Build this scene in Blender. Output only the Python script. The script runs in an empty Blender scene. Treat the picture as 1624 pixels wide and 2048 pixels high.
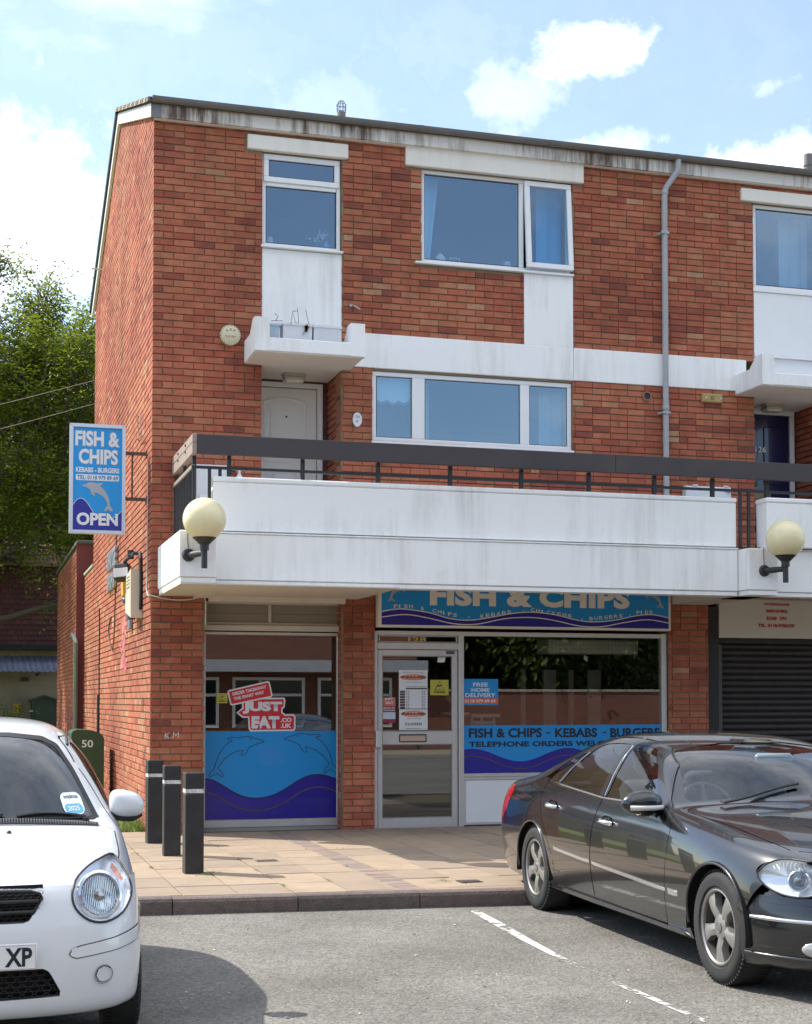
import bpy, bmesh, math, random
import numpy as np
from mathutils import Vector, Matrix, noise as mnoise

SC = bpy.context.scene
COL = SC.collection
rad = math.radians

# ------------------------------------------------------------------ camera
FPX, PCX, PCY, HZ = 2975.0, 812.0, 1284.0, 1400.0
YAW, PITCH = rad(16.28), math.atan((HZ - PCY) / FPX)
CAM = Vector((-1.85, -16.16, 1.37))
cd = bpy.data.cameras.new('camera'); co = bpy.data.objects.new('camera', cd); COL.objects.link(co)
cd.sensor_fit = 'VERTICAL'; cd.sensor_height = 36.0; cd.sensor_width = 36.0
cd.lens = 36.0 * FPX / 2048.0
cd.shift_x = 0.0; cd.shift_y = (PCY - 1024.0) / 2048.0
cd.clip_start = 0.1; cd.clip_end = 3000
co.location = CAM
co.rotation_euler = (math.pi / 2 + PITCH, 0, -YAW)
SC.camera = co

# ------------------------------------------------------------------ light
SUN_AZ, SUN_EL = rad(39.0), rad(47.0)          # shadows fall towards +X, -Y
to_sun = Vector((-math.cos(SUN_AZ) * math.cos(SUN_EL), math.sin(SUN_AZ) * math.cos(SUN_EL), math.sin(SUN_EL)))
sl = bpy.data.lights.new('sun', 'SUN'); so = bpy.data.objects.new('sun', sl); COL.objects.link(so)
sl.energy = 3.4; sl.angle = rad(0.53); sl.color = (1.0, 0.955, 0.88)
so.rotation_euler = (-to_sun).to_track_quat('-Z', 'Y').to_euler(); so.location = (0, 0, 30)

W = bpy.data.worlds.new('World'); SC.world = W; W.use_nodes = True
def build_world():
    nt = W.node_tree; nt.nodes.clear(); N = nt.nodes.new; L = nt.links.new
    def math_(op, a, b=None, clamp=False):
        n = N('ShaderNodeMath'); n.operation = op; n.use_clamp = clamp
        for i, v in enumerate((a, b)):
            if v is None: continue
            if isinstance(v, (int, float)): n.inputs[i].default_value = v
            else: L(v, n.inputs[i])
        return n.outputs[0]
    out = N('ShaderNodeOutputWorld'); bg = N('ShaderNodeBackground'); L(bg.outputs[0], out.inputs[0])
    sky = N('ShaderNodeTexSky'); sky.sky_type = 'NISHITA'; sky.sun_disc = False
    sky.sun_elevation = SUN_EL; sky.sun_rotation = math.atan2(to_sun.x, to_sun.y)
    sky.air_density = 1.0; sky.dust_density = 0.35; sky.ozone_density = 1.4; sky.altitude = 60
    tc = N('ShaderNodeTexCoord'); d = tc.outputs['Generated']
    sep = N('ShaderNodeSeparateXYZ'); L(d, sep.inputs[0])
    zz = math_('ADD', math_('MAXIMUM', sep.outputs[2], 0.0), 0.12)
    px = math_('DIVIDE', sep.outputs[0], zz); py = math_('DIVIDE', sep.outputs[1], zz)
    cmb = N('ShaderNodeCombineXYZ'); L(px, cmb.inputs[0]); L(py, cmb.inputs[1])
    n1 = N('ShaderNodeTexNoise'); n1.inputs['Scale'].default_value = 0.9; n1.inputs['Detail'].default_value = 7
    n1.inputs['Roughness'].default_value = 0.58; L(cmb.outputs[0], n1.inputs['Vector'])
    n2 = N('ShaderNodeTexNoise'); n2.inputs['Scale'].default_value = 13.0; n2.inputs['Detail'].default_value = 9
    n2.inputs['Roughness'].default_value = 0.62; L(d, n2.inputs['Vector'])
    n3 = N('ShaderNodeTexNoise'); n3.inputs['Scale'].default_value = 46.0; n3.inputs['Detail'].default_value = 8; n3.inputs['Roughness'].default_value = 0.6; L(d, n3.inputs['Vector'])
    frac = math_('ADD', math_('MULTIPLY', n2.outputs[0], .45), math_('MULTIPLY', n3.outputs[0], .55))
    # general broken cloud, thickened overhead, mostly out of view, to raise fill light
    hi = N('ShaderNodeMapRange'); hi.inputs[1].default_value = .25; hi.inputs[2].default_value = .75; hi.inputs[3].default_value = .62; hi.inputs[4].default_value = .36; L(sep.outputs[2], hi.inputs[0])
    base = N('ShaderNodeMapRange'); L(n1.outputs[0], base.inputs[0]); L(hi.outputs[0], base.inputs[1]); L(math_('ADD', hi.outputs[0], .2), base.inputs[2])
    cover = math_('MAXIMUM', math_('MULTIPLY', base.outputs[0], 0.85), 0.10)
    # larger cumulus banks standing at their own bearings: (azimuth from +Y towards +X, elevation, ax, ay, amount)
    def direction(px_, py_):
        az = YAW + math.atan((px_ - PCX) / FPX); el = math.atan((HZ - py_) / FPX * math.cos(math.atan((px_ - PCX) / FPX)))
        return az, el
    def bank(az, el, aw, eh, amt, nz=2.0):
        v = Vector((math.sin(az) * math.cos(el), math.cos(az) * math.cos(el), math.sin(el)))
        rt = Vector((math.cos(az), -math.sin(az), 0)); up = v.cross(rt) * -1
        def dot(a):
            n = N('ShaderNodeVectorMath'); n.operation = 'DOT_PRODUCT'; L(d, n.inputs[0]); n.inputs[1].default_value = a; return n.outputs['Value']
        f = dot(v); u = math_('DIVIDE', dot(rt), aw); w = math_('DIVIDE', dot(up), eh)
        r = math_('POWER', math_('ADD', math_('MULTIPLY', u, u), math_('MULTIPLY', w, w)), 0.5)
        r = math_('ADD', r, math_('MULTIPLY', math_('SUBTRACT', frac, 0.5), nz * 1.35))
        m = N('ShaderNodeMapRange'); m.interpolation_type = 'SMOOTHSTEP'
        m.inputs[1].default_value = 1.3; m.inputs[2].default_value = 0.1; L(r, m.inputs[0])
        g = math_('GREATER_THAN', f, 0.2)
        return math_('MULTIPLY', math_('MULTIPLY', m.outputs[0], amt), g)
    R1 = 1.0
    for px_, py_, w_, h_, amt, nz in ((10, 440, 230, 215, .8, 2.6), (1195, 78, 120, 60, .8, 3.2), (1580, 325, 180, 72, .95, 2.8), (1010, 180, 110, 75, .34, 3.8),
                              (1200, 280, 120, 34, .42, 3.6), (640, 190, 160, 70, .2, 4.0), (1540, 150, 70, 30, .32, 3.6), (230, 60, 620, 220, .14, 2.6), (900, 60, 260, 120, .14, 4.0)):
        az, el = direction(px_, py_)
        cover = math_('MAXIMUM', cover, bank(az, el, w_ / FPX, h_ / FPX, amt, nz))
    for az, el, w_, h_, amt in ((rad(148), rad(19), .10, .07, .55), (rad(-60), rad(25), .4, .2, .9), (rad(110), rad(40), .4, .2, .9), (rad(215), rad(42), .5, .2, .9)):  # banks out of view; the high ones are added to lift the fill light
        cover = math_('MAXIMUM', cover, bank(az, el, w_, h_, amt, 1.6))
    mix = N('ShaderNodeMixRGB'); L(cover, mix.inputs[0]); L(sky.outputs[0], mix.inputs[1])
    # cloud brightness varies gently through the bank
    cr = N('ShaderNodeValToRGB'); L(frac, cr.inputs[0])
    cr.color_ramp.elements[0].position = 0.3; cr.color_ramp.elements[0].color = (6.6, 6.9, 7.4, 1)
    cr.color_ramp.elements[1].position = 0.65; cr.color_ramp.elements[1].color = (9.6, 9.7, 9.9, 1)
    L(cr.outputs[0], mix.inputs[2])
    L(mix.outputs[0], bg.inputs['Color']); bg.inputs['Strength'].default_value = 0.12
build_world()
vs = SC.view_settings
vs.view_transform = 'Standard'; vs.look = 'None'; vs.gamma = 1.0; vs.use_curve_mapping = False
vs.exposure = 1.05
SC.cycles.use_denoising = True
SC.cycles.max_bounces = 8; SC.cycles.transparent_max_bounces = 16; SC.cycles.glossy_bounces = 4; SC.cycles.transmission_bounces = 6
SC.cycles.sample_clamp_indirect = 8.0

# ------------------------------------------------------------------ small helpers
rng = random.Random(7)
def srgb(r, g, b):
    f = lambda c: (c / 255 / 12.92) if c <= 10 else ((c / 255 + 0.055) / 1.055) ** 2.4
    return (f(r), f(g), f(b))

class MB:
    """collects shapes and links them as one mesh object"""
    def __init__(s): s.v = []; s.f = []; s.m = []; s.fa = []
    def add(s, vs_, fs_, mi=0, a=0.0):
        o = len(s.v); s.v.extend([tuple(p) for p in vs_])
        for f in fs_: s.f.append([i + o for i in f]); s.m.append(mi); s.fa.append(a)
        return s
    def quad(s, a, b, c, d, mi=0): return s.add([a, b, c, d], [(0, 1, 2, 3)], mi)
    def box(s, x0, x1, y0, y1, z0, z1, mi=0, a=0.0, M=None):
        P = [(x, y, z) for z in (z0, z1) for y in (y0, y1) for x in (x0, x1)]
        if M is not None: P = [tuple(M @ Vector(p)) for p in P]
        return s.add(P, [(0, 2, 3, 1), (4, 5, 7, 6), (0, 1, 5, 4), (2, 6, 7, 3), (0, 4, 6, 2), (1, 3, 7, 5)], mi, a)
    def bbox(s, x0, x1, y0, y1, z0, z1, b=0.004, mi=0, M=None):
        """box with bevelled edges"""
        bm = bmesh.new(); bmesh.ops.create_cube(bm, size=1)
        for v in bm.verts: v.co = Vector((x0 + (v.co.x + .5) * (x1 - x0), y0 + (v.co.y + .5) * (y1 - y0), z0 + (v.co.z + .5) * (z1 - z0)))
        b = min(b, .45 * min(abs(x1 - x0), abs(y1 - y0), abs(z1 - z0)))
        bmesh.ops.bevel(bm, geom=bm.edges[:], offset=b, segments=1, affect='EDGES')
        return s.frombm(bm, mi, M)
    def frombm(s, bm, mi=0, M=None):
        bm.verts.index_update()
        s.add([tuple(M @ v.co) if M is not None else tuple(v.co) for v in bm.verts], [[v.index for v in f.verts] for f in bm.faces], mi)
        bm.free(); return s
    def prism(s, pts, fn, d0, d1, mi=0, caps=True):
        """polygon pts (2D) swept from depth d0 to d1; fn(u, v, d) -> xyz"""
        n = len(pts); P = [fn(u, v, d0) for u, v in pts] + [fn(u, v, d1) for u, v in pts]
        F = [(i, (i + 1) % n, (i + 1) % n + n, i + n) for i in range(n)]
        if caps: F += [tuple(range(n))[::-1], tuple(range(n, 2 * n))]
        return s.add(P, F, mi)
    def tube(s, pts, r, seg=8, mi=0, caps=True):
        pts = [Vector(p) for p in pts]; n = len(pts); rs = r if isinstance(r, (list, tuple)) else [r] * n
        P = []; up = None
        for i, p in enumerate(pts):
            t = ((pts[min(i + 1, n - 1)] - pts[max(i - 1, 0)])).normalized()
            if up is None: up = t.orthogonal().normalized()
            up = (up - t * up.dot(t))
            up = up.normalized() if up.length > 1e-6 else t.orthogonal().normalized()
            b = t.cross(up)
            for k in range(seg):
                a = 2 * math.pi * k / seg; P.append(p + (up * math.cos(a) + b * math.sin(a)) * rs[i])
        F = [(i * seg + k, i * seg + (k + 1) % seg, (i + 1) * seg + (k + 1) % seg, (i + 1) * seg + k) for i in range(n - 1) for k in range(seg)]
        if caps: F += [tuple(range(seg))[::-1], tuple(range((n - 1) * seg, n * seg))]
        return s.add(P, F, mi)
    def lathe(s, prof, M, seg=24, mi=0):
        """prof: (r, h) pairs turned about local Z of matrix M"""
        P = []; n = len(prof)
        for r, h in prof:
            for k in range(seg):
                a = 2 * math.pi * k / seg; P.append(M @ Vector((r * math.cos(a), r * math.sin(a), h)))
        F = [(i * seg + k, i * seg + (k + 1) % seg, (i + 1) * seg + (k + 1) % seg, (i + 1) * seg + k) for i in range(n - 1) for k in range(seg)]
        return s.add(P, F, mi)
    def build(s, name, mat, parent=None, smooth=False, label=None, attr=None):
        me = bpy.data.meshes.new(name); me.from_pydata(s.v, [], s.f)
        for m in (mat if isinstance(mat, (list, tuple)) else [mat]): me.materials.append(m)
        if len(me.materials) > 1: me.polygons.foreach_set('material_index', s.m)
        if attr:
            a = me.attributes.new(attr, 'FLOAT', 'FACE'); a.data.foreach_set('value', s.fa)
        me.validate()
        bm = bmesh.new(); bm.from_mesh(me); bmesh.ops.recalc_face_normals(bm, faces=bm.faces[:]); bm.to_mesh(me); bm.free()
        if smooth: shade(me, smooth if not isinstance(smooth, bool) else 35)
        return link(name, me, parent, label)
def shade(me, ang=35):
    me.polygons.foreach_set('use_smooth', [True] * len(me.polygons))
    try: me.set_sharp_from_angle(angle=rad(ang))
    except Exception: pass
def link(name, me, parent=None, label=None):
    o = bpy.data.objects.new(name, me); COL.objects.link(o)
    if parent is not None: attach(o, parent)
    if label: o['label'] = label
    return o
def world_of(o):
    M = Matrix.Translation(o.location) @ o.rotation_euler.to_matrix().to_4x4()
    return world_of(o.parent) @ o.matrix_parent_inverse @ M if o.parent else M
def attach(o, parent):
    """parent o, keeping the world coordinates its mesh was built in"""
    o.parent = parent; o.matrix_parent_inverse = world_of(parent).inverted()
def child(o, parent):
    o.parent = parent; o.matrix_parent_inverse = Matrix.Identity(4)
def tag(o, label=None, cat=None, group=None, kind=None):
    if label: o['label'] = label
    if cat: o['category'] = cat
    if group: o['group'] = group
    if kind: o['kind'] = kind
    return o
def thing(name, label, cat, loc=(0, 0, 0), rz=0.0, group=None):
    o = bpy.data.objects.new(name, None); COL.objects.link(o); o.empty_display_size = .1
    o.location = loc; o.rotation_euler = (0, 0, rz)
    return tag(o, label, cat, group)
def copy_tree(o, parent=None):
    c = o.copy(); COL.objects.link(c)
    if parent is not None: c.parent = parent
    for ch in list(o.children): copy_tree(ch, c)
    return c

# ------------------------------------------------------------------ materials
MATS = {}
def mat(name, col=(.5, .5, .5), rough=.6, metal=0.0, bump=0.0, bscale=60, var=0.0, vscale=4.0, spec=.5, coat=0.0, dark=None, emit=None, dirt=0.0, dscale=1.5, dirtcol=(.10, .085, .065)):
    """plain painted / worn surface: base colour, noise variation, dirt in patches, fine relief"""
    if name in MATS: return MATS[name]
    m = bpy.data.materials.new(name); m.use_nodes = True; nt = m.node_tree; N = nt.nodes.new; L = nt.links.new
    b = nt.nodes['Principled BSDF']; b.inputs['Roughness'].default_value = rough; b.inputs['Metallic'].default_value = metal
    b.inputs['Specular IOR Level'].default_value = spec; b.inputs['Coat Weight'].default_value = coat
    b.inputs['Coat Roughness'].default_value = .03
    b.inputs['Base Color'].default_value = (*col, 1)
    tc = N('ShaderNodeTexCoord'); vec = tc.outputs['Object']
    src = None
    if var > 0 or dirt > 0:
        n = N('ShaderNodeTexNoise'); n.inputs['Scale'].default_value = vscale; n.inputs['Detail'].default_value = 6; L(vec, n.inputs['Vector'])
        mx = N('ShaderNodeMixRGB'); L(n.outputs[0], mx.inputs[0])
        lo = tuple(max(0, c * (1 - var)) for c in col) if dark is None else dark; hi = tuple(min(1, c * (1 + var)) for c in col)
        mx.inputs[1].default_value = (*lo, 1); mx.inputs[2].default_value = (*hi, 1); src = mx.outputs[0]
        if dirt > 0:
            n3 = N('ShaderNodeTexNoise'); n3.inputs['Scale'].default_value = dscale; n3.inputs['Detail'].default_value = 8; n3.inputs['Roughness'].default_value = .7; L(vec, n3.inputs['Vector'])
            mr = N('ShaderNodeMapRange'); mr.inputs[1].default_value = .5; mr.inputs[2].default_value = .75; mr.inputs[4].default_value = dirt; L(n3.outputs[0], mr.inputs[0])
            m2 = N('ShaderNodeMixRGB'); L(mr.outputs[0], m2.inputs[0]); L(src, m2.inputs[1]); m2.inputs[2].default_value = (*dirtcol, 1); src = m2.outputs[0]
        L(src, b.inputs['Base Color'])
        rr = N('ShaderNodeMapRange'); rr.inputs[3].default_value = max(0, rough - .08); rr.inputs[4].default_value = min(1, rough + .08); L(n.outputs[0], rr.inputs[0]); L(rr.outputs[0], b.inputs['Roughness'])
    if bump > 0:
        n2 = N('ShaderNodeTexNoise'); n2.inputs['Scale'].default_value = bscale; n2.inputs['Detail'].default_value = 5; L(vec, n2.inputs['Vector'])
        bp = N('ShaderNodeBump'); bp.inputs['Strength'].default_value = min(1, bump); bp.inputs['Distance'].default_value = .01; L(n2.outputs[0], bp.inputs['Height']); L(bp.outputs[0], b.inputs['Normal'])
    if emit:
        b.inputs['Emission Color'].default_value = (*col, 1); b.inputs['Emission Strength'].default_value = emit
    MATS[name] = m; return m
def glass(name, tint=(.9, .93, .93), f0=0.09, boost=1.0, wav=0.0, refl=(1, 1, 1)):
    """window glass: clear pane that mirrors more at grazing angles"""
    if name in MATS: return MATS[name]
    m = bpy.data.materials.new(name); m.use_nodes = True; nt = m.node_tree; nt.nodes.clear(); N = nt.nodes.new; L = nt.links.new
    out = N('ShaderNodeOutputMaterial'); mx = N('ShaderNodeMixShader'); tr = N('ShaderNodeBsdfTransparent'); gl = N('ShaderNodeBsdfGlossy')
    tr.inputs[0].default_value = (*tint, 1); gl.inputs['Color'].default_value = (*refl, 1); gl.inputs['Roughness'].default_value = 0.0
    lw = N('ShaderNodeLayerWeight'); lw.inputs[0].default_value = .5
    p = N('ShaderNodeMath'); p.operation = 'POWER'; L(lw.outputs['Facing'], p.inputs[0]); p.inputs[1].default_value = 4.0
    ma = N('ShaderNodeMath'); ma.operation = 'MULTIPLY_ADD'; ma.use_clamp = True; L(p.outputs[0], ma.inputs[0]); ma.inputs[1].default_value = (1 - f0) * boost; ma.inputs[2].default_value = f0
    L(ma.outputs[0], mx.inputs[0]); L(tr.outputs[0], mx.inputs[1]); L(gl.outputs[0], mx.inputs[2]); L(mx.outputs[0], out.inputs[0])
    if wav > 0:
        tc = N('ShaderNodeTexCoord'); n2 = N('ShaderNodeTexNoise'); n2.inputs['Scale'].default_value = 1.3; L(tc.outputs['Object'], n2.inputs['Vector'])
        bp = N('ShaderNodeBump'); bp.inputs['Strength'].default_value = wav; bp.inputs['Distance'].default_value = .02; L(n2.outputs[0], bp.inputs['Height']); L(bp.outputs[0], gl.inputs['Normal'])
    MATS[name] = m; return m

# ------------------------------------------------------------------ flat lettering
def text_mesh(txt, size, bold=0.0, sx=1.0, ext=0.0, space=1.0, align='CENTER', shear=0.0):
    """mesh of the words in the XY plane, cap height = size, reading along +X"""
    c = bpy.data.curves.new('lettering', 'FONT'); c.body = txt; c.size = size / 0.72; c.align_x = align; c.align_y = 'BOTTOM_BASELINE'
    c.offset = bold * size; c.extrude = ext; c.space_character = space; c.shear = shear; c.resolution_u = 3; c.fill_mode = 'FRONT' if ext == 0 else 'BOTH'
    o = bpy.data.objects.new('lettering', c); COL.objects.link(o)
    dg = bpy.context.evaluated_depsgraph_get(); me = bpy.data.meshes.new_from_object(o.evaluated_get(dg))
    bpy.data.objects.remove(o); bpy.data.curves.remove(c)
    if sx != 1.0:
        for v in me.vertices: v.co.x *= sx
    return me
def fit_text(txt, w, h, **k):
    """words made exactly w wide and h tall, lower left corner at the origin"""
    me = text_mesh(txt, h, **k)
    xs = [v.co.x for v in me.vertices]; ys = [v.co.y for v in me.vertices]
    x0, x1, y0, y1 = min(xs), max(xs), min(ys), max(ys)
    for v in me.vertices: v.co.x = (v.co.x - x0) / (x1 - x0) * w; v.co.y = (v.co.y - y0) / (y1 - y0) * h
    return me
def place_text(name, me, m, M, parent=None, label=None):
    me.transform(M); me.materials.clear(); me.materials.append(m); me.name = name
    return link(name, me, parent, label)
def front_M(x, y, z, tilt=0.0):
    """XY of the lettering -> XZ plane facing -Y, with optional in-plane tilt"""
    return Matrix.Translation((x, y, z)) @ Matrix.Rotation(math.pi / 2, 4, 'X') @ Matrix.Rotation(tilt, 4, 'Z')
FR = lambda u, v, d: (u, d, v)        # prism map: facade plane, depth along Y
def smooth_pts(pts, n=6, closed=True):
    """Catmull-Rom through 2D/3D points"""
    P = [np.array(p, float) for p in pts]; out = []; m = len(P); rg = range(m if closed else m - 1)
    for i in rg:
        if closed: a, b, c, d = P[i - 1], P[i], P[(i + 1) % m], P[(i + 2) % m]
        else: a, b, c, d = P[max(i - 1, 0)], P[i], P[i + 1], P[min(i + 2, m - 1)]
        for k in range(n):
            t = k / n; out.append(tuple(.5 * (2 * b + (c - a) * t + (2 * a - 5 * b + 4 * c - d) * t * t + (3 * b - a - 3 * c + d) * t ** 3)))
    if not closed: out.append(tuple(P[-1]))
    return out
# ================================================================== SETTING
ZP, ZR = -0.07, -0.19                     # pavement and road levels
def kerb_y(x): return -5.22 - 0.09 * (x + 0.65)

def asphalt_mat():
    m = bpy.data.materials.new('asphalt'); m.use_nodes = True; nt = m.node_tree; N = nt.nodes.new; L = nt.links.new; b = nt.nodes['Principled BSDF']
    tc = N('ShaderNodeTexCoord'); v = tc.outputs['Object']
    vo = N('ShaderNodeTexVoronoi'); vo.inputs['Scale'].default_value = 70; L(v, vo.inputs['Vector'])
    n1 = N('ShaderNodeTexNoise'); n1.inputs['Scale'].default_value = 170; n1.inputs['Detail'].default_value = 3; L(v, n1.inputs['Vector'])
    n2 = N('ShaderNodeTexNoise'); n2.inputs['Scale'].default_value = .9; n2.inputs['Detail'].default_value = 7; n2.inputs['Roughness'].default_value = .65; L(v, n2.inputs['Vector'])
    n3 = N('ShaderNodeTexNoise'); n3.inputs['Scale'].default_value = 9; n3.inputs['Detail'].default_value = 6; n3.inputs['Roughness'].default_value = .7; L(v, n3.inputs['Vector'])
    r1 = N('ShaderNodeValToRGB'); L(vo.outputs['Color'], r1.inputs[0])
    e = r1.color_ramp.elements; e[0].position = .1; e[0].color = (.098, .094, .087, 1); e[1].position = .95; e[1].color = (.22, .212, .196, 1)
    m1 = N('ShaderNodeMixRGB'); m1.blend_type = 'OVERLAY'; m1.inputs[0].default_value = .4; L(r1.outputs[0], m1.inputs[1]); L(n1.outputs[0], m1.inputs[2])
    r2 = N('ShaderNodeValToRGB'); L(n2.outputs[0], r2.inputs[0]); e = r2.color_ramp.elements; e[0].position = .32; e[0].color = (.72, .69, .64, 1); e[1].position = .62; e[1].color = (1.12, 1.1, 1.06, 1)
    m2 = N('ShaderNodeMixRGB'); m2.blend_type = 'MULTIPLY'; m2.inputs[0].default_value = 1; L(m1.outputs[0], m2.inputs[1]); L(r2.outputs[0], m2.inputs[2])
    # darker oil stains with their own shape
    r3 = N('ShaderNodeMapRange'); r3.inputs[1].default_value = .60; r3.inputs[2].default_value = .76; r3.inputs[4].default_value = .5; L(n3.outputs[0], r3.inputs[0])
    m3 = N('ShaderNodeMixRGB'); L(r3.outputs[0], m3.inputs[0]); L(m2.outputs[0], m3.inputs[1]); m3.inputs[2].default_value = (.075, .066, .055, 1)
    L(m3.outputs[0], b.inputs['Base Color']); b.inputs['Roughness'].default_value = .88
    ad = N('ShaderNodeMath'); ad.operation = 'ADD'; L(vo.outputs['Distance'], ad.inputs[0]); L(n1.outputs[0], ad.inputs[1])
    bp = N('ShaderNodeBump'); bp.inputs['Strength'].default_value = .55; bp.inputs['Distance'].default_value = .006; L(ad.outputs[0], bp.inputs['Height']); L(bp.outputs[0], b.inputs['Normal'])
    return m
M_ASPH = asphalt_mat()
M_SOIL = mat('soil', (.12, .10, .07), .95, var=.4, vscale=2, bump=.4)
mb = MB(); mb.quad((-900, -900, -.30), (900, -900, -.30), (900, 900, -.30), (-900, 900, -.30))
tag(mb.build('ground', mat('far_ground', (.13, .125, .10), .95, var=.3, vscale=.05)), kind='structure')
mb = MB(); mb.quad((-60, -60, ZR), (60, -60, ZR), (60, kerb_y(60) + .03, ZR), (-60, kerb_y(-60) + .03, ZR))
tag(mb.build('road', M_ASPH), kind='structure')

# worn white bay lines, 4 mm above the asphalt
def paint_mat(name, edge, seed):
    m = bpy.data.materials.new(name); m.use_nodes = True; nt = m.node_tree; N = nt.nodes.new; L = nt.links.new; b = nt.nodes['Principled BSDF']
    out = nt.nodes['Material Output']; tc = N('ShaderNodeTexCoord'); mp = N('ShaderNodeMapping'); mp.inputs['Location'].default_value = (seed, 0, 0); mp.inputs['Scale'].default_value = (1.2, .55, 1); L(tc.outputs['Object'], mp.inputs[0])
    n = N('ShaderNodeTexNoise'); n.inputs['Scale'].default_value = 22; n.inputs['Detail'].default_value = 8; n.inputs['Roughness'].default_value = .75; L(mp.outputs[0], n.inputs['Vector'])
    n2 = N('ShaderNodeTexNoise'); n2.inputs['Scale'].default_value = 2.2; n2.inputs['Detail'].default_value = 2; L(mp.outputs[0], n2.inputs['Vector'])
    a = N('ShaderNodeMath'); a.operation = 'ADD'; L(n.outputs[0], a.inputs[0]); L(n2.outputs[0], a.inputs[1])
    r = N('ShaderNodeMapRange'); r.inputs[1].default_value = edge; r.inputs[2].default_value = edge + .1; L(a.outputs[0], r.inputs[0])
    b.inputs['Base Color'].default_value = (.50, .49, .46, 1); b.inputs['Roughness'].default_value = .8
    t = N('ShaderNodeBsdfTransparent'); mx = N('ShaderNodeMixShader'); L(r.outputs[0], mx.inputs[0]); L(t.outputs[0], mx.inputs[1]); L(b.outputs[0], mx.inputs[2]); L(mx.outputs[0], out.inputs[0])
    return m
mb = MB(); z = ZR + .004
pp = [(1.735, -5.68), (1.69, -6.3), (1.63, -7.0), (1.585, -7.7), (1.575, -8.6), (1.585, -9.6), (1.59, -11)]
for k, ((x0, y0), (x1, y1)) in enumerate(zip(pp, pp[1:])): w0, w1 = (.036, .042, .036, .026, .024, .022)[k], (.042, .036, .026, .024, .022, .022)[k]; mb.quad((x0 - w0, y0, z), (x1 - w1, y1, z), (x1 + w1, y1, z), (x0 + w0, y0, z), 0 if k < 2 else 1)
tag(mb.build('bay_line', [paint_mat('bay_paint', .945, 5.7), paint_mat('bay_paint_thin', .90, 6.6)]), 'worn white parking bay line beside the dark saloon car', 'line', kind='structure')
mb = MB(); mb.quad((-.80, -6.6, z), (-.80, -11, z), (-.70, -11, z), (-.70, -6.6, z))
tag(mb.build('bay_line', paint_mat('bay_paint_worn', 1.09, 8.3)), 'nearly worn away white bay line in the shadow of the white car', 'line', kind='structure')

# pavement of sand-coloured slabs, a strip of brick pavers, kerb stones
M_SLAB = [mat('paving_%d' % i, c, .85, var=.14, vscale=5, bump=.25, bscale=150, dirt=.55, dscale=3.6, dirtcol=(.175, .135, .095)) for i, c in enumerate(((.318, .238, .166), (.288, .218, .154), (.332, .246, .168), (.265, .202, .146), (.308, .23, .162)))]
M_JOINT = mat('paving_joint', (.10, .085, .045), .95, var=.5, vscale=9)
mb = MB(); mb.quad((-30, kerb_y(-30) + .1, ZP - .014), (30, kerb_y(30) + .1, ZP - .014), (30, 2, ZP - .014), (-30, 2, ZP - .014))
pave = tag(mb.build('pavement', M_JOINT), kind='structure')
def clip_slab(x0, x1, y0, y1):
    """slab cut at the kerb's back edge"""
    ya, yb = kerb_y(x0) + .128, kerb_y(x1) + .128
    if y1 <= min(ya, yb) + .02: return None
    return [(x0, max(y0, ya)), (x1, max(y0, yb)), (x1, y1), (x0, y1)]
def slab(pts, name, m, parent, dz, b=.002, g=.0055):
    cx = sum(p[0] for p in pts) / 4; cy = sum(p[1] for p in pts) / 4
    q = [(p[0] + (g if p[0] < cx else -g), p[1] + (g if p[1] < cy else -g)) for p in pts]
    i = [(p[0] + (b if p[0] < cx else -b), p[1] + (b if p[1] < cy else -b)) for p in q]
    t = [rng.uniform(-.0015, .0015) for _ in range(4)]
    v = [(x, y, ZP - .02) for x, y in q] + [(x, y, ZP - .005 + dz + t[k]) for k, (x, y) in enumerate(q)] + [(x, y, ZP + dz + t[k]) for k, (x, y) in enumerate(i)]
    f = [(0, 1, 5, 4), (1, 2, 6, 5), (2, 3, 7, 6), (3, 0, 4, 7), (4, 5, 9, 8), (5, 6, 10, 9), (6, 7, 11, 10), (7, 4, 8, 11), (8, 9, 10, 11)]
    return MB().add(v, f).build(name, m, parent)
xs = [-2.41 + .4145 * k for k in range(9)] + [1.29]
xs2 = [1.486 + .4145 * k for k in range(15)]
rows = [.33 - .6155 * k for k in range(11)]
for col, X in enumerate((xs, xs2)):
    for i in range(len(X) - 1):
        for k in range(len(rows) - 1):
            y1, y0 = rows[k], rows[k + 1]
            if X[i] > -.02: y1 = min(y1, .02 if X[i] > .3 else .0)
            if y1 <= y0: continue
            if X[i] > 3.6 and y0 < -3.2: continue            # under the parked saloon
            p = clip_slab(X[i], X[i + 1], y0, y1)
            if p: slab(p, 'paving_slab', rng.choice(M_SLAB), pave, rng.uniform(-.002, .002))
M_PAV = [mat('paver_%d' % i, c, .85, var=.2, vscale=20, bump=.3, bscale=150) for i, c in enumerate(((.25, .185, .15), (.225, .17, .14), (.27, .20, .155), (.22, .175, .15)))]
y = -.02; k = 0
while y > -5.4:
    p = clip_slab(1.29, 1.486, y - .0725, y)
    if p: slab(p, 'paver', rng.choice(M_PAV), pave, rng.uniform(-.002, .001), b=.004, g=.003)
    y -= .0725
M_KERB = [mat('kerb_%d' % i, c, .9, var=.4, vscale=14, bump=.8, bscale=60, dirt=.7, dscale=5, dirtcol=(.06, .045, .038)) for i, c in enumerate(((.125, .098, .088), (.115, .09, .082), (.14, .105, .094)))]
kb = MB(); kb.quad((-30, kerb_y(-30) + .02, -.26), (30, kerb_y(30) + .02, -.26), (30, kerb_y(30) + .02, -.09), (-30, kerb_y(-30) + .02, -.09))
kerb = tag(kb.build('kerb', M_JOINT), kind='structure')
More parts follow.
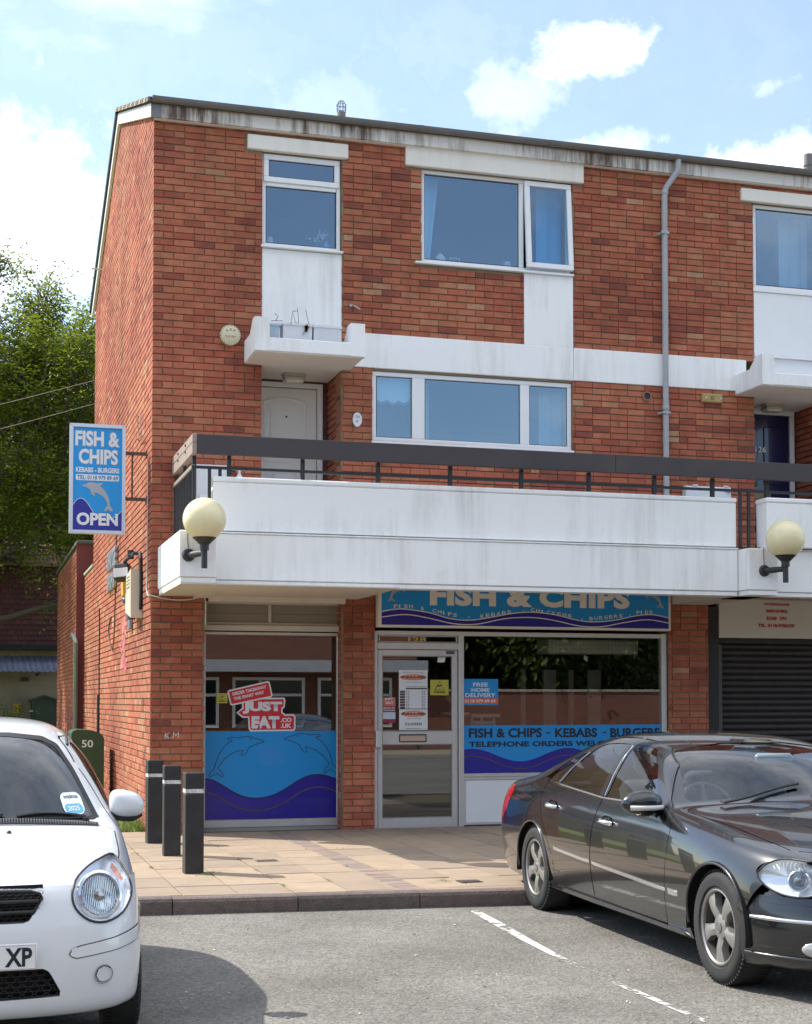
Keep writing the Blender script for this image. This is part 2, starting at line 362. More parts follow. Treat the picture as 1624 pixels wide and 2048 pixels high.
for k in range(-10, 12):
    x0 = -.43 + .915 * k; x1 = x0 + .915; g = .004
    pr = [(0, -.25), (0, ZP - .03), (.012, ZP - .008), (.034, ZP + .001), (.125, ZP + .001), (.125, -.25)]
    n = len(pr); dz = rng.uniform(-.003, .003)
    P = [(x, kerb_y(x) + a, b + dz) for x in (x0 + g, (x0 + x1) / 2, x1 - g) for a, b in pr]
    F = [(s * n + i, s * n + (i + 1) % n, (s + 1) * n + (i + 1) % n, (s + 1) * n + i) for s in (0, 1) for i in range(n)] + [tuple(range(n))[::-1], tuple(range(2 * n, 3 * n))]
    MB().add(P, F).build('kerb_stone', rng.choice(M_KERB), kerb)

# grass beside the gable
M_GRASS = mat('lawn_soil', (.16, .22, .05), .95, var=.4, vscale=6)
mb = MB(); mb.quad((-14, .335, ZP + .004), (-.005, .335, ZP + .004), (-.005, 21.5, ZP + .004), (-14, 21.5, ZP + .004))
tag(mb.build('lawn', M_GRASS), kind='structure')
mb = MB(); r2 = random.Random(3)
for k in range(15000):
    x = -r2.random() ** 1.0 * 2.3 - .01; y = .34 + r2.random() ** 1.8 * 7
    h = r2.uniform(.03, .085) * (1 + .8 * max(0, mnoise.noise((x * 3, y * 3, 0)))) * (1.7 if x > -.12 else 1); a = r2.uniform(0, 6.28); w = r2.uniform(.003, .006)
    lx, ly = r2.uniform(-.035, .035), r2.uniform(-.035, .035); c, s = math.cos(a) * w, math.sin(a) * w
    mb.add([(x - c, y - s, ZP), (x + c, y + s, ZP), (x + lx, y + ly, ZP + h)], [(0, 1, 2)], 0 if r2.random() < .8 else 1)
tag(mb.build('grass', [mat('blade', (.17, .27, .045), .7, var=.35, vscale=3), mat('dry_blade', (.36, .33, .12), .8)]), kind='stuff')
# weeds in paving joints
mb = MB()
for cx, cy, n, rr in ((.10, -3.74, 90, .07), (.02, -3.80, 60, .06), (1.78, -4.78, 70, .05), (.50, -4.72, 50, .04), (-.36, -2.0, 60, .04), (-.35, -3.2, 50, .05), (.48, -3.7, 40, .05), (1.28, -3.6, 30, .05), (.9, -4.5, 30, .08), (.02, .3, 150, .12)):
    for _ in range(n):
        x = cx + r2.gauss(0, rr * .5) * (.25 if n < 60 else 1); y = cy + r2.gauss(0, rr) ; h = r2.uniform(.004, .014); a = r2.uniform(0, 6.28); w = .003
        mb.add([(x - math.cos(a) * w, y - math.sin(a) * w, ZP - .006), (x + math.cos(a) * w, y + math.sin(a) * w, ZP - .006), (x + r2.uniform(-.02, .02), y + r2.uniform(-.02, .02), ZP + h)], [(0, 1, 2)])
tag(mb.build('joint_weeds', MATS['blade']), kind='stuff')
# crumbs of litter and leaf on road and paving
mb = MB()
for k in range(70):
    x = r2.uniform(-.7, 1.9); y = r2.uniform(-9.6, -5.6) if k < 45 else r2.uniform(-5, -1)
    z = (ZR if y < -5.5 else ZP) + .003; s = r2.uniform(.006, .018); a = r2.uniform(0, 6.28)
    c, t = math.cos(a) * s, math.sin(a) * s
    mb.add([(x - c, y - t, z), (x + t * .5, y - c * .5, z + .004), (x + c, y + t, z + .002), (x - t * .5, y + c * .5, z + .006)], [(0, 1, 2, 3)], r2.choice((0, 0, 1)))
tag(mb.build('litter_crumbs', [mat('litter_pale', (.6, .58, .52), .8), mat('litter_leaf', (.16, .10, .05), .8)]), kind='stuff')
mb = MB(); mb.box(.60, .80, -3.05, -2.90, ZP - .03, ZP + .006, 0)
for k in range(5): mb.box(.62 + .035 * k, .642 + .035 * k, -3.03, -2.92, ZP + .006, ZP + .0095, 1)
tag(mb.build('drain_cover', [mat('iron_brown', (.16, .10, .07), .8, var=.3, vscale=30), mat('iron_dark', (.05, .04, .035), .8)]), 'small rusty iron stopcock cover set in the paving by the bollards', 'drain cover')
mb = MB(); mb.box(1.87, 2.05, -4.99, -4.83, ZP - .03, ZP + .005); mb.box(1.89, 2.03, -4.97, -4.85, ZP + .005, ZP + .008)
tag(mb.build('drain_cover', MATS['iron_dark']), 'small dark iron cover in the paving behind the saloon car wheel', 'drain cover')

# ================================================================== BUILDING
BLD = thing('brick_building', 'three storey red brick block of flats over shops with white balcony', 'building', (0, 0, 0))
def brick_mat():
    m = bpy.data.materials.new('red_brick'); m.use_nodes = True; nt = m.node_tree; N = nt.nodes.new; L = nt.links.new; b = nt.nodes['Principled BSDF']
    at = N('ShaderNodeAttribute'); at.attribute_name = 'tone'
    cr = N('ShaderNodeValToRGB'); L(at.outputs['Fac'], cr.inputs[0]); cr.color_ramp.interpolation = 'LINEAR'
    st = [(0, (.20, .062, .046)), (.14, (.28, .078, .050)), (.32, (.36, .098, .057)), (.5, (.395, .122, .070)), (.66, (.425, .140, .074)), (.8, (.41, .155, .088)), (.9, (.42, .175, .095)), (1, (.44, .25, .15))]
    e = cr.color_ramp.elements; e[0].position = 0; e[0].color = (*st[0][1], 1); e[1].position = 1; e[1].color = (*st[-1][1], 1)
    for p, c in st[1:-1]: k = e.new(p); k.color = (*c, 1)
    g = N('ShaderNodeNewGeometry'); v = g.outputs['Position']
    n1 = N('ShaderNodeTexNoise'); n1.inputs['Scale'].default_value = 7; n1.inputs['Detail'].default_value = 6; n1.inputs['Roughness'].default_value = .6; L(v, n1.inputs['Vector'])
    n2 = N('ShaderNodeTexNoise'); n2.inputs['Scale'].default_value = .7; n2.inputs['Detail'].default_value = 5; L(v, n2.inputs['Vector'])
    n3 = N('ShaderNodeTexNoise'); n3.inputs['Scale'].default_value = 90; n3.inputs['Detail'].default_value = 4; L(v, n3.inputs['Vector'])
    r1 = N('ShaderNodeMapRange'); r1.inputs[1].default_value = .3; r1.inputs[2].default_value = .7; r1.inputs[3].default_value = .78; r1.inputs[4].default_value = 1.2; L(n1.outputs[0], r1.inputs[0])
    r2_ = N('ShaderNodeMapRange'); r2_.inputs[1].default_value = .3; r2_.inputs[2].default_value = .7; r2_.inputs[3].default_value = .74; r2_.inputs[4].default_value = 1.14; L(n2.outputs[0], r2_.inputs[0])
    mu = N('ShaderNodeMath'); mu.operation = 'MULTIPLY'; L(r1.outputs[0], mu.inputs[0]); L(r2_.outputs[0], mu.inputs[1])
    m1 = N('ShaderNodeMixRGB'); m1.blend_type = 'MULTIPLY'; m1.inputs[0].default_value = 1; L(cr.outputs[0], m1.inputs[1]); L(mu.outputs[0], m1.inputs[2])
    # pale salts and dirt
    r3 = N('ShaderNodeMapRange'); r3.inputs[1].default_value = .62; r3.inputs[2].default_value = .8; r3.inputs[4].default_value = .35; L(n1.outputs[0], r3.inputs[0])
    m2 = N('ShaderNodeMixRGB'); L(r3.outputs[0], m2.inputs[0]); L(m1.outputs[0], m2.inputs[1]); m2.inputs[2].default_value = (.36, .24, .17, 1)
    L(m2.outputs[0], b.inputs['Base Color']); b.inputs['Roughness'].default_value = .85; b.inputs['Specular IOR Level'].default_value = .3
    bp = N('ShaderNodeBump'); bp.inputs['Strength'].default_value = .5; bp.inputs['Distance'].default_value = .004; L(n3.outputs[0], bp.inputs['Height']); L(bp.outputs[0], b.inputs['Normal'])
    return m
M_BRICK = brick_mat()
M_MORT = mat('mortar', (.27, .205, .125), .95, var=.35, vscale=3, bump=.3, bscale=90)
BW, BH, BZ0 = .225, .075, -.109
def tone(x, z):
    r = rng.random(); c = .52 + .40 * mnoise.noise((x * .9, z * 1.1, 3.3)) + rng.gauss(0, .15)
    if r < .03: c = rng.uniform(.9, 1.0)
    elif r < .12: c = rng.uniform(.05, .25)
    return min(.88 if r >= .03 else 1, max(0, c))
HOLES = [(1.2, 2.115, 2.60, 7.512), (3.055, 4.925, 6.36, 7.515), (4.308, 4.925, 5.52, 6.38), (2.2, 7.32, 5.13, 5.522), (2.472, 4.915, 4.298, 5.107),
         (7.312, 8.31, 2.60, 7.51), (1.03, 2.18, 7.492, 7.655), (2.86, 5.057, 7.492, 7.718), (7.14, 8.5, 7.49, 7.645), (.58, 2.14, -1, 2.52), (2.5, 6.135, -1, 2.52), (6.66, 9.7, -1, 2.70)]
REC = 2.14, 2.5
XMAX = 9.9
BR = []            # every brick of the building: (x0, x1, y0, y1, z0, z1, tone, face)
def cut_row(a, b, z0, z1):
    """pieces of [a, b] not inside an opening at this course"""
    seg = [(a, b)]
    for h in HOLES:
        zm = (z0 + z1) / 2
        if not (h[2] < zm < h[3]): continue
        nx = []
        for s, t in seg:
            if h[1] <= s or h[0] >= t: nx.append((s, t)); continue
            if s < h[0] - .02: nx.append((s, h[0]))
            if t > h[1] + .02: nx.append((h[1], t))
        seg = nx
    return seg
def gable_top(y): return 7.80 + .355 * (y if y < 3.85 else 7.7 - y)
for k in range(int((7.72 - BZ0) / BH) + 1):
    z0 = BZ0 + BH * k; z1 = z0 + .062; par = k % 2
    # front
    x = (.1125 if par else .225); first = True
    BR.append((0, x - .01, 0, (.215 if par else .1025), z0, z1, tone(0, z0), 'c'))
    while x < XMAX:
        w = .1125 if rng.random() < .035 else BW
        for s, t in cut_row(x, x + w - .01, z0, z1):
            d = rng.uniform(-.0015, .0015)
            BR.append((s + (.004 if s > x else 0), min(t + .003, XMAX), d, .06, z0 + rng.uniform(-.001, .001), z1 + rng.uniform(-.001, .001), tone((s + t) / 2, z0), 'f'))
        x += w
for k in range(int((9.2 - BZ0) / BH) + 1):
    z0 = BZ0 + BH * k; z1 = z0 + .062; par = k % 2
    y = .225 if par else .1125
    if z0 > 7.66: y = 0.0 if par else -.1125
    while y < 8.0:
        w = .1125 if rng.random() < .03 else BW
        a, b = max(y, 0), min(y + w - .01, 8.0)
        if b - a > .03 and z1 < gable_top((a + b) / 2) and (b > .1 or z0 > 7.66):
            d = rng.uniform(-.002, .002)
            BR.append((d, .06, a, b, z0 + rng.uniform(-.001, .001), z1 + rng.uniform(-.001, .001), min(1, tone(y + 40, z0) + .03), 'g'))
        y += w
# the pier between shop window and door, its left return
for k in range(int((2.52 - BZ0) / BH)):
    z0 = BZ0 + BH * k; z1 = z0 + .062; par = k % 2
    for a, b in (((.1025 + .01, .215 + .1025),) if par else ((.1025 + .01, .215), (.225, .32))):
        BR.append((2.1405, 2.2, a, b, z0, z1, tone(2.1, z0), 'r'))
# right-hand returns of the two door recesses
for X in (2.115, 8.31):
    for k in range(38, 70):
        z0 = BZ0 + BH * k; z1 = z0 + .062; par = k % 2
        if z1 > 5.13: break
        y = .07 + (.0 if par else -.1125)
        while y < .72:
            a, b = max(y, .07), min(y + BW - .01, .74)
            if b - a > .03: BR.append((X + rng.uniform(0, .002), X + .05, a, b, z0, z1, tone(y + X, z0), 'r'))
            y += BW
fwd = Vector((math.sin(YAW), math.cos(YAW), 0))
def seen(b):
    x0, x1, y0, y1, z0, z1, t, f = b
    if f not in 'f' or x1 - x0 < .2: return False
    if 2.3 < z1 < 3.75: return False
    if z0 < 1.25 and x0 > 2.6: return False
    if z0 < .72 and x0 < .65: return False
    return True
cand = sorted([i for i, b in enumerate(BR) if seen(b)], key=lambda i: (Vector((BR[i][0], 0, BR[i][4])) - CAM).length)[:300]
single = set(cand)
def brick_shape(mb, x0, x1, y0, y1, z0, z1, a, f):
    """chamfered brick; the exposed face(s) get softened edges"""
    c = .003
    if f in 'fc':
        P = [(x0, y1, z0), (x1, y1, z0), (x1, y1, z1), (x0, y1, z1), (x0, y0 + c, z0), (x1, y0 + c, z0), (x1, y0 + c, z1), (x0, y0 + c, z1),
             (x0 + (c if f == 'f' else c), y0, z0 + c), (x1 - c, y0, z0 + c), (x1 - c, y0, z1 - c), (x0 + c, y0, z1 - c)]
        F = [(0, 4, 7, 3), (1, 2, 6, 5), (0, 1, 5, 4), (3, 7, 6, 2), (4, 5, 9, 8), (5, 6, 10, 9), (6, 7, 11, 10), (7, 4, 8, 11), (8, 9, 10, 11)]
        mb.add(P, F, 0, a)
    else:
        P = [(x1, y0, z0), (x1, y1, z0), (x1, y1, z1), (x1, y0, z1), (x0 + c, y0, z0), (x0 + c, y1, z0), (x0 + c, y1, z1), (x0 + c, y0, z1), (x0, y0 + c, z0 + c), (x0, y1 - c, z0 + c), (x0, y1 - c, z1 - c), (x0, y0 + c, z1 - c)]
        F = [(0, 3, 7, 4), (1, 5, 6, 2), (0, 4, 5, 1), (3, 2, 6, 7), (4, 8, 9, 5), (5, 9, 10, 6), (6, 10, 11, 7), (7, 11, 8, 4), (8, 11, 10, 9)]
        mb.add(P, F, 0, a)
mb = MB()
for i, b in enumerate(BR):
    if i not in single: brick_shape(mb, *b[:6], b[6], b[7])
bwk = mb.build('brickwork', M_BRICK, BLD, attr='tone'); bwk['kind'] = 'stuff'
pool = []
for k in range(14):
    t = MB(); brick_shape(t, 0, .215, 0, .06, 0, .065, min(1, max(0, .5 + .26 * rng.gauss(0, 1))), 'f')
    o = t.build('brick', M_BRICK, None, attr='tone'); pool.append(o.data); bpy.data.objects.remove(o)
for i in cand:
    b = BR[i]; o = link('brick', pool[min(range(14), key=lambda q: abs(pool[q].attributes['tone'].data[0].value - b[6]) + rng.random() * .12)], None)
    o.location = (b[0], b[2], b[4]); o.scale = ((b[1] - b[0]) / .215, 1, 1); o.parent = BLD

# mortar bed behind the bricks (one backing with the openings left out)
def wall_grid(xs_, zs_, inside, fn, thick):
    """backing wall as a grid of boxes merged by rows where inside(x, z)"""
    m = MB()
    for j in range(len(zs_) - 1):
        i = 0
        while i < len(xs_) - 1:
            if inside((xs_[i] + xs_[i + 1]) / 2, (zs_[j] + zs_[j + 1]) / 2):
                k = i
                while k < len(xs_) - 1 and inside((xs_[k] + xs_[k + 1]) / 2, (zs_[j] + zs_[j + 1]) / 2): k += 1
                a, b, c, d = xs_[i], xs_[k], zs_[j], zs_[j + 1]
                m.quad(fn(a, c, 0), fn(b, c, 0), fn(b, d, 0), fn(a, d, 0)); m.quad(fn(a, c, thick), fn(a, d, thick), fn(b, d, thick), fn(b, c, thick))
                i = k
            else: i += 1
    for h in HOLES if thick > .2 else []:
        pass
    return m
xs_ = sorted({.0175, XMAX} | {v for h in HOLES for v in h[:2] if 0 < v < XMAX}); zs_ = sorted({-.3, 7.74} | {v for h in HOLES for v in h[2:] if -.3 < v < 7.74})
holed = lambda x, z: not any(h[0] < x < h[1] and h[2] < z < h[3] for h in HOLES)
wm = wall_grid(xs_, zs_, holed, lambda u, v, d: (u, .017 + d, v), .26)
for h in HOLES:                                   # reveals of the openings
    a, b, c, d = h[0], min(h[1], XMAX), max(h[2], -.3), h[3]
    for X in (a - .003, b + .003): wm.quad((X, .017, c), (X, .2675, c), (X, .2675, d), (X, .017, d))
    wm.quad((a, .017, d + .003), (b, .017, d + .003), (b, .2675, d + .003), (a, .2675, d + .003))
    wm.quad((a, .017, c - .003), (b, .017, c - .003), (b, .2675, c - .003), (a, .2675, c - .003))
gp = [(.0168, -.3), (8.0, -.3), (8.0, 7.66), (3.85, 9.14), (.0168, 7.77)]
wm.prism(gp, lambda u, v, d: (d, u, v), .0166, .25)
wm.quad((.25, 7.99, -.3), (XMAX, 7.99, -.3), (XMAX, 7.99, 7.72), (.25, 7.99, 7.72))        # rear wall
wm.quad((XMAX, .02, -.3), (XMAX, 7.99, -.3), (XMAX, 7.99, 7.72), (XMAX, .02, 7.72))
wm.build('mortar_wall', M_MORT, BLD)

# ---- white rendered pieces
def white_mat(name, col=(.80, .79, .765), streak=.5, tint=(.33, .29, .23), sc=.5):
    m = bpy.data.materials.new(name); m.use_nodes = True; nt = m.node_tree; N = nt.nodes.new; L = nt.links.new; b = nt.nodes['Principled BSDF']
    g = N('ShaderNodeNewGeometry'); v = g.outputs['Position']
    mp = N('ShaderNodeMapping'); mp.inputs['Scale'].default_value = (7, 7, .55); L(v, mp.inputs[0])
    n1 = N('ShaderNodeTexNoise'); n1.inputs['Scale'].default_value = 1.6; n1.inputs['Detail'].default_value = 7; n1.inputs['Roughness'].default_value = .68; L(mp.outputs[0], n1.inputs['Vector'])
    n2 = N('ShaderNodeTexNoise'); n2.inputs['Scale'].default_value = 1.1; n2.inputs['Detail'].default_value = 6; L(v, n2.inputs['Vector'])
    n3 = N('ShaderNodeTexNoise'); n3.inputs['Scale'].default_value = 55; n3.inputs['Detail'].default_value = 4; L(v, n3.inputs['Vector'])
    mu = N('ShaderNodeMath'); mu.operation = 'MULTIPLY'; L(n1.outputs[0], mu.inputs[0]); L(n2.outputs[0], mu.inputs[1])
    r = N('ShaderNodeMapRange'); r.inputs[1].default_value = .24; r.inputs[2].default_value = .5; r.inputs[4].default_value = streak; L(mu.outputs[0], r.inputs[0])
    mx = N('ShaderNodeMixRGB'); L(r.outputs[0], mx.inputs[0]); mx.inputs[1].default_value = (*col, 1); mx.inputs[2].default_value = (*tint, 1)
    L(mx.outputs[0], b.inputs['Base Color']); b.inputs['Roughness'].default_value = .8
    bp = N('ShaderNodeBump'); bp.inputs['Strength'].default_value = .45; bp.inputs['Distance'].default_value = .006; L(n3.outputs[0], bp.inputs['Height']); L(bp.outputs[0], b.inputs['Normal'])
    return m
M_REND = white_mat('white_render', (.87, .865, .85), streak=.40)
M_LINT = white_mat('painted_lintel', (.78, .74, .67), streak=.35, tint=(.45, .36, .27))
M_FASC = white_mat('peeling_fascia', (.70, .66, .61), streak=1.7, tint=(.13, .085, .06))
M_FASCW = white_mat('bargeboard_white', (.80, .80, .80), streak=.15)
M_SOFF = mat('soffit_cream', (.64, .57, .48), .8, var=.08, vscale=3, dirt=.25)
M_UPVC = mat('white_upvc', (.80, .80, .80), .35, var=.04, vscale=8, dirt=.12, dscale=4, dirtcol=(.45, .42, .38))
M_ALU = mat('shop_aluminium', (.58, .555, .54), .38, metal=.35, var=.05, vscale=6, dirt=.15, dscale=5)
M_BLACK = mat('black_seal', (.012, .012, .013), .5)
for a, b, c, d in ((1.03, 2.18, 7.492, 7.655), (2.858, 5.057, 7.492, 7.716), (7.14, 8.6, 7.489, 7.645)): MB().bbox(a, b, -.04, .2, c, d, .008).build('lintel', M_LINT, BLD)
MB().bbox(1.2, 2.116, .012, .2, 5.12, 6.40, .004).build('rendered_panel', M_REND, BLD)
MB().bbox(4.309, 4.926, -.004, .2, 5.524, 6.365, .004).build('rendered_panel', M_REND, BLD)
MB().bbox(7.32, 8.3, .02, .2, 5.11, 5.575, .004).bbox(7.32, 8.3, .006, .2, 5.62, 6.385, .004).box(7.31, 8.3, -.01, .2, 6.386, 6.43).box(7.31, 8.3, -.03, .2, 5.575, 5.612).build('rendered_panel', M_UPVC, BLD)
MB().bbox(2.2, 4.924, -.012, .2, 5.132, 5.522, .006).bbox(4.928, 7.2, -.014, .2, 5.134, 5.521, .006).build('floor_band', M_REND, BLD)

# ---- roof
slope = .355
def roof_z(y): return 7.87 + slope * (y + .1) if y <= 3.85 else 7.87 + slope * (7.8 - y)
rm = MB()
for y0, y1 in ((-.12, 3.85), (3.85, 8.25)):
    rm.add([(x, y, roof_z(y) - t) for t in (0, .02) for x in (-.05, XMAX + .1) for y in (y0, y1)], [(0, 2, 3, 1), (4, 5, 7, 6), (0, 1, 5, 4), (2, 6, 7, 3), (0, 4, 6, 2), (1, 3, 7, 5)])
roof = rm.build('roof', mat('roof_underlay', (.10, .085, .07), .9), BLD)
M_TILE = mat('roof_tile_brown', (.16, .125, .10), .85, var=.3, vscale=9, bump=.3, dirt=.3)
M_TILE_END = mat('roof_tile_ochre', (.40, .32, .20), .9, var=.2, vscale=9)
M_DARK = mat('dark_undercloak', (.035, .045, .05), .7)
tm = MB(); nr = 15
for sgn in (0, 1):
    for k in range(nr):
        a = k / nr; b = (k + 1.22) / nr; d = 4.0 if sgn == 0 else 4.45
        y0, y1 = (-.16 + a * d, -.16 + b * d) if sgn == 0 else (8.27 - a * d, 8.27 - b * d)
        z0, z1 = roof_z(y0) + .045, roof_z(y1) + .012
        tm.add([(-.05, y0, z0), (XMAX, y0, z0), (XMAX, y1, z1), (-.05, y1, z1), (-.05, y0, z0 - .035), (XMAX, y0, z0 - .035), (XMAX, y1, z1 - .02), (-.05, y1, z1 - .02)], [(0, 1, 2, 3), (0, 4, 5, 1), (3, 7, 4, 0), (2, 6, 7, 3)], 0)
tt = tm.build('tile_courses', M_TILE, roof); tt['kind'] = 'stuff'
for k in range(16):                                # verge tiles whose ends show at the front corner
    y = -.16 + k * 4.0 / 16; z = roof_z(y)
    MB().add([(-.085, y, z + .05), (.03, y, z + .055), (.03, y + .31, z + .145), (-.085, y + .31, z + .14), (-.085, y, z - .0), (-.085, y + .31, z + .10), (.03, y, z), (.03, y + .31, z + .10)],
             [(0, 1, 2, 3), (0, 3, 5, 4), (0, 4, 6, 1)]).build('tile', M_TILE_END if k % 2 else M_TILE, roof)
bb = MB()
for y0, y1 in ((-.10, 3.85),):
    bb.add([(x, y, roof_z(y) + t) for t in (-.022, -.165) for x in (-.045, -.004) for y in (y0, y1)], [(0, 2, 3, 1), (4, 5, 7, 6), (0, 1, 5, 4), (2, 6, 7, 3), (0, 4, 6, 2), (1, 3, 7, 5)])
bb.build('bargeboard', M_FASCW, roof)
bb = MB()
bb.add([(x, y, roof_z(y) + t) for t in (-.05, -.17) for x in (-.045, -.004) for y in (3.851, 8.2)], [(0, 2, 3, 1), (4, 5, 7, 6), (0, 1, 5, 4), (2, 6, 7, 3), (0, 4, 6, 2), (1, 3, 7, 5)])
bb.build('bargeboard', M_FASCW, roof)
MB().add([(x, y, roof_z(y) + t) for t in (.05, -.048) for x in (-.075, -.02) for y in (3.84, 8.28)], [(0, 2, 3, 1), (4, 5, 7, 6), (0, 1, 5, 4), (2, 6, 7, 3), (0, 4, 6, 2), (1, 3, 7, 5)]).build('verge_strip', M_DARK, roof)
MB().box(.004, XMAX, -.085, -.058, 7.712, 7.868).build('fascia', M_FASC, roof)
MB().box(-.046, .07, -.101, -.0855, 7.70, 7.875).build('fascia_end', mat('lead_grey', (.20, .20, .20), .6, var=.3, vscale=20), roof)
MB().box(.004, XMAX, -.0575, -.001, 7.705, 7.718).build('eaves_soffit', M_LINT, roof)
gm = MB(); prof = [(math.cos(a) * .055, math.sin(a) * .055) for a in [math.pi + i * math.pi / 8 for i in range(9)]]
for x0, x1 in ((-.04, 3.0), (3.003, 6.2), (6.203, XMAX)):
    P = [(x, -.142 + p, 7.905 + q) for x in (x0, x1) for p, q in prof]
    gm.add(P, [(i, i + 1, i + 10, i + 9) for i in range(8)]); gm.add([(x0, -.142 + p, 7.905 + q) for p, q in prof], [tuple(range(9))])
for x in (3.0, 6.2, 1.5, 4.6, 7.6): gm.add([(xx, -.142 + p * 1.1, 7.905 + q * 1.1) for xx in (x - .03, x + .03) for p, q in prof], [(i, i + 1, i + 10, i + 9) for i in range(8)])
M_GUT = mat('gutter_grey', (.16, .155, .15), .6, var=.25, vscale=5, dirt=.4)
gm.build('gutter', M_GUT, roof, smooth=40)
dp = MB(); X = 6.084
dp.tube([(6.235, -.142, 7.86), (6.235, -.142, 7.74), (6.215, -.13, 7.70), (6.11, -.085, 7.54), (X, -.075, 7.48), (X, -.075, 2.95)], .036, 12)
M_PIPE = mat('pipe_grey', (.36, .37, .385), .5, var=.1, vscale=5, dirt=.2)
pipe = dp.build('downpipe', M_PIPE, BLD, smooth=40)
for z in (7.47, 6.98, 4.86): MB().lathe([(.041, -.025), (.043, -.02), (.043, .02), (.041, .025)], Matrix.Translation((X, -.075, z)), 14).build('pipe_socket', M_PIPE, pipe, smooth=40)
for z in (6.97, 4.80): MB().box(X - .075, X - .04, -.05, .02, z - .012, z + .012).box(X - .06, X + .045, -.118, -.04, z - .012, z + .012).build('pipe_clip', M_PIPE, pipe)
def flue(x, y, h, r, cage):
    z = roof_z(y)
    t = thing('roof_flue', 'stubby grey vent pipe with wire cage standing on the roof' if cage else 'plain grey vent pipe cut by the right edge of the picture', 'vent pipe', (x, y, z))
    MB().tube([(x, y, z - .05), (x, y, z + h)], r, 14).lathe([(r * 1.15, h * .55), (r * 1.15, h * .62)], Matrix.Translation((x, y, z)), 14).build('pipe', M_GUT, t, smooth=40)
    if cage:
        c = MB()
        for k in range(8):
            a = k * math.pi / 4; c.tube([(x + math.cos(a) * r, y + math.sin(a) * r, z + h), (x + math.cos(a) * r * 1.1, y + math.sin(a) * r * 1.1, z + h + .09), (x + math.cos(a) * r * .6, y + math.sin(a) * r * .6, z + h + .145), (x, y, z + h + .155)], .004, 5)
        for zz in (.05, .1): c.tube([(x + math.cos(a) * r * 1.08, y + math.sin(a) * r * 1.08, z + h + zz) for a in [i * math.pi / 8 for i in range(17)]], .004, 5)
        c.build('wire_cage', M_GUT, t)
flue(2.62, 2.1, .24, .055, True); flue(9.02, 1.5, .36, .06, False)

# ---- windows
G_UP = glass('glass_upper', (.80, .90, .97), f0=.165, wav=.02, refl=(.66, .78, .88))
G_SHOP = glass('glass_shop', (.86, .88, .88), f0=.105)
G_DOOR = glass('glass_door', (.80, .82, .82), f0=.11)
def frame_ring(m, x0, x1, z0, z1, y, w, d, mi=0, wb=None):
    wb = wb or w
    m.bbox(x0, x1, y, y + d, z1 - w, z1, .006, mi).bbox(x0, x1, y, y + d, z0, z0 + wb, .006, mi)
    m.bbox(x0, x0 + w, y + .0015, y + d, z0 + wb, z1 - w, .006, mi).bbox(x1 - w, x1, y + .0015, y + d, z0 + wb, z1 - w, .006, mi)
def pane(parent, x0, x1, z0, z1, y, m=None, seal=.012):
    """glass sheet with real thickness in a black gasket"""
    s = MB(); frame_ring(s, x0 - .001, x1 + .001, z0 - .001, z1 + .001, y - .004, seal, .016)
    s.build('gasket', M_BLACK, parent)
    return MB().box(x0 + .004, x1 - .004, y, y + .004, z0 + .004, z1 - .004).build('pane', m or G_UP, parent)
def win(x0, x1, z0, z1, y, cells, w=.05, sill=True):
    """UPVC window: frame part with panes; cells = (x0, x1, z0, z1, opening sash?)"""
    f = MB(); frame_ring(f, x0, x1, z0, z1, y, w, .07)
    fr = f.build('window', M_UPVC, BLD)
    for cx0, cx1, cz0, cz1, sash in cells:
        if sash:
            s = MB(); frame_ring(s, cx0, cx1, cz0, cz1, y - .018, .06, .05); s.build('sash', M_UPVC, fr)
            pane(fr, cx0 + .06, cx1 - .06, cz0 + .06, cz1 - .06, y + .002)
        else: pane(fr, cx0, cx1, cz0, cz1, y + .022)
    return fr
w1 = win(1.206, 2.110, 6.43, 7.49, .05, [(1.222, 2.096, 7.165, 7.478, True), (1.252, 2.058, 6.478, 7.122, False)], .045)
MB().bbox(1.25, 2.06, .052, .12, 7.122, 7.166, .005).build('transom', M_UPVC, w1)
MB().bbox(1.185, 2.125, -.035, .05, 6.405, 6.428, .005).build('sill', M_UPVC, w1)
w2 = win(3.06, 4.922, 6.40, 7.49, .05, [(3.105, 4.268, 6.45, 7.44, False)], .045)
MB().bbox(4.268, 4.325, .051, .12, 6.446, 7.444, .005).build('mullion', M_UPVC, w2)
# right-hand casement stands ajar, hinged at its top edge
cs = thing('casement', None, None, (0, .035, 7.475)); del_keys = [k for k in ('label', 'category') if k in cs]; cs.parent = w2
cs.rotation_euler = (rad(-4.5), 0, 0)
f = MB(); frame_ring(f, 4.328, 4.915, -1.055, 0, -.02, .062, .05); o = f.build('sash', M_UPVC); child(o, cs)
for nm, mbx, mm in (('pane', MB().box(4.39, 4.853, .0, .004, -.993, -.062), G_UP),):
    o = mbx.build(nm, mm); child(o, cs)
MB().bbox(2.972, 4.925, -.045, .05, 6.366, 6.392, .005).build('sill', M_UPVC, w2)
w3 = win(2.474, 4.913, 4.30, 5.105, .03, [(2.53, 2.95, 4.352, 5.055, False), (3.105, 4.268, 4.35, 5.055, False), (4.385, 4.862, 4.352, 5.055, False)], .052)
for a, b in ((2.952, 3.103), (4.27, 4.383)): MB().bbox(a, b, .031, .10, 4.352, 5.053, .006).build('mullion', M_UPVC, w3)
MB().bbox(2.462, 4.925, -.03, .03, 4.272, 4.298, .005).build('sill', M_UPVC, w3)
w4 = win(7.34, 8.30, 6.436, 7.485, .05, [(7.39, 8.25, 6.486, 7.435, False)], .045)

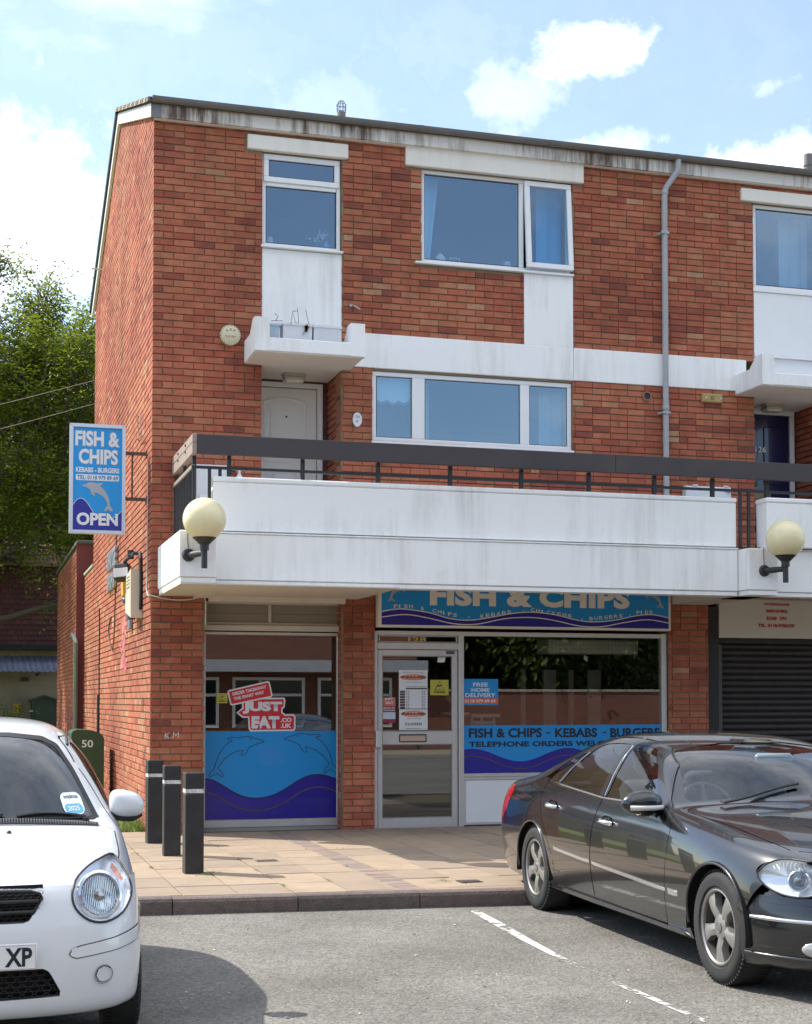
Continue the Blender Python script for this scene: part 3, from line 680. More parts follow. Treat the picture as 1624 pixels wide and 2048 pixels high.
# rooms behind the upper windows: walls, ceiling, floor, curtains, things on the sill
M_ROOM = mat('room_grey', (.22, .24, .27), .9); M_CURT = mat('curtain_pale_blue', (.50, .78, .86), .8, var=.08, vscale=3); M_CURTB = mat('curtain_blue', (.07, .55, .92), .8, var=.06, vscale=3); M_NET = mat('curtain_grey', (.42, .50, .52), .85)
def room(x0, x1, y0, y1, z0, z1, m):
    """five inner faces of a room"""
    q = MB(); q.quad((x0, y1, z0), (x1, y1, z0), (x1, y1, z1), (x0, y1, z1)); q.quad((x0, y0, z0), (x0, y1, z0), (x0, y1, z1), (x0, y0, z1)); q.quad((x1, y0, z0), (x1, y0, z1), (x1, y1, z1), (x1, y1, z0))
    q.quad((x0, y0, z0), (x1, y0, z0), (x1, y1, z0), (x0, y1, z0)); q.quad((x0, y0, z1), (x0, y1, z1), (x1, y1, z1), (x1, y0, z1)); return q.build('room', m, BLD)
def curtain(x0, x1, z0, z1, y, m, taper=0, fold=.03, n=None):
    n = n or max(8, int((x1 - x0) / .018)); P = []
    for i in range(n + 1):
        t = i / n
        for z in (z0, (z0 + z1) / 2, z1):
            s = 1 if taper == 0 else 1 - abs(taper) * (z1 - z) / (z1 - z0)
            x = x0 + (x1 - x0) * t * s if taper >= 0 else x1 - (x1 - x0) * (1 - t) * s
            P.append((x, y + math.sin(t * n * .75) * fold * .4 + rng.uniform(-.002, .002), z))
    return MB().add(P, [(i * 3 + j, i * 3 + 3 + j, i * 3 + 4 + j, i * 3 + 1 + j) for i in range(n) for j in (0, 1)]).build('curtain', m, BLD, smooth=True)
room(1.0, 2.6, .28, 2.5, 5.9, 7.6, M_ROOM); room(2.7, 6.0, .28, 3.5, 5.75, 7.62, M_ROOM); room(2.2, 5.6, .28, 3.5, 3.2, 5.12, M_ROOM); room(7.1, 9.4, .28, 3, 5.75, 7.6, M_ROOM)
curtain(3.09, 3.36, 6.42, 7.5, .33, M_CURT, taper=.45); curtain(4.60, 4.92, 6.40, 7.5, .36, M_CURTB)
curtain(3.12, 3.24, 4.36, 5.06, .33, M_NET); curtain(4.62, 4.90, 4.36, 5.06, .34, M_NET); curtain(7.9, 8.3, 6.44, 7.48, .4, M_NET)
# scalloped blind in the left light of the lower window
pts = [(2.54, 5.06), (2.54, 4.86)] + [(2.54 + .41 * i / 24, 4.82 - .035 * abs(math.sin(i / 24 * math.pi * 3)) - .02 * math.sin(i / 24 * math.pi)) for i in range(25)] + [(2.95, 4.86), (2.95, 5.06)]
bl = MB().prism(pts, FR, .12, .125).build('blind', mat('blind_pale', (.60, .70, .68), .8), BLD)
for i in range(25): MB().lathe([(0, -.012), (.008, 0), (0, .012)], Matrix.Translation((2.54 + .41 * i / 24, .12, 4.80 - .035 * abs(math.sin(i / 24 * math.pi * 3)) - .02 * math.sin(i / 24 * math.pi))), 5).build('tassel', M_NET, bl)
M_ORN = mat('ornament_white', (.72, .70, .64), .5)
def ornament(x, z, w, h, lab, kind=0, y=.22):
    m = MB()
    if kind == 0: m.lathe([(.0, 0), (w * .5, 0), (w * .5, h * .45), (w * .36, h * .7), (w * .15, h * .95), (0, h)], Matrix.Translation((x, y, z)), 12)
    elif kind == 1:
        frame_ring(m, x - w / 2, x + w / 2, z, z + h, y, .012, .012)
        m.box(x - .01, x + .01, y + .012, y + .06, z, z + h * .6)
    else: m.lathe([(0, 0), (w * .3, 0), (w * .5, h * .5), (w * .45, h), (0, h * .96)], Matrix.Translation((x, y, z)), 12)
    tag(m.build('ornament', M_ORN, None, smooth=True), lab, 'ornament')
ornament(3.35, 6.46, .13, .12, 'domed white clock ornament on the sill of the wide top window'); ornament(3.53, 6.46, .13, .085, 'thin white photo frame on the sill of the wide top window', 1)
ornament(4.18, 6.455, .09, .09, 'small white ornament at the right end of the wide top window sill', 2); ornament(1.33, 6.48, .08, .11, 'pale cup shaped pot at the left of the narrow top window', 2)
# flower spray in the narrow window
fl = MB(); fx, fz = 1.93, 6.60; r3_ = random.Random(5)
for _ in range(46):
    a, b, s = r3_.gauss(0, .055), r3_.gauss(0, .035), r3_.uniform(.008, .018)
    c = Vector((fx + a, .24 + r3_.uniform(-.03, .03), fz + .06 + b + a * .35)); u = Vector((r3_.uniform(-1, 1), r3_.uniform(-1, 1), r3_.uniform(-1, 1))).normalized() * s; w = u.orthogonal().normalized() * s
    fl.add([c - u - w, c + u - w, c + u + w, c - u + w], [(0, 1, 2, 3)])
fs = thing('flower_vase', 'white flowers in a blue vase behind the narrow top window', 'vase', (fx + .08, .24, 6.48)); fl.build('petals', M_ORN, fs)
MB().lathe([(0, 0), (.03, 0), (.04, .06), (.02, .11), (.024, .12)], Matrix.Translation((fx + .06, .24, 6.48)), 12).build('vase', mat('vase_blue', (.2, .38, .7), .3), fs, smooth=True)

# ---- porch canopies with planting trays over the flat doors
def canopy(x0, x1, yf, zb, seen_label):
    m = MB(); yb = .0
    m.bbox(x0 + .012, x1 - .012, yf + .012, -.004, zb + .004, zb + .05, .006)                                       # base of tray
    m.bbox(x0 + .15, x1 - .15, yf, yf + .09, zb + .0, zb + .145, .008)                              # low front wall
    for a, b in ((x0, x0 + .16), (x1 - .16, x1)):                                       # raised ends, sloping back to the wall
        m.prism([(yf - .001, zb - .001), (yf - .001, zb + .36), (yf + .14, zb + .36), (yf + .30, zb + .235), (-.003, zb + .235), (-.003, zb - .001)], lambda u, v, d: (d, u, v), a, b)
    p = m.build('canopy', M_REND, BLD)
    MB().box(x0 + .012, x1 - .012, yf + .012, .70, zb - .012, zb - .002).build('canopy_soffit', M_SOFF, p)
    MB().box(x0 - .0, x1, yf + .02, yf + .035, zb - .014, zb - .003).build('drip_strip', M_LINT, p)
    return p
canopy(1.005, 2.216, -.65, 5.095, ''); canopy(7.05, 8.5, -.65, 5.09, '')
tr = thing('plant_trough', 'white plastic trough of dead stems on the ledge over the white door', 'planter', (1.6, -.4, 5.145))
def trough(x0, x1, name, m, dz=0):
    t = MB(); t.prism([(-.49, 5.147), (-.51, 5.33), (-.50, 5.345), (-.33, 5.345), (-.32, 5.33), (-.34, 5.147)], lambda u, v, d: (d, u, v + dz), x0, x1)
    t.box(x0 - .012, x1 + .012, -.518, -.312, 5.322 + dz, 5.347 + dz); return t.build(name, m, tr)
M_TRO = mat('trough_white', (.70, .71, .74), .5, var=.06, vscale=9, dirt=.25)
trough(1.34, 1.66, 'trough', M_TRO, .10); trough(1.68, 1.98, 'trough', M_TRO, .095)
trough(1.19, 1.30, 'trough', mat('trough_blue', (.42, .52, .60), .5, var=.1), .08)
st = MB()
for pts in (((1.42, 5.33), (1.44, 5.47), (1.47, 5.36), (1.50, 5.34)), ((1.505, 5.34), (1.50, 5.45), (1.495, 5.52)), ((1.44, 5.47), (1.50, 5.48)), ((1.62, 5.34), (1.60, 5.43), (1.585, 5.50)), ((1.25, 5.35), (1.28, 5.40), (1.24, 5.44)), ((1.20, 5.35), (1.33, 5.36)), ((1.58, 5.33), (1.63, 5.31), (1.57, 5.26), (1.555, 5.22))):
    st.tube([(x, -.522 + i * .004, z + .10) for i, (x, z) in enumerate(pts)], .0035, 5)
for _ in range(26): st.add([(1.59 + rng.gauss(0, .016), -.527, 5.39 + rng.gauss(0, .022)) for _ in range(3)], [(0, 1, 2)])
o_ = st.build('dead_stems', mat('dead_stem', (.20, .13, .07), .9), tr); o_['kind'] = 'stuff'

# ---- flat doors
def flat_door(x0, x1, zt, y, m_leaf, m_frame, blue):
    z0 = 3.0
    f = MB(); f.bbox(x0, x1, y, y + .07, zt - .06, zt, .006).bbox(x0, x0 + .065, y + .001, y + .07, z0, zt - .06, .006).bbox(x1 - .065, x1, y + .001, y + .07, z0, zt - .06, .006)
    fr = f.build('door_frame', m_frame, BLD)
    MB().bbox(x0 + .072, x1 - .072, y + .022, y + .06, z0, zt - .068, .004).build('door_leaf', m_leaf, fr)
    return fr, x0 + .072, x1 - .072, y + .022
M_LEAF = mat('door_cream_white', (.78, .76, .71), .4)
fr, a, b, y = flat_door(1.16, 2.062, 5.062, .70, M_LEAF, M_UPVC, False)
def ring_panel(cx, hw, z0, zs, rise, y, w, m, parent, name='door_panel'):
    """moulded panel with an arched head: a raised ring and a raised field"""
    def outline(k): return [(cx - hw + k, z0 + k)] + [(cx - hw + k + (2 * hw - 2 * k) * i / 12, zs - k + rise * math.sin(math.pi * i / 12)) for i in range(13)] + [(cx + hw - k, z0 + k)]
    o, i_ = outline(0), outline(w); n = len(o); m_ = MB()
    P = [(u, y - .002, v) for u, v in o] + [(u, y - .012, v) for u, v in outline(w * .4)] + [(u, y - .002, v) for u, v in i_]
    m_.add(P, [(j + k * n, (j + 1) % n + k * n, (j + 1) % n + (k + 1) * n, j + (k + 1) * n) for k in (0, 1) for j in range(n)])
    q = outline(w + .055); m_.prism(q, FR, y - .010, y + .01); return m_.build(name, m, parent, smooth=50)
cx = (a + b) / 2
ring_panel(cx, .26, 4.12, 4.84, .055, y, .035, M_LEAF, fr)
ring_panel(cx, .26, 3.12, 3.78, .0, y, .035, M_LEAF, fr)
MB().lathe([(0, .016), (.012, .016), (.016, 0)], Matrix.Translation((cx + .02, y, 4.66)) @ Matrix.Rotation(math.pi / 2, 4, 'X'), 12).build('peephole', mat('peephole_dark', (.05, .045, .04), .3, metal=.6), fr)
q = MB(); frame_ring(q, cx - .14, cx + .14, 3.93, 4.0, y - .012, .010, .014); q.box(cx - .125, cx + .125, y - .006, y + .002, 3.94, 3.99); q.build('letterbox', M_UPVC, fr)
M_MAROON = mat('maroon_board', (.085, .025, .022), .6)
MB().box(1.14, 2.115, .702, .76, 5.064, 5.098).box(2.064, 2.114, .704, .76, 3.0, 5.064).build('door_surround', M_MAROON, BLD)
M_NAVY = mat('door_navy', (.012, .016, .075), .22, coat=.6)
fr, a, b, y = flat_door(7.30, 8.285, 5.082, .70, M_NAVY, M_UPVC, True)
for x_ in (a + .09, a + .47): 
    for z0_, z1_ in ((3.2, 3.75), (4.12, 4.86)): MB().bbox(x_, x_ + .29, y - .014, y + .01, z0_, z1_, .018).build('door_panel', M_NAVY, fr)
MB().bbox(a + .26, a + .56, y - .02, y, 3.93, 4.02, .004).build('letterbox', mat('brass_old', (.30, .22, .12), .4, metal=.8), fr)
place_text('door_number', fit_text('126', .155, .075, bold=.03, ext=.003), mat('number_white', (.8, .8, .8), .4), front_M(a + .345, y - .019, 4.53), fr)
MB().box(7.30, 8.29, .705, .76, 5.083, 5.10).build('door_surround', M_UPVC, BLD)
MB().lathe([(0, .05), (.03, .05), (.038, .03), (.02, 0)], Matrix.Translation((a + .33, y, 4.12)) @ Matrix.Rotation(math.pi / 2, 4, 'X'), 14).build('door_knob', mat('knob_dark', (.06, .055, .05), .3, metal=.8), fr)
# blank backs so that nothing shows through the recesses
mb = MB(); 
for x0, x1 in ((1.1, 2.2), (7.2, 8.4)): mb.quad((x0, .78, 2.9), (x1, .78, 2.9), (x1, .78, 5.3), (x0, .78, 5.3)).quad((x0 + .095, .02, 2.9), (x0 + .095, .8, 2.9), (x0 + .095, .8, 5.12), (x0 + .095, .02, 5.12))
mb.quad((8.36, .0, 2.9), (8.36, .8, 2.9), (8.36, .8, 5.12), (8.36, .0, 5.12)).quad((2.165, .06, 2.9), (2.165, .8, 2.9), (2.165, .8, 5.12), (2.165, .06, 5.12)).build('recess_lining', M_MORT, BLD)
mb = MB(); mb.box(2.116, 2.16, .715, .78, 2.9, 5.12).build('recess_corner', M_MAROON, BLD)

# ---- balcony: slab, fascia, end blocks, parapets
bal = MB(); bal.box(.09, XMAX, -1.49, -.002, 2.70, 3.0)
balc = bal.build('balcony', M_REND, BLD)
def fascia(x0, x1, yf, z0, z1, name='balcony_fascia'):
    m = MB(); m.bbox(x0, x1, yf, yf + .2, z0 + .05, z1, .008); m.bbox(x0 + .003, x1 - .003, yf + .012, yf + .2, z0, z0 + .046, .005); m.bbox(x0 - .004, x1 + .004, yf - .010, yf + .2, z1 + .001, z1 + .016, .004); return m.build(name, M_REND, balc)
fascia(.44, 6.225, -1.53, 2.512, 3.022); fascia(6.60, XMAX, -1.55, 2.512, 3.022)
for x0, x1 in ((.07, .432), (6.232, 6.592)): 
    m = MB(); m.bbox(x0, x1, -1.75, -1.0 if x0 > 1 else -.004, 2.565, 3.02, .008); m.bbox(x0 + .012, x1 - .004, -1.738, -1.0 if x0 > 1 else -.06, 2.51, 2.562, .005)
    m.build('end_block', M_REND, balc)
def parapet(x0, x1, yf):
    m = MB(); m.bbox(x0, x1, yf, yf + .24, 3.05, 3.545, .010); m.bbox(x0 - .006, x1 + .006, yf - .008, yf + .25, 3.5465, 3.600, .012); m.build('parapet', M_REND, balc)
parapet(.437, 6.24, -1.475); parapet(6.537, XMAX, -1.62)
MB().box(.44, XMAX, -1.478, -1.3, 3.024, 3.049).build('shadow_gap', mat('gap_shadow_dirt', (.07, .06, .05), .95), balc)  # dark colour stands in for the shadow line below the parapet, with some dirt
MB().box(.085, 2.30, -1.735, -.003, 2.497, 2.5095).box(.085, .44, -1.7, -.004, 2.51, 2.7).box(.44, 2.30, -1.49, -.004, 2.51, 2.7).box(6.135, 6.63, -1.49, -.004, 2.51, 2.7).box(2.30, 6.135, -1.45, -.004, 2.688, 2.699).box(6.63, XMAX, -1.45, -.004, 2.688, 2.699).build('soffit', M_SOFF, balc)
MB().box(.62, 2.14, -.10, .0, 2.44, 2.497).box(.45, .62, -.5, -.002, 2.48, 2.497).build('soffit_board', M_SOFF, balc)
# railing: deep dark handrail board, thin rail, posts, balusters
M_RAIL = mat('railing_brown', (.052, .043, .045), .55, var=.25, vscale=3, dirt=.25, dscale=2, dirtcol=(.12, .09, .07)); M_RAILT = mat('railing_end_board', (.30, .23, .19), .7, var=.15, vscale=6, dirt=.2)
M_IRON = mat('railing_iron', (.028, .028, .030), .45, var=.2, vscale=8)
rl = MB(); rl.bbox(.262, 4.75, -1.575, -1.52, 3.802, 3.997, .004).bbox(4.753, XMAX, -1.574, -1.519, 3.803, 3.998, .004)
rail = rl.build('railing', M_RAIL, BLD)
MB().bbox(.215, .26, -1.577, -.03, 3.800, 3.910, .004).bbox(.2155, .26, -1.578, -.03, 3.914, 3.999, .004).box(.262, .30, -1.52, -.03, 3.82, 3.99).build('end_board', M_RAILT, rail)
for y_, z_ in ((-1.1, 3.955), (-1.1, 3.885), (-.55, 3.955), (-.55, 3.885)): MB().lathe([(0, .01), (.012, .01), (.012, 0)], Matrix.Translation((.214, y_, z_)) @ Matrix.Rotation(-math.pi / 2, 4, 'Y'), 8).build('bolt', M_IRON, rail)
MB().box(.225, XMAX, -1.465, -1.435, 3.672, 3.70).build('thin_rail', M_IRON, rail)
MB().bbox(.222, .262, -1.46, -.02, 3.668, 3.708, .003).build('thin_rail', mat('rail_weathered', (.27, .24, .20), .7, var=.2), rail)
for x in (.60, 1.351, 2.145, 2.925, 3.716, 4.489, 5.26, 5.96, 6.63, 7.3, 8.1, 8.9): MB().box(x - .02, x + .02, -1.47, -1.43, 3.02 if x > 6.2 else 3.60, 3.81).build('post', M_IRON, rail)
for y in (-1.4, -.72, -.1): MB().box(.24, .275, y - .02, y + .02, 3.69, 3.81).build('post', M_IRON, rail)
for k in range(13): y = -1.42 + k * .113; MB().box(.232, .256, y - .007, y + .007, 3.02, 3.67).build('baluster', M_IRON, rail)
for x in (.252, .405, .51, 6.30, 6.405): MB().box(x - .016, x + .016, -1.462, -1.438, 3.02, 3.672).build('baluster', M_IRON, rail)
MB().box(.235, .45, -1.462, -1.44, 3.03, 3.05).box(6.25, 6.54, -1.462, -1.44, 3.03, 3.06).build('thin_rail', M_IRON, rail)

# ---- ground floor: shop window on the left
def shop_frame(x0, x1, z0, z1, y, w, d, name='shop_window', wb=None):
    f = MB(); frame_ring(f, x0, x1, z0, z1, y, w, d, 0, wb); return f.build(name, M_ALU, BLD)
YS = .27
sw = shop_frame(.605, 2.165, -.045, 2.13, YS, .034, .06, wb=.085)
MB().box(.639, 2.131, YS + .022, YS + .030, .042, 2.094).build('pane', G_SHOP, sw)
MB().bbox(.60, 2.19, YS - .035, YS + .05, 2.142, 2.205, .006).bbox(1.08, 2.192, YS - .037, YS + .03, 2.143, 2.206, .004).build('transom', mat('transom_cream', (.60, .54, .46), .6, var=.1, vscale=4, dirt=.25), sw)
fl_ = MB(); frame_ring(fl_, .61, 2.17, 2.208, 2.47, YS + .0, .028, .05); fl_.bbox(1.34, 1.375, YS - .003, YS + .05, 2.236, 2.442, .004); fan = fl_.build('fanlight', MATS['transom_cream'], sw)
M_OBS = mat('fanlight_board', (.26, .225, .17), .5, var=.12, vscale=2)
for a, b in ((.638, 1.34), (1.375, 2.142)): MB().box(a, b, YS + .02, YS + .03, 2.236, 2.335).box(a, b, YS + .018, YS + .028, 2.338, 2.442).build('board', M_OBS, BLD)
MB().box(.605, 2.165, YS - .02, YS + .06, -.12, -.047).build('plinth', mat('plinth_grey', (.30, .28, .255), .9, var=.2, dirt=.3), BLD)
# door and right-hand window set: one aluminium screen
YD = .03; scr = MB()
scr.bbox(2.505, 2.545, YD - .005, YD + .09, -.085, 2.15, .004).bbox(3.508, 3.57, YD - .004, YD + .09, -.085, 2.15, .004).bbox(6.06, 6.122, YD - .004, YD + .09, -.085, 2.16, .004)
scr.bbox(2.545, 6.06, YD - .003, YD + .09, 2.105, 2.155, .004).bbox(2.545, 3.508, YD - .002, YD + .09, 1.945, 2.02, .004).bbox(3.57, 6.06, YD - .003, YD + .09, .488, .528, .004)
screen = scr.build('shop_screen', M_ALU, BLD)
MB().box(2.56, 3.49, YD + .03, YD + .038, 2.02, 2.105).build('pane', G_SHOP, screen)
q = MB(); frame_ring(q, 2.56, 3.495, 2.021, 2.104, YD + .005, .013, .03); q.build('gasket', M_ALU, screen)
MB().box(3.571, 6.059, YD + .03, YD + .038, .529, 2.104).build('pane', G_SHOP, screen)
MB().box(3.56, 6.07, YD + .012, YD + .05, -.06, .486).build('stall_riser', mat('riser_white', (.76, .76, .77), .5, var=.03, dirt=.1), screen)
q = MB(); frame_ring(q, 3.56, 6.06, -.062, .487, YD - .001, .035, .02); q.build('riser_trim', M_ALU, screen)
MB().bbox(2.50, 6.13, YD - .02, YD + .1, -.11, -.086, .004).build('threshold', M_ALU, screen)
d = MB(); x0, x1, z0, z1, y = 2.553, 3.498, -.078, 1.94, YD + .012
d.bbox(x0, x0 + .05, y, y + .05, z0, z1, .004).bbox(x1 - .062, x1, y, y + .05, z0, z1, .004).bbox(x0 + .05, x1 - .062, y + .001, y + .05, z1 - .068, z1, .004).bbox(x0 + .05, x1 - .062, y + .001, y + .05, .868, 1.015, .004).bbox(x0 + .05, x1 - .062, y + .001, y + .05, z0, .035, .004)
door = d.build('shop_door', M_ALU, BLD)
MB().box(x0 + .051, x1 - .063, y + .02, y + .028, 1.016, z1 - .069).build('pane', G_DOOR, door); MB().box(x0 + .051, x1 - .063, y + .02, y + .028, .036, .867).build('pane', G_DOOR, door)
for a, b in ((1.016, z1 - .069), (.036, .867)):
    q = MB(); frame_ring(q, x0 + .05, x1 - .062, a - .001, b + .001, y + .004, .010, .02); q.build('gasket', mat('gasket_grey', (.30, .29, .27), .5), door)
MB().bbox(2.515, 2.585, y - .07, y - .012, .835, 1.03, .008).bbox(2.535, 2.57, y - .014, y + .005, .86, 1.0, .004).build('door_handle', M_ALU, door)
q = MB(); frame_ring(q, 2.80, 3.125, .892, .982, y - .009, .012, .012); q.build('letterbox_frame', M_BLACK, door); MB().bbox(2.812, 3.113, y - .010, y + .002, .90, .965, .006).build('letterbox', mat('letterbox_copper', (.60, .44, .36), .35, metal=.5), door)
MB().lathe([(0, .006), (.014, .006), (.016, 0)], Matrix.Translation((2.527, y, 1.12)) @ Matrix.Rotation(math.pi / 2, 4, 'X'), 12).build('lock', M_BLACK, door)
MB().bbox(3.36, 3.46, y - .008, y + .004, 1.895, 1.93, .003).build('closer_plate', mat('closer_grey', (.08, .08, .085), .5), door)

# next shop: roller shutter in dark guides
M_SHUT = mat('shutter_dark', (.045, .036, .034), .5, var=.2, vscale=4); M_GUIDE = mat('guide_dark', (.022, .02, .02), .6)
sh = MB(); sh.box(6.665, 6.83, .06, .35, -.1, 2.5).box(6.83, XMAX, .12, .35, 2.06, 2.5); shop2 = sh.build('shutter_housing', M_GUIDE, BLD)
MB().bbox(6.835, 6.93, .16, .30, -.09, 2.05, .006).build('shutter_guide', mat('guide_grey', (.10, .09, .085), .5, var=.2), shop2)
for k in range(28):
    z = -.06 + k * .076
    MB().add([(x, yy, z + zz) for x in (6.93, XMAX) for yy, zz in ((.262, 0), (.236, .012), (.228, .036), (.236, .060), (.258, .072), (.262, .075))], [(i, i + 1, i + 7, i + 6) for i in range(5)]).build('slat', M_SHUT, shop2, smooth=50)
# shop interior: walls, floor, ceiling, counter, range, stool
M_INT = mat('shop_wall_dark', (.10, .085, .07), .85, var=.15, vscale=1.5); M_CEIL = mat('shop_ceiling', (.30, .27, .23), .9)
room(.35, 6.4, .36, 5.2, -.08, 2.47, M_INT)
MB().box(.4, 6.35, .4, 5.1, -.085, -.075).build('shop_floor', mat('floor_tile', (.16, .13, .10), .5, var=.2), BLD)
t = thing('serving_counter', 'long pale shop counter behind the glass door', 'counter', (4.4, 2.6, -.07)); MB().bbox(2.3, 6.2, 2.4, 3.0, -.07, .92, .01).build('front', mat('counter_front', (.36, .33, .28), .4), t); MB().bbox(2.25, 6.25, 2.34, 3.05, .92, .97, .01).build('top', mat('counter_top', (.55, .53, .50), .25), t)
t = thing('ceiling_light', 'boxy pale ceiling light fitting inside the right-hand shop window', 'light', (5.3, .75, 2.12)); MB().bbox(4.82, 6.0, .55, .95, 1.93, 2.10, .01).build('body', mat('fitting_cream', (.62, .58, .48), .5), t)
q = MB()
for i in range(24):
    for j in range(3): q.bbox(4.87 + i * .046, 4.905 + i * .046, .544, .552, 1.945 + j * .05, 1.983 + j * .05, .003)
q = q.build('diffuser_cell', mat('fitting_glass', (.74, .70, .60), .35), t); q['kind'] = 'stuff'
t = thing('step_stool', 'pale folding step stool inside the shop beside the delivery notice', 'stool', (3.95, .9, -.07))
MB().bbox(3.52, 3.84, .62, .8, 1.19, 1.225, .006).bbox(3.85, 4.22, .6, .84, 1.16, 1.205, .01).build('top', mat('stool_cream', (.66, .62, .52), .5), t)
MB().bbox(3.86, 4.16, .62, .82, 1.06, 1.12, .02).build('step', mat('stool_grey', (.55, .55, .54), .5), t)
mm = MB()
for a, b in ((3.88, 3.72), (4.15, 4.34), (4.0, 3.98)): mm.tube([(a, .65, 1.16), (b, .6, -.07)], .018, 8)
mm.build('leg', MATS['stool_grey'], t)
for i, x in enumerate((4.75, 5.05, 5.4, 5.66)): tag(MB().bbox(x, x + (.06 if i % 2 == 0 else .17), 1.3, 1.36, -.07, 1.75, .005).build('display_panel', mat('panel_tan', (.34, .29, .23), .6, var=.15), None), ('first', 'second', 'third', 'fourth')[i] + ' pale upright panel from the left inside the right-hand shop window', 'panel')
# ================================================================== SIGNS, LAMPS AND FITTINGS
P_SKY = mat('print_sky_blue', (.0, .27, .66), .35, coat=.2); P_NAVY = mat('print_navy', (.010, .006, .27), .35, coat=.2); P_WHITE = mat('print_white', (.72, .73, .74), .4)
P_GREY = mat('print_grey', (.36, .38, .42), .4); P_RED = mat('print_red', (.60, .025, .035), .35); P_BLACK = mat('print_black', (.012, .012, .02), .45); P_CREAM = mat('print_cream', (.80, .74, .66), .5)
P_GOLD = mat('print_gold', (.50, .34, .10), .4, metal=.3); P_YEL = mat('print_yellow', (.50, .45, .05), .5); P_ORANGE = mat('print_orange', (.72, .14, .03), .4); P_BROWN = mat('print_brown_line', (.10, .06, .05), .5)
M_SIGNAL = mat('sign_aluminium', (.62, .63, .65), .3, metal=.5)
DOLPHIN = [(213, 620), (240, 612), (262, 600), (285, 593), (320, 592), (350, 600), (375, 596), (402, 598), (398, 608), (380, 622), (400, 640), (425, 670), (448, 705), (462, 745), (470, 790), (480, 815), (495, 835), (493, 855), (475, 848), (455, 838), (435, 850), (420, 853),
           (422, 835), (437, 812), (447, 795), (440, 765), (420, 735), (395, 710), (365, 695), (335, 685), (325, 690), (335, 715), (320, 712), (300, 695), (290, 668), (275, 650), (250, 638), (225, 632)]
def flat(name, pts, y, m, parent, t=.0015, label=None): return MB().prism(pts, FR, y - t, y).build(name, m, parent, label=label)
def ribbon(pts, w):
    """closed outline of a stroke of width w along pts"""
    P = [Vector((p[0], p[1])) for p in pts]; L_, R_ = [], []
    for i, p in enumerate(P):
        t = (P[min(i + 1, len(P) - 1)] - P[max(i - 1, 0)]).normalized(); n = Vector((-t.y, t.x)) * w / 2
        L_.append(tuple(p + n)); R_.append(tuple(p - n))
    return L_, R_
def stroke(name, pts, w, y, m, parent, closed=False, t=.0015):
    if closed: pts = list(pts) + [pts[0]]
    a, b = ribbon(pts, w); n = len(a)
    return MB().add([(u, y - t, v) for u, v in a] + [(u, y - t, v) for u, v in b], [(i, i + 1, n + i + 1, n + i) for i in range(n - 1)]).build(name, m, parent)
def words(txt, x0, x1, z0, z1, y, m, parent, bold=.04, space=1.0, name='lettering', tilt=0.0, shear=0.0):
    return place_text(name, fit_text(txt, x1 - x0, z1 - z0, bold=bold, space=space, shear=shear), m, front_M(x0, y, z0, tilt), parent)

# ---- hanging shop sign on the gable
HS = thing('hanging_sign', 'tall blue shop sign hung out from the brick gable with a dolphin and OPEN', 'sign', (-.54, .45, 3.19))
X0, X1, Z0, Z1, YH = -.845, -.240, 3.195, 4.405, .42
MB().bbox(X0 + .004, X1 - .004, YH + .006, YH + .13, Z0 + .004, Z1 - .004, .004).build('sign_box', M_SIGNAL, HS)
f = MB(); W_ = .038
for pts in (((X0, Z0), (X1, Z0), (X1 - W_, Z0 + W_), (X0 + W_, Z0 + W_)), ((X1, Z0), (X1, Z1), (X1 - W_, Z1 - W_), (X1 - W_, Z0 + W_)), ((X1, Z1), (X0, Z1), (X0 + W_, Z1 - W_), (X1 - W_, Z1 - W_)), ((X0, Z1), (X0, Z0), (X0 + W_, Z0 + W_), (X0 + W_, Z1 - W_))):
    g = Vector((sum(p[0] for p in pts) / 4, sum(p[1] for p in pts) / 4)); q = [tuple(Vector(p) + (g - Vector(p)) * .004) for p in pts]
    f.prism(q, FR, YH - .012, YH + .014)
f.build('sign_frame', M_SIGNAL, HS)
hx = lambda x: X0 + W_ + (x - 130) / 450 * (X1 - X0 - 2 * W_); hz = lambda y: Z0 + W_ + (1030 - y) / 942 * (Z1 - Z0 - 2 * W_); hp = lambda pts: [(hx(a), hz(b)) for a, b in pts]
yf = YH + .004
flat('sign_face', hp([(130, 88), (580, 88), (580, 1030), (130, 1030)]), yf, P_SKY, HS)
wave = smooth_pts([(130, 805), (165, 757), (205, 742), (245, 762), (290, 822), (330, 882), (380, 920), (440, 934), (500, 915), (545, 880), (580, 845)], 5, False)
flat('wave', hp([(130, 1030)] + wave + [(580, 1030)]), yf - .0015, P_NAVY, HS); stroke('wave_line', hp(wave), .005, yf - .0032, P_WHITE, HS)
flat('dolphin', hp(smooth_pts(DOLPHIN, 3)), yf - .0035, P_GREY, HS)
flat('dolphin_eye', [(hx(278) + .005 * math.cos(a), hz(607) + .005 * math.sin(a)) for a in [i * math.pi / 4 for i in range(8)]], yf - .0055, P_WHITE, HS)
def lit(txt, xa, xb, ya, yb, m=P_WHITE, bold=.06, halo=None, dy=.0035, tilt=0):
    if halo: words(txt, hx(xa) - .006, hx(xb) + .006, hz(yb) - .006, hz(ya) + .006, yf - dy + .001, halo, HS, bold=bold + .03, name='lettering_outline')
    words(txt, hx(xa), hx(xb), hz(yb), hz(ya), yf - dy - .001, m, HS, bold=bold)
P_HALO = mat('print_halo', (.33, .40, .50), .4)
lit('FISH &', 150, 555, 122, 260, halo=P_HALO, bold=.045); lit('CHIPS', 182, 540, 288, 424, halo=P_HALO, bold=.045); lit('KEBABS - BURGERS', 155, 555, 455, 502, bold=.05)
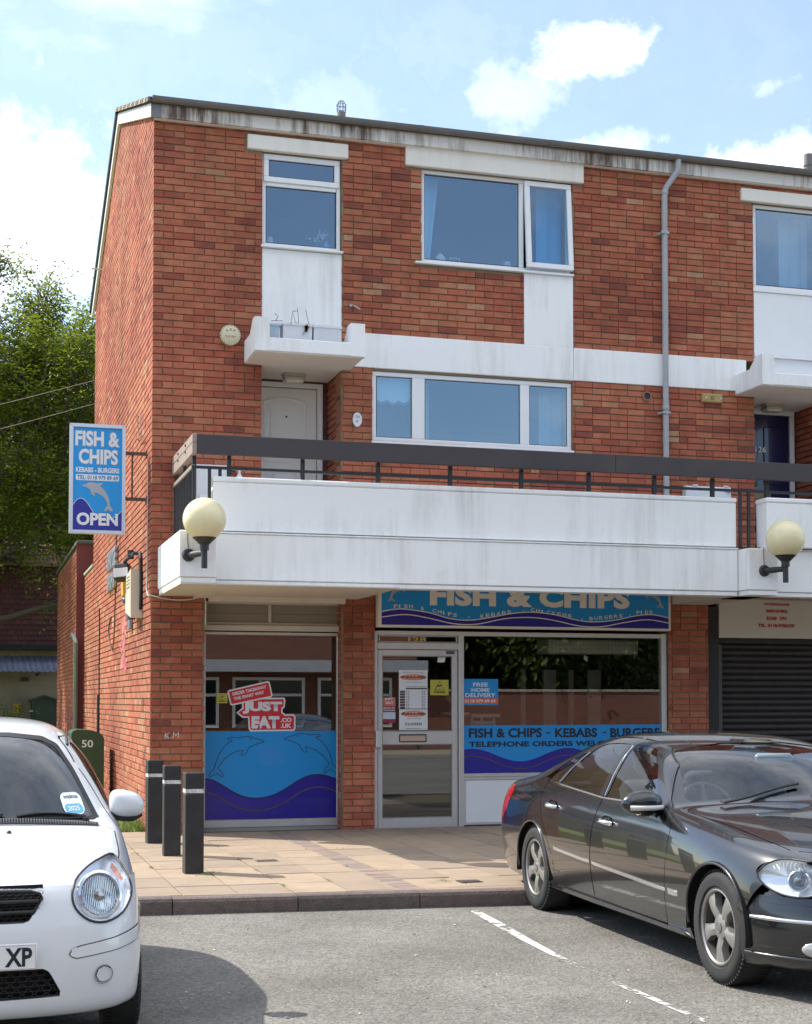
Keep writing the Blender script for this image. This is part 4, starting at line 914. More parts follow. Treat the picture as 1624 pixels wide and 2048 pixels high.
rr = lambda x0, x1, z0, z1, r, n=5: [(x1 - r + r * math.cos(a), z1 - r + r * math.sin(a)) for a in [i * math.pi / 2 / n for i in range(n + 1)]] + [(x0 + r - r * math.sin(a), z1 - r + r * math.cos(a)) for a in [i * math.pi / 2 / n for i in range(n + 1)]] + [(x0 + r - r * math.cos(a), z0 + r - r * math.sin(a)) for a in [i * math.pi / 2 / n for i in range(n + 1)]] + [(x1 - r + r * math.sin(a), z0 + r - r * math.cos(a)) for a in [i * math.pi / 2 / n for i in range(n + 1)]]
flat('phone_strip', rr(hx(155), hx(553), hz(575), hz(520), .018), yf - .0015, P_WHITE, HS); lit('TEL: 0118 979 89 69', 168, 542, 528, 567, m=mat('print_mid_blue', (.03, .16, .40), .4), bold=.035)
lit('OPEN', 165, 545, 870, 987, bold=.055, halo=P_NAVY, dy=.0045)
br = MB()
for z in (4.11, 3.60): br.box(X1 - .002, .004, .475, .505, z - .018, z + .018)
br.box(-.17, -.15, .48, .50, 3.60, 4.11).build('bracket', mat('bracket_rust', (.14, .09, .07), .6, metal=.3, var=.4, vscale=30), HS)
for z in (4.11, 3.60): MB().box(-.012, .004, .44, .54, z - .035, z + .035).build('bracket_plate', MATS['bracket_rust'], HS)
lp = MB(); lp.tube([(-.02, 1.1, 4.36), (-.05, 1.0, 4.37), (-.05, .62, 4.33)], .008, 6).tube(smooth_pts([(-.03, 1.0, 4.40), (-.05, 1.0, 4.56), (-.05, .86, 4.62), (-.05, .72, 4.56), (-.04, .70, 4.34)], 5, False), .004, 5).build('cable_loop', mat('cable_grey', (.30, .24, .20), .6), HS)

# ---- fascia sign over the shop
FS = thing('shop_fascia_sign', 'long blue FISH & CHIPS fascia sign above the shop door with navy waves', 'sign', (4.31, -.05, 2.19))
MB().bbox(2.516, 6.112, -.115, .02, 2.188, 2.686, .004).build('sign_box', P_CREAM, FS)
sx = lambda x: 2.548 + (x - 60) / 1505 * (6.082 - 2.548); sz = lambda y, x=800: 2.212 + (222 + (x - 60) * 12 / 1505 - y) / 2.62 / 170; 
yf2 = -.116
flat('sign_face', [(2.55, 2.214), (6.08, 2.214), (6.08, 2.684), (2.55, 2.684)], yf2, P_SKY, FS)
wv1 = smooth_pts([(60, 156), (120, 145), (180, 143), (300, 160), (400, 188), (500, 196), (600, 183), (720, 160), (830, 152), (950, 165), (1060, 190), (1150, 200), (1270, 190), (1390, 165), (1480, 160), (1565, 176)], 4, False)
wv2 = smooth_pts([(60, 184), (180, 170), (300, 188), (420, 214), (540, 216), (690, 186), (830, 180), (950, 195), (1080, 222), (1200, 224), (1320, 202), (1450, 186), (1565, 204)], 4, False)
flat('wave', [(2.551, 2.2145)] + [(min(max(sx(a), 2.551), 6.079), sz(b, a)) for a, b in wv1] + [(6.079, 2.2145)], yf2 - .0016, P_NAVY, FS)
for w in (wv1, wv2): stroke('wave_line', [(sx(a), sz(b, a)) for a, b in w], .011, yf2 - .0035, P_CREAM, FS)
words('FISH & CHIPS', sx(302), sx(1350), sz(127, 800), sz(127, 800) + .235, yf2 - .0045, P_CREAM, FS, bold=.075, space=1.05)
for base, mx_, sc in (((60, 150), False, 1), ((0, 0), True, 1)):
    q = []
    for a, b in smooth_pts(DOLPHIN, 3):
        u = (a - 213) / 282; v = (b - 590) / 265
        q.append((2.62 + (1 - u) * .30, 2.675 - v * .20) if not mx_ else (5.68 + u * .335, 2.675 - v * .22))
    q = [(a, min(b, 2.683)) for a, b in q]
    flat('dolphin', q, yf2 - .0045, P_GREY, FS)
for txt, xa, xb, bl in (('FISH', 118, 220, (137, 137)), ('&', 254, 276, (145, 149)), ('CHIPS', 312, 443, (156, 181)), ('-', 494, 506, (182, 182)), ('KEBABS', 556, 722, (186, 158)), ('-', 776, 788, (147, 147)), ('CHICKENS', 818, 1040, (147, 178)), ('-', 1086, 1100, (187, 187)), ('BURGERS', 1128, 1315, (193, 173)), ('-', 1346, 1354, (164, 164)), ('PIES', 1384, 1478, (158, 155))):
    n = len(txt); cw = (xb - xa) / n
    for i, chx in enumerate(txt):
        fx_ = (i + .5) / n; x = sx(xa + cw * (i + .12)); w = cw * .72 / 1505 * 3.534 * (.35 if chx == 'I' else 1); bz = sz(bl[0] + (bl[1] - bl[0]) * fx_, xa)
        words(chx, x, x + w, bz, bz + (.040 if chx != '-' else .008) , yf2 - .0045, P_CREAM, FS, bold=.02, tilt=0)
# ---- sign of the next shop
NS = thing('neighbour_sign', 'cream sign board of the next shop with its red address lettering', 'sign', (8, .08, 2.12))
MB().bbox(6.835, 9.85, .045, .119, 2.125, 2.686, .004).build('board', mat('neighbour_cream', (.66, .60, .54), .5, var=.03), NS)
P_REDL = mat('print_red_letter', (.42, .02, .03), .5)
for txt, a, b, c, d in (('WOKINGHAM,', 7.437, 7.80, 2.549, 2.586), ('BERKSHIRE,', 7.471, 7.772, 2.463, 2.503), ('RG40  1PH', 7.478, 7.75, 2.377, 2.418), ('TEL. 0118-9786595', 7.356, 7.862, 2.287, 2.330), ('126, ASHRIDGE SHOPS,', 7.337, 7.929, 2.632, 2.674)):
    words(txt, a, b, c - .03, d - .026, .0445, P_REDL, NS, bold=.09)

# ---- vinyl film on the left shop window
yv = YS + .0215
V = thing('window_film', 'blue window film with two outlined dolphins and navy wave on the left shop window', 'window film', (1.385, yv, .05))
vx = lambda x: .641 + (x - 118) / 1010 * 1.488; vz = lambda y, x=620: .045 + (1855 - (x - 118) * .0075 - y) / 686 * .978
flat('film', [(.641, .045), (2.129, .045), (2.129, 1.022), (.641, 1.022)], yv, P_SKY, V, t=.001)
wl = smooth_pts([(118, 1535), (180, 1550), (260, 1595), (340, 1645), (420, 1680), (510, 1690), (600, 1678), (680, 1648), (760, 1600), (830, 1555), (900, 1522), (970, 1510), (1040, 1515), (1128, 1545)], 4, False)
flat('wave', [(.642, .046)] + [(vx(a), vz(b, a)) for a, b in wl] + [(2.128, .046)], yv - .0012, P_NAVY, V, t=.001); stroke('wave_line', [(vx(a), vz(b, a)) for a, b in wl], .012, yv - .0026, P_BLACK, V)
stroke('wave_line', [(vx(a), vz(b, a)) for a, b in smooth_pts([(118, 1635), (200, 1665), (290, 1720), (380, 1765), (480, 1788), (580, 1780), (660, 1755), (750, 1710), (840, 1650), (910, 1620), (980, 1607), (1060, 1618), (1128, 1645)], 4, False)], .015, yv - .0026, P_BROWN, V)
dol = [(565, 1245), (540, 1235), (505, 1225), (470, 1212), (430, 1207), (395, 1212), (360, 1218), (320, 1213), (285, 1220), (290, 1230), (322, 1236), (290, 1258), (255, 1292), (225, 1340), (200, 1400), (187, 1448), (165, 1475), (150, 1500), (150, 1521), (175, 1508), (205, 1495), (235, 1510), (252, 1522), (252, 1500), (235, 1470), (215, 1450), (235, 1415), (270, 1375), (310, 1345), (355, 1325), (402, 1315), (387, 1350), (410, 1350), (432, 1330), (450, 1295), (490, 1275), (520, 1262), (560, 1252)]
for g in (lambda a, b: (vx(a), vz(b)), lambda a, b: (vx(1287 - a), vz(b - 20))):
    stroke('dolphin', [g(a, b) for a, b in smooth_pts(dol, 3)], .007, yv - .0014, P_BLACK, V, True)
    ex, ez = g(463, 1226); flat('dolphin_eye', [(ex + .008 * math.cos(i * .785), ez + .008 * math.sin(i * .785)) for i in range(8)], yv - .0014, P_BLACK, V)
# ---- delivery firm's sticker above it
J = thing('window_sticker', 'red and white JUST EAT sticker on the left shop window', 'sticker', (1.25, yv, 1.03))
jx = lambda x: vx(x); jz = lambda y: vz(y)
def blob(pts, y, m, nm): flat(nm, [(jx(a), jz(b)) for a, b in pts], y, m, J, t=.001)
ban = [(283, 862), (292, 845), (590, 773), (607, 780), (630, 885), (620, 900), (320, 965), (305, 960)]
shp = [(395, 925), (480, 905), (720, 903), (730, 925), (722, 985), (708, 988), (708, 1018), (730, 1035), (790, 1033), (808, 1048), (808, 1150), (795, 1166), (460, 1168), (446, 1150), (442, 1060), (400, 1062), (352, 1022), (395, 985)]
def shrink(pts, k):
    cx = sum(p[0] for p in pts) / len(pts); cy = sum(p[1] for p in pts) / len(pts); out = []
    n = len(pts); ar = sum(pts[i][0] * pts[(i + 1) % n][1] - pts[(i + 1) % n][0] * pts[i][1] for i in range(n))
    for i in range(n):
        a, b, c = Vector(pts[i - 1]), Vector(pts[i]), Vector(pts[(i + 1) % n]); d1 = (b - a).normalized(); d2 = (c - b).normalized(); nn = Vector((-(d1.y + d2.y), d1.x + d2.x)); nn = nn.normalized() if nn.length > 1e-6 else Vector((0, 0))
        out.append(tuple(b + nn * k * (1 if ar > 0 else -1)))
    return out
blob(shp, yv - .0003, P_WHITE, 'backing'); blob(shrink(shp, 13), yv - .0016, P_RED, 'panel')
blob(ban, yv - .0022, P_WHITE, 'backing'); blob(shrink(ban, 12), yv - .0034, P_RED, 'panel')
tl = math.atan2(65, 290)
for txt, x, y, w, h, t_ in (('ORDER TAKEAWAY', 322, 890, 268, 26, tl), ('THE SMART WAY', 334, 926, 238, 25, tl)):
    place_text('lettering', fit_text(txt, w / 1010 * 1.488, h / 686 * .978, bold=.05), P_WHITE, front_M(jx(x), yv - .0046, jz(y), t_), J)
words('JUST', jx(398), jx(703), jz(1030), jz(935), yv - .003, P_WHITE, J, bold=.09); words('EAT', jx(468), jx(682), jz(1145), jz(1048), yv - .003, P_WHITE, J, bold=.09)
words('.CO', jx(692), jx(777), jz(1096), jz(1062), yv - .003, P_WHITE, J, bold=.06); words('.UK', jx(692), jx(777), jz(1142), jz(1106), yv - .003, P_WHITE, J, bold=.06)
# ---- film and lettering on the right-hand window
yr = YD + .0295
R_ = thing('window_film', 'blue film lettered FISH & CHIPS KEBABS along the foot of the right shop window', 'window film', (4.8, yr, .53))
flat('film', [(3.572, .53), (6.058, .53), (6.058, 1.078), (3.572, 1.078)], yr, P_SKY, R_, t=.001)
w_ = [(3.572 + 2.486 * i / 60, .735 + .075 * math.cos(i / 60 * 2 * math.pi * 2.1 - .55)) for i in range(61)]
flat('wave', [(3.573, .531)] + w_ + [(6.057, .531)], yr - .0012, P_NAVY, R_, t=.001); stroke('wave_line', [(a, b - .085) for a, b in w_], .012, yr - .0024, P_BROWN, R_)
words('FISH & CHIPS', 3.637, 4.535, .935, 1.045, yr - .0024, P_BLACK, R_, bold=.05); words('-', 4.59, 4.64, .98, .995, yr - .0024, P_BLACK, R_, bold=.05)
words('KEBABS', 4.70, 5.233, .932, 1.042, yr - .0024, P_BLACK, R_, bold=.05); words('-', 5.30, 5.35, .98, .995, yr - .0024, P_BLACK, R_, bold=.05); words('BURGERS', 5.40, 6.04, .928, 1.04, yr - .0024, P_BLACK, R_, bold=.05)
words('TELEPHONE ORDERS WELCOME', 3.637, 5.62, .83, .893, yr - .0024, P_BLACK, R_, bold=.05)
N_ = thing('delivery_notice', 'small blue FREE HOME DELIVERY notice in the right shop window', 'notice', (3.78, yr, 1.31))
flat('card', [(3.573, 1.312), (3.996, 1.312), (3.996, 1.612), (3.573, 1.612)], yr, P_SKY, N_); flat('strip', [(3.574, 1.328), (3.995, 1.328), (3.995, 1.39), (3.574, 1.39)], yr - .0018, P_ORANGE, N_)
for t, a, b, c in (('FREE', 3.69, 3.87, 1.525), ('HOME', 3.67, 3.89, 1.463), ('DELIVERY', 3.595, 3.965, 1.403)): words(t, a, b, c, c + .045, yr - .0035, P_WHITE, N_, bold=.04)
words('0118 979 89 69', 3.59, 3.965, 1.34, 1.376, yr - .0035, P_WHITE, N_, bold=.04)
# ---- number over the door, notices on the door glass
yd = YD + .0312
words('128', 2.91, 3.13, 2.032, 2.088, YD + .0295, P_GOLD, screen, bold=.05, name='door_number', shear=0)
PP = thing('opening_hours_poster', 'white pie maker poster with table of opening hours on the shop door', 'poster', (2.97, yd, 1.27))
flat('paper', [(2.803, 1.272), (3.143, 1.272), (3.143, 1.709), (2.803, 1.709)], yd, P_WHITE, PP)
def oval(parent, cx, cz, a, b, y):
    flat('oval', [(cx + a * math.cos(i * .2618), cz + b * math.sin(i * .2618)) for i in range(24)], y, P_ORANGE, parent)
    flat('oval_field', [(cx + a * .9 * math.cos(i * .2618), cz + b * .72 * math.sin(i * .2618)) for i in range(24)], y - .0017, mat('print_pale_orange', (.80, .36, .22), .4), parent)
    words('PUKKA-PIES', cx - a * .88, cx + a * .88, cz - .014, cz + .014, y - .0036, P_BLACK, parent, bold=.07)
oval(PP, 2.973, 1.628, .158, .033, yd - .0018); words('Fishermen welcome', 2.85, 3.10, 1.673, 1.688, yd - .0018, P_BLACK, PP, bold=.0); words("...don't compromise", 2.875, 3.08, 1.565, 1.58, yd - .0018, P_BLACK, PP, bold=.01)
flat('heading', [(2.885, 1.492), (3.135, 1.492), (3.135, 1.508), (2.885, 1.508)], yd - .0016, P_BROWN, PP); words('LUNCHTIME  EVENING', 2.89, 3.13, 1.517, 1.526, yd - .0016, P_BLACK, PP)
for k in range(7):
    z = 1.463 - k * .030; flat('day_cell', [(2.815, z - .012), (2.875, z - .012), (2.875, z + .013), (2.815, z + .013)], yd - .0016, P_BROWN, PP)
    words('12-', 2.888, 2.935, z - .008, z + .010, yd - .0016, P_BLACK, PP, bold=.02); words(('23-', '23-', '23-', '23-', '22-', '22-', '23-')[k], 3.07, 3.125, z - .007, z + .011, yd - .0016, P_BLACK, PP, bold=.02)
CP = thing('closed_sign', 'white CLOSED card with orange oval hung on the shop door glass', 'sign', (2.97, yd, 1.03))
flat('paper', [(2.806, 1.03), (3.143, 1.03), (3.143, 1.265), (2.806, 1.265)], yd, P_WHITE, CP); oval(CP, 2.975, 1.212, .15, .033, yd - .0018); words('CLOSED', 2.875, 3.075, 1.082, 1.112, yd - .0018, P_BLACK, CP, bold=.06, space=1.3); words("...don't compromise", 2.89, 3.06, 1.152, 1.166, yd - .0018, P_BLACK, CP, bold=.01); words('Fishermen welcome', 2.89, 3.06, 1.04, 1.052, yd - .0018, P_BLACK, CP)
q = MB(); frame_ring(q, 2.818, 3.131, 1.04, 1.256, yd - .0019, .003, .001); q.build('border', P_GREY, CP)
TK = thing('door_sticker', 'small red JUST EAT sticker at the left edge of the shop door glass', 'sticker', (2.68, yd, 1.12))
for (a, b, m, nm) in ((1.30, 1.40, mat('print_salmon', (.55, .16, .11), .4), 'panel'), (1.235, 1.298, mat('print_plum', (.28, .03, .07), .4), 'panel'), (1.155, 1.232, mat('print_pale_blue', (.55, .60, .68), .4), 'panel'), (1.11, 1.153, MATS['print_plum'], 'panel')):
    flat(nm, [(2.607, a), (2.762, a), (2.762, b), (2.607, b)], yd, m, TK)
words('JUST', 2.635, 2.735, 1.365, 1.392, yd - .0017, P_WHITE, TK, bold=.05); words('EAT', 2.65, 2.74, 1.325, 1.352, yd - .0017, P_WHITE, TK, bold=.05); words('SERVED ON', 2.615, 2.755, 1.272, 1.288, yd - .0017, P_WHITE, TK, bold=.04); words('THE DOORS', 2.615, 2.755, 1.246, 1.262, yd - .0017, P_WHITE, TK, bold=.04)
def warn(x0, x1, z0, z1, y, lab):
    w = thing('warning_sticker', lab, 'sticker', ((x0 + x1) / 2, y, z0)); flat('card', [(x0, z0), (x1, z0), (x1, z1), (x0, z1)], y, P_YEL, w); cx = (x0 + x1) / 2; h = z1 - z0; s = (x1 - x0)
    stroke('triangle', [(cx - s * .26, z0 + h * .35), (cx, z0 + h * .9), (cx + s * .26, z0 + h * .35)], s * .03, y - .0015, P_BLACK, w, True); flat('camera', [(cx - s * .13, z0 + h * .55), (cx + s * .12, z0 + h * .6), (cx + s * .13, z0 + h * .68), (cx - s * .12, z0 + h * .64)], y - .0016, P_BLACK, w)
    words('WARNING', x0 + s * .18, x1 - s * .18, z0 + h * .12, z0 + h * .28, y - .0016, P_BLACK, w, bold=.06)
warn(3.175, 3.395, 1.425, 1.60, yd, 'square yellow warning sticker at the right of the shop door glass'); warn(.765, .885, 1.335, 1.445, yv, 'small yellow warning sticker on the left shop window')
LT = thing('paper_note', 'small curled white paper note at the top of the shop door glass', 'note', (3.30, yd, 1.80)); MB().quad((3.26, yd, 1.80), (3.345, yd - .004, 1.80), (3.36, yd, 1.868), (3.27, yd, 1.868)).build('paper', P_WHITE, LT); words('OPEN', 3.275, 3.345, 1.845, 1.86, yd - .003, P_GREY, LT)

# ---- globe wall lamps
M_GLOBE = mat('globe_cream', (.80, .70, .42), .28, coat=.3, var=.04, vscale=3)
def globe_lamp(x, lab):
    yb, yg, zg, r = -1.75, -2.0, 3.10, .208
    t = thing('globe_lamp', lab, 'wall lamp', (x - .09, yb, 2.78), 0, 'globe lamps on the balcony end blocks')
    s = bmesh.new(); bmesh.ops.create_uvsphere(s, u_segments=40, v_segments=24, radius=r); MB().frombm(s, 0, Matrix.Translation((x, yg, zg))).build('globe', M_GLOBE, t, smooth=180)
    MB().lathe([(0, zg - r - .03), (.055, zg - r - .03), (.06, zg - r - .022), (.115, zg - r + .03), (.105, zg - r + .038), (0, zg - r + .038)], Matrix.Translation((x, yg, 0)), 28).build('gallery', M_IRON, t, smooth=40)
    MB().tube([(x, yg, zg - r - .028), (x, yg, zg - r - .09)], .045, 16).tube([(x, yg, zg - r - .089), (x, yg, 2.63)], .030, 16).build('stem', M_IRON, t, smooth=40)
    MB().tube([(x - .115, yb, 2.775), (x - .075, yb - .08, 2.775), (x, yg, 2.78)], [.035, .034, .028], 12).build('arm', M_IRON, t, smooth=40)
    MB().lathe([(0, .035), (.05, .033), (.062, .02), (.064, 0)], Matrix.Translation((x - .115, yb + .001, 2.775)) @ Matrix.Rotation(math.pi / 2, 4, 'X'), 24).build('wall_plate', M_IRON, t, smooth=40)
    MB().tube([(x - .118, yb - .012, 2.84), (x - .128, yb - .012, 2.93), (x - .125, yb - .01, 3.02)], .006, 6).build('cable', MATS['cable_grey'], t)
globe_lamp(.275, 'cream globe lamp on the left end block of the balcony by the corner'); globe_lamp(6.535, 'cream globe lamp on the balcony over the next shop at the right')

# ---- boxes, lights and odds and ends on the walls
A_ = thing('alarm_bell_box', 'round cream alarm bell with scalloped rim on the bricks beside the porch canopy', 'alarm', (.84, -.05, 5.38))
MB().lathe([(0, .07), (.085, .068), (.10, .055), (.105, 0)], Matrix.Translation((.842, 0, 5.383)) @ Matrix.Rotation(math.pi / 2, 4, 'X'), 40).build('cover', mat('alarm_cream', (.60, .54, .36), .5), A_, smooth=40)
for k in range(24): a = k * math.pi / 12; MB().box(.842 + .103 * math.cos(a) - .009, .842 + .103 * math.cos(a) + .009, -.06, 0, 5.383 + .103 * math.sin(a) - .009, 5.383 + .103 * math.sin(a) + .009).build('rim_tooth', MATS['alarm_cream'], A_)
for i, c in enumerate('A.S.P'): a = rad(140 - i * 25); words(c, .842 + .055 * math.cos(a) - .009, .842 + .055 * math.cos(a) + (.012 if c != '.' else -.003), 5.395 + .03 * math.sin(a), 5.395 + .03 * math.sin(a) + (.028 if c != '.' else .007), -.0705, mat('print_faded_red', (.32, .11, .08), .6), A_)
words('01189 78204', .785, .90, 5.352, 5.372, -.0705, MATS['print_faded_red'], A_, bold=.01)
OV = thing('house_number_plate', 'oval white house number plate with a red flower beside the white door', 'number plate', (2.30, -.01, 4.45))
MB().prism([(2.295 + .055 * math.cos(i * .2244), 4.53 + .083 * math.sin(i * .2244)) for i in range(28)], FR, -.014, -.0).build('plate', mat('plate_china', (.75, .75, .75), .2), OV)
q = MB(); rim = [(2.295 + .052 * math.cos(i * .2244), 4.53 + .079 * math.sin(i * .2244)) for i in range(28)]; stroke('rim', rim, .003, -.0142, P_GREY, OV, True)
words('128A', 2.265, 2.325, 4.545, 4.58, -.0145, P_BLACK, OV, bold=-.01); fl = MB()
for _ in range(18): a, b = rng.gauss(2.288, .013), rng.gauss(4.505, .008); fl.add([(a, -.015, b), (a + .008, -.0155, b + .002), (a + .004, -.015, b + .008)], [(0, 1, 2)])
f_ = fl.build('flower', P_RED, OV); f_['kind'] = 'stuff'
def bulkhead(x, z, w, lab):
    t = thing('bulkhead_light', lab, 'light', (x, .35, z)); MB().bbox(x - w / 2, x + w / 2, .28, .42, z - .025, z + .02, .008).build('base', mat('bulkhead_base', (.40, .35, .28), .5), t); MB().bbox(x - w / 2 + .01, x + w / 2 - .01, .27, .43, z - .085, z - .02, .02).build('lens', mat('bulkhead_lens', (.55, .50, .40), .3, coat=.3), t)
    for zz in (-.04, -.06): MB().box(x - w / 2 + .006, x + w / 2 - .006, .266, .434, z + zz, z + zz + .006).build('rib', MATS['bulkhead_base'], t)
bulkhead(1.64, 5.065, .25, 'oblong bulkhead light under the canopy above the white flat door'); bulkhead(7.76, 5.065, .25, 'oblong bulkhead light under the canopy above the dark blue door')
t = thing('junction_box', 'mustard coloured junction box screwed to the bricks right of the downpipe', 'box', (6.72, -.03, 4.97)); MB().bbox(6.585, 6.852, -.06, .002, 4.968, 5.072, .01).build('body', mat('mustard_paint', (.40, .31, .12), .6, var=.2, vscale=20, dirt=.3), t)
for x in (6.63, 6.82): MB().lathe([(0, .006), (.009, .006), (.009, 0)], Matrix.Translation((x, -.06, 5.02)) @ Matrix.Rotation(math.pi / 2, 4, 'X'), 8).build('screw', P_WHITE, t)
MB().box(6.685, 6.735, -.064, -.055, 5.00, 5.045).build('cap', mat('mustard_dark', (.26, .16, .07), .7), t)
t = thing('boiler_flue', 'small round terracotta flue opening in the bricks left of the downpipe', 'flue', (5.865, 0, 5.0)); MB().lathe([(.040, -.03), (.042, .03), (.060, .03), (.062, -.02)], Matrix.Translation((5.865, 0, 5.0)) @ Matrix.Rotation(math.pi / 2, 4, 'X'), 20).build('rim', mat('terracotta', (.32, .12, .07), .8), t, smooth=40); MB().lathe([(0, .02), (.041, .02)], Matrix.Translation((5.865, 0, 5.0)) @ Matrix.Rotation(math.pi / 2, 4, 'X'), 20).build('bore', P_BLACK, t)
t = thing('wall_peg', 'short steel peg sticking out of the bricks right of the narrow panel', 'peg', (2.22, 0, 5.82)); MB().tube([(2.22, .02, 5.825), (2.245, -.05, 5.81), (2.315, -.07, 5.77)], .008, 6).build('rod', mat('steel_dull', (.35, .37, .38), .4, metal=.6), t); MB().lathe([(0, .005), (.02, .005), (.02, 0)], Matrix.Translation((2.222, 0, 5.825)) @ Matrix.Rotation(math.pi / 2, 4, 'X'), 10).build('base', MATS['steel_dull'], t)
M_MTR = mat('meter_white', (.68, .70, .73), .5, var=.03)
t = thing('louvred_cupboard', 'white meter cupboard with louvred front on the wall behind the balcony corner', 'cupboard', (.66, -.05, 3.1)); MB().bbox(.47, .845, -.10, .0, 3.02, 3.93, .004).build('carcass', M_MTR, t)
for k in range(9): z = 3.06 + k * .062; MB().add([(x, y, z + zz) for x in (.50, .815) for y, zz in ((-.103, 0), (-.128, .006), (-.107, .046))], [(0, 1, 4, 3), (1, 2, 5, 4)]).build('slat', M_MTR, t)
for z in (3.72, 3.88): MB().box(.848, .90, -.105, -.09, z - .02, z + .02).build('hinge', M_BLACK, t)
t = thing('meter_cupboard', 'white meter cupboard with a latch on the wall right of the downpipe', 'cupboard', (6.64, -.05, 3.1)); MB().bbox(6.33, 6.93, -.10, .0, 3.1, 3.935, .004).bbox(6.345, 6.915, -.112, -.09, 3.12, 3.922, .004).build('carcass', M_MTR, t); MB().box(6.84, 6.93, -.125, -.11, 3.875, 3.888).box(6.88, 6.892, -.127, -.11, 3.86, 3.905).build('latch', MATS['steel_dull'], t)
for x in (6.42, 6.83): MB().box(x, x + .06, -.115, -.09, 3.936, 3.95).build('hinge', P_WHITE, t)
t = thing('tied_bottle', 'small white bottle tied behind the railing beside the louvred cupboard', 'bottle', (.96, -.3, 3.6)); MB().lathe([(0, 0), (.035, 0), (.035, .14), (.014, .18), (.014, .21), (0, .21)], Matrix.Translation((.93, -.16, 3.66)), 12).build('body', MATS['trough_white'], t, smooth=40); MB().tube([(.895, -.17, 3.72), (.93, -.2, 3.75), (.965, -.17, 3.71), (.93, -.2, 3.69), (.90, -.18, 3.77)], .004, 5).build('string', M_BLACK, t)

# gable: alarm boxes, floodlight, cables, painted patch, raised letters, dish
def gbox(m, y0, y1, z0, z1, d, b=.01): return m.bbox(-d, .003, y0, y1, z0, z1, b)
t = thing('yellow_alarm_box', 'yellow alarm box with a blue lamp on the sunlit gable wall', 'alarm', (-.05, 2.15, 2.6)); m = MB()
m.prism([(0.003, 2.60), (-.10, 2.64), (-.11, 2.95), (-.075, 3.0), (.003, 3.0)], lambda u, v, d: (u, d, v), 2.03, 2.28).build('cover', mat('alarm_yellow', (.62, .36, .05), .45), t); MB().bbox(-.095, -.01, 2.06, 2.24, 2.55, 2.605, .01).build('lamp', mat('alarm_blue', (.05, .14, .20), .3), t)
t = thing('cream_alarm_box', 'cream alarm box with four vent slots below the floodlight on the gable', 'alarm', (-.05, 1.15, 2.35)); m = MB()
m.prism([(1.48, 2.40), (1.42, 2.80), (.88, 2.86), (.84, 2.30)], lambda u, v, d: (d, u, v), -.13, .003).build('cover', mat('alarm_ivory', (.64, .58, .44), .4), t)
for k in range(4): MB().bbox(-.142, -.128, .98, 1.28, 2.66 + k * .04, 2.678 + k * .04, .004).build('vent_slot', MATS['alarm_ivory'], t)
MB().lathe([(0, -.05), (.05, -.04), (.055, 0), (.05, .02)], Matrix.Translation((-.07, 1.40, 2.35)), 14).build('lamp', mat('lamp_smoke', (.10, .11, .13), .2), t, smooth=40)
t = thing('flood_light', 'black floodlight on a bracket high on the gable wall by the corner', 'light', (-.05, 1.4, 2.9)); m = MB(); m.tube([(.0, 1.05, 3.06), (-.07, 1.05, 3.05), (-.09, 1.35, 3.05), (-.14, 1.5, 2.99)], .022, 8); m.lathe([(.04, -.05), (.04, .05)], Matrix.Translation((-.09, 1.3, 3.06)), 10); m.build('bracket', M_IRON, t)
M_ = Matrix.Translation((-.17, 1.5, 2.87)) @ Matrix.Rotation(rad(-22), 4, 'X') @ Matrix.Rotation(rad(-18), 4, 'Z'); MB().bbox(-.1, .1, -.05, .09, -.10, .11, .03, 0, M_).build('body', M_IRON, t); MB().bbox(-.085, .085, -.058, -.045, -.085, .03, .01, 0, M_).build('lens', mat('flood_glass', (.55, .55, .55), .15), t)
t = thing('cable_conduit', 'black cable running down the gable corner from the floodlight', 'cable', (-.02, .9, 2.2)); MB().tube([(-.02, 1.0, 3.06), (-.02, .90, 3.03), (-.02, .86, 2.98), (-.02, .80, 2.62), (-.02, .82, 2.42), (-.02, .92, 2.38)], .02, 8).build('cable', M_BLACK, t)
t = thing('loose_cable', 'thin dark loose cable hanging in a loop on the gable under the letters', 'cable', (-.01, 4, 2)); MB().tube(smooth_pts([(-.008, 4.0, 3.75), (-.008, 4.05, 3.0), (-.01, 4.15, 2.4), (-.012, 4.2, 2.2), (-.015, 4.4, 2.05), (-.012, 4.9, 2.2), (-.01, 5.0, 2.4), (-.008, 4.7, 2.52)], 6, False), .008, 5).build('cable', mat('cable_brown', (.09, .05, .035), .7), t)
t = thing('gable_conduit', 'dark conduit rising up the gable wall behind the green cabinet', 'cable', (-.01, 6.6, 0)); MB().tube([(-.012, 6.6, -.1), (-.012, 6.6, 1.45)], .03, 6).tube([(-.008, 6.6, 1.45), (-.008, 6.62, 2.75)], .012, 6).build('conduit', M_BLACK, t)
t = thing('wall_bracket', 'small grey bracket on the gable beside the red paint patch', 'bracket', (-.02, 1.9, 2.3)); MB().bbox(-.05, .003, 1.86, 2.0, 2.22, 2.44, .01).build('body', MATS['steel_dull'], t)
t = thing('white_cable', 'white cable looping from the gable corner to the shop window head', 'cable', (0, 0, 2.4)); MB().tube(smooth_pts([(-.012, .25, 2.9), (-.012, .3, 2.6), (-.014, .12, 2.50), (-.012, -.012, 2.50), (.1, -.012, 2.475), (.25, -.012, 2.455), (.4, -.012, 2.46), (.52, -.012, 2.485), (.585, -.012, 2.47), (.592, -.012, 2.3), (.59, -.012, 2.18)], 5, False), .007, 6).tube([(-.01, .3, 4.0), (-.012, .28, 2.9)], .006, 5).build('cable', mat('cable_white', (.62, .60, .54), .5), t)
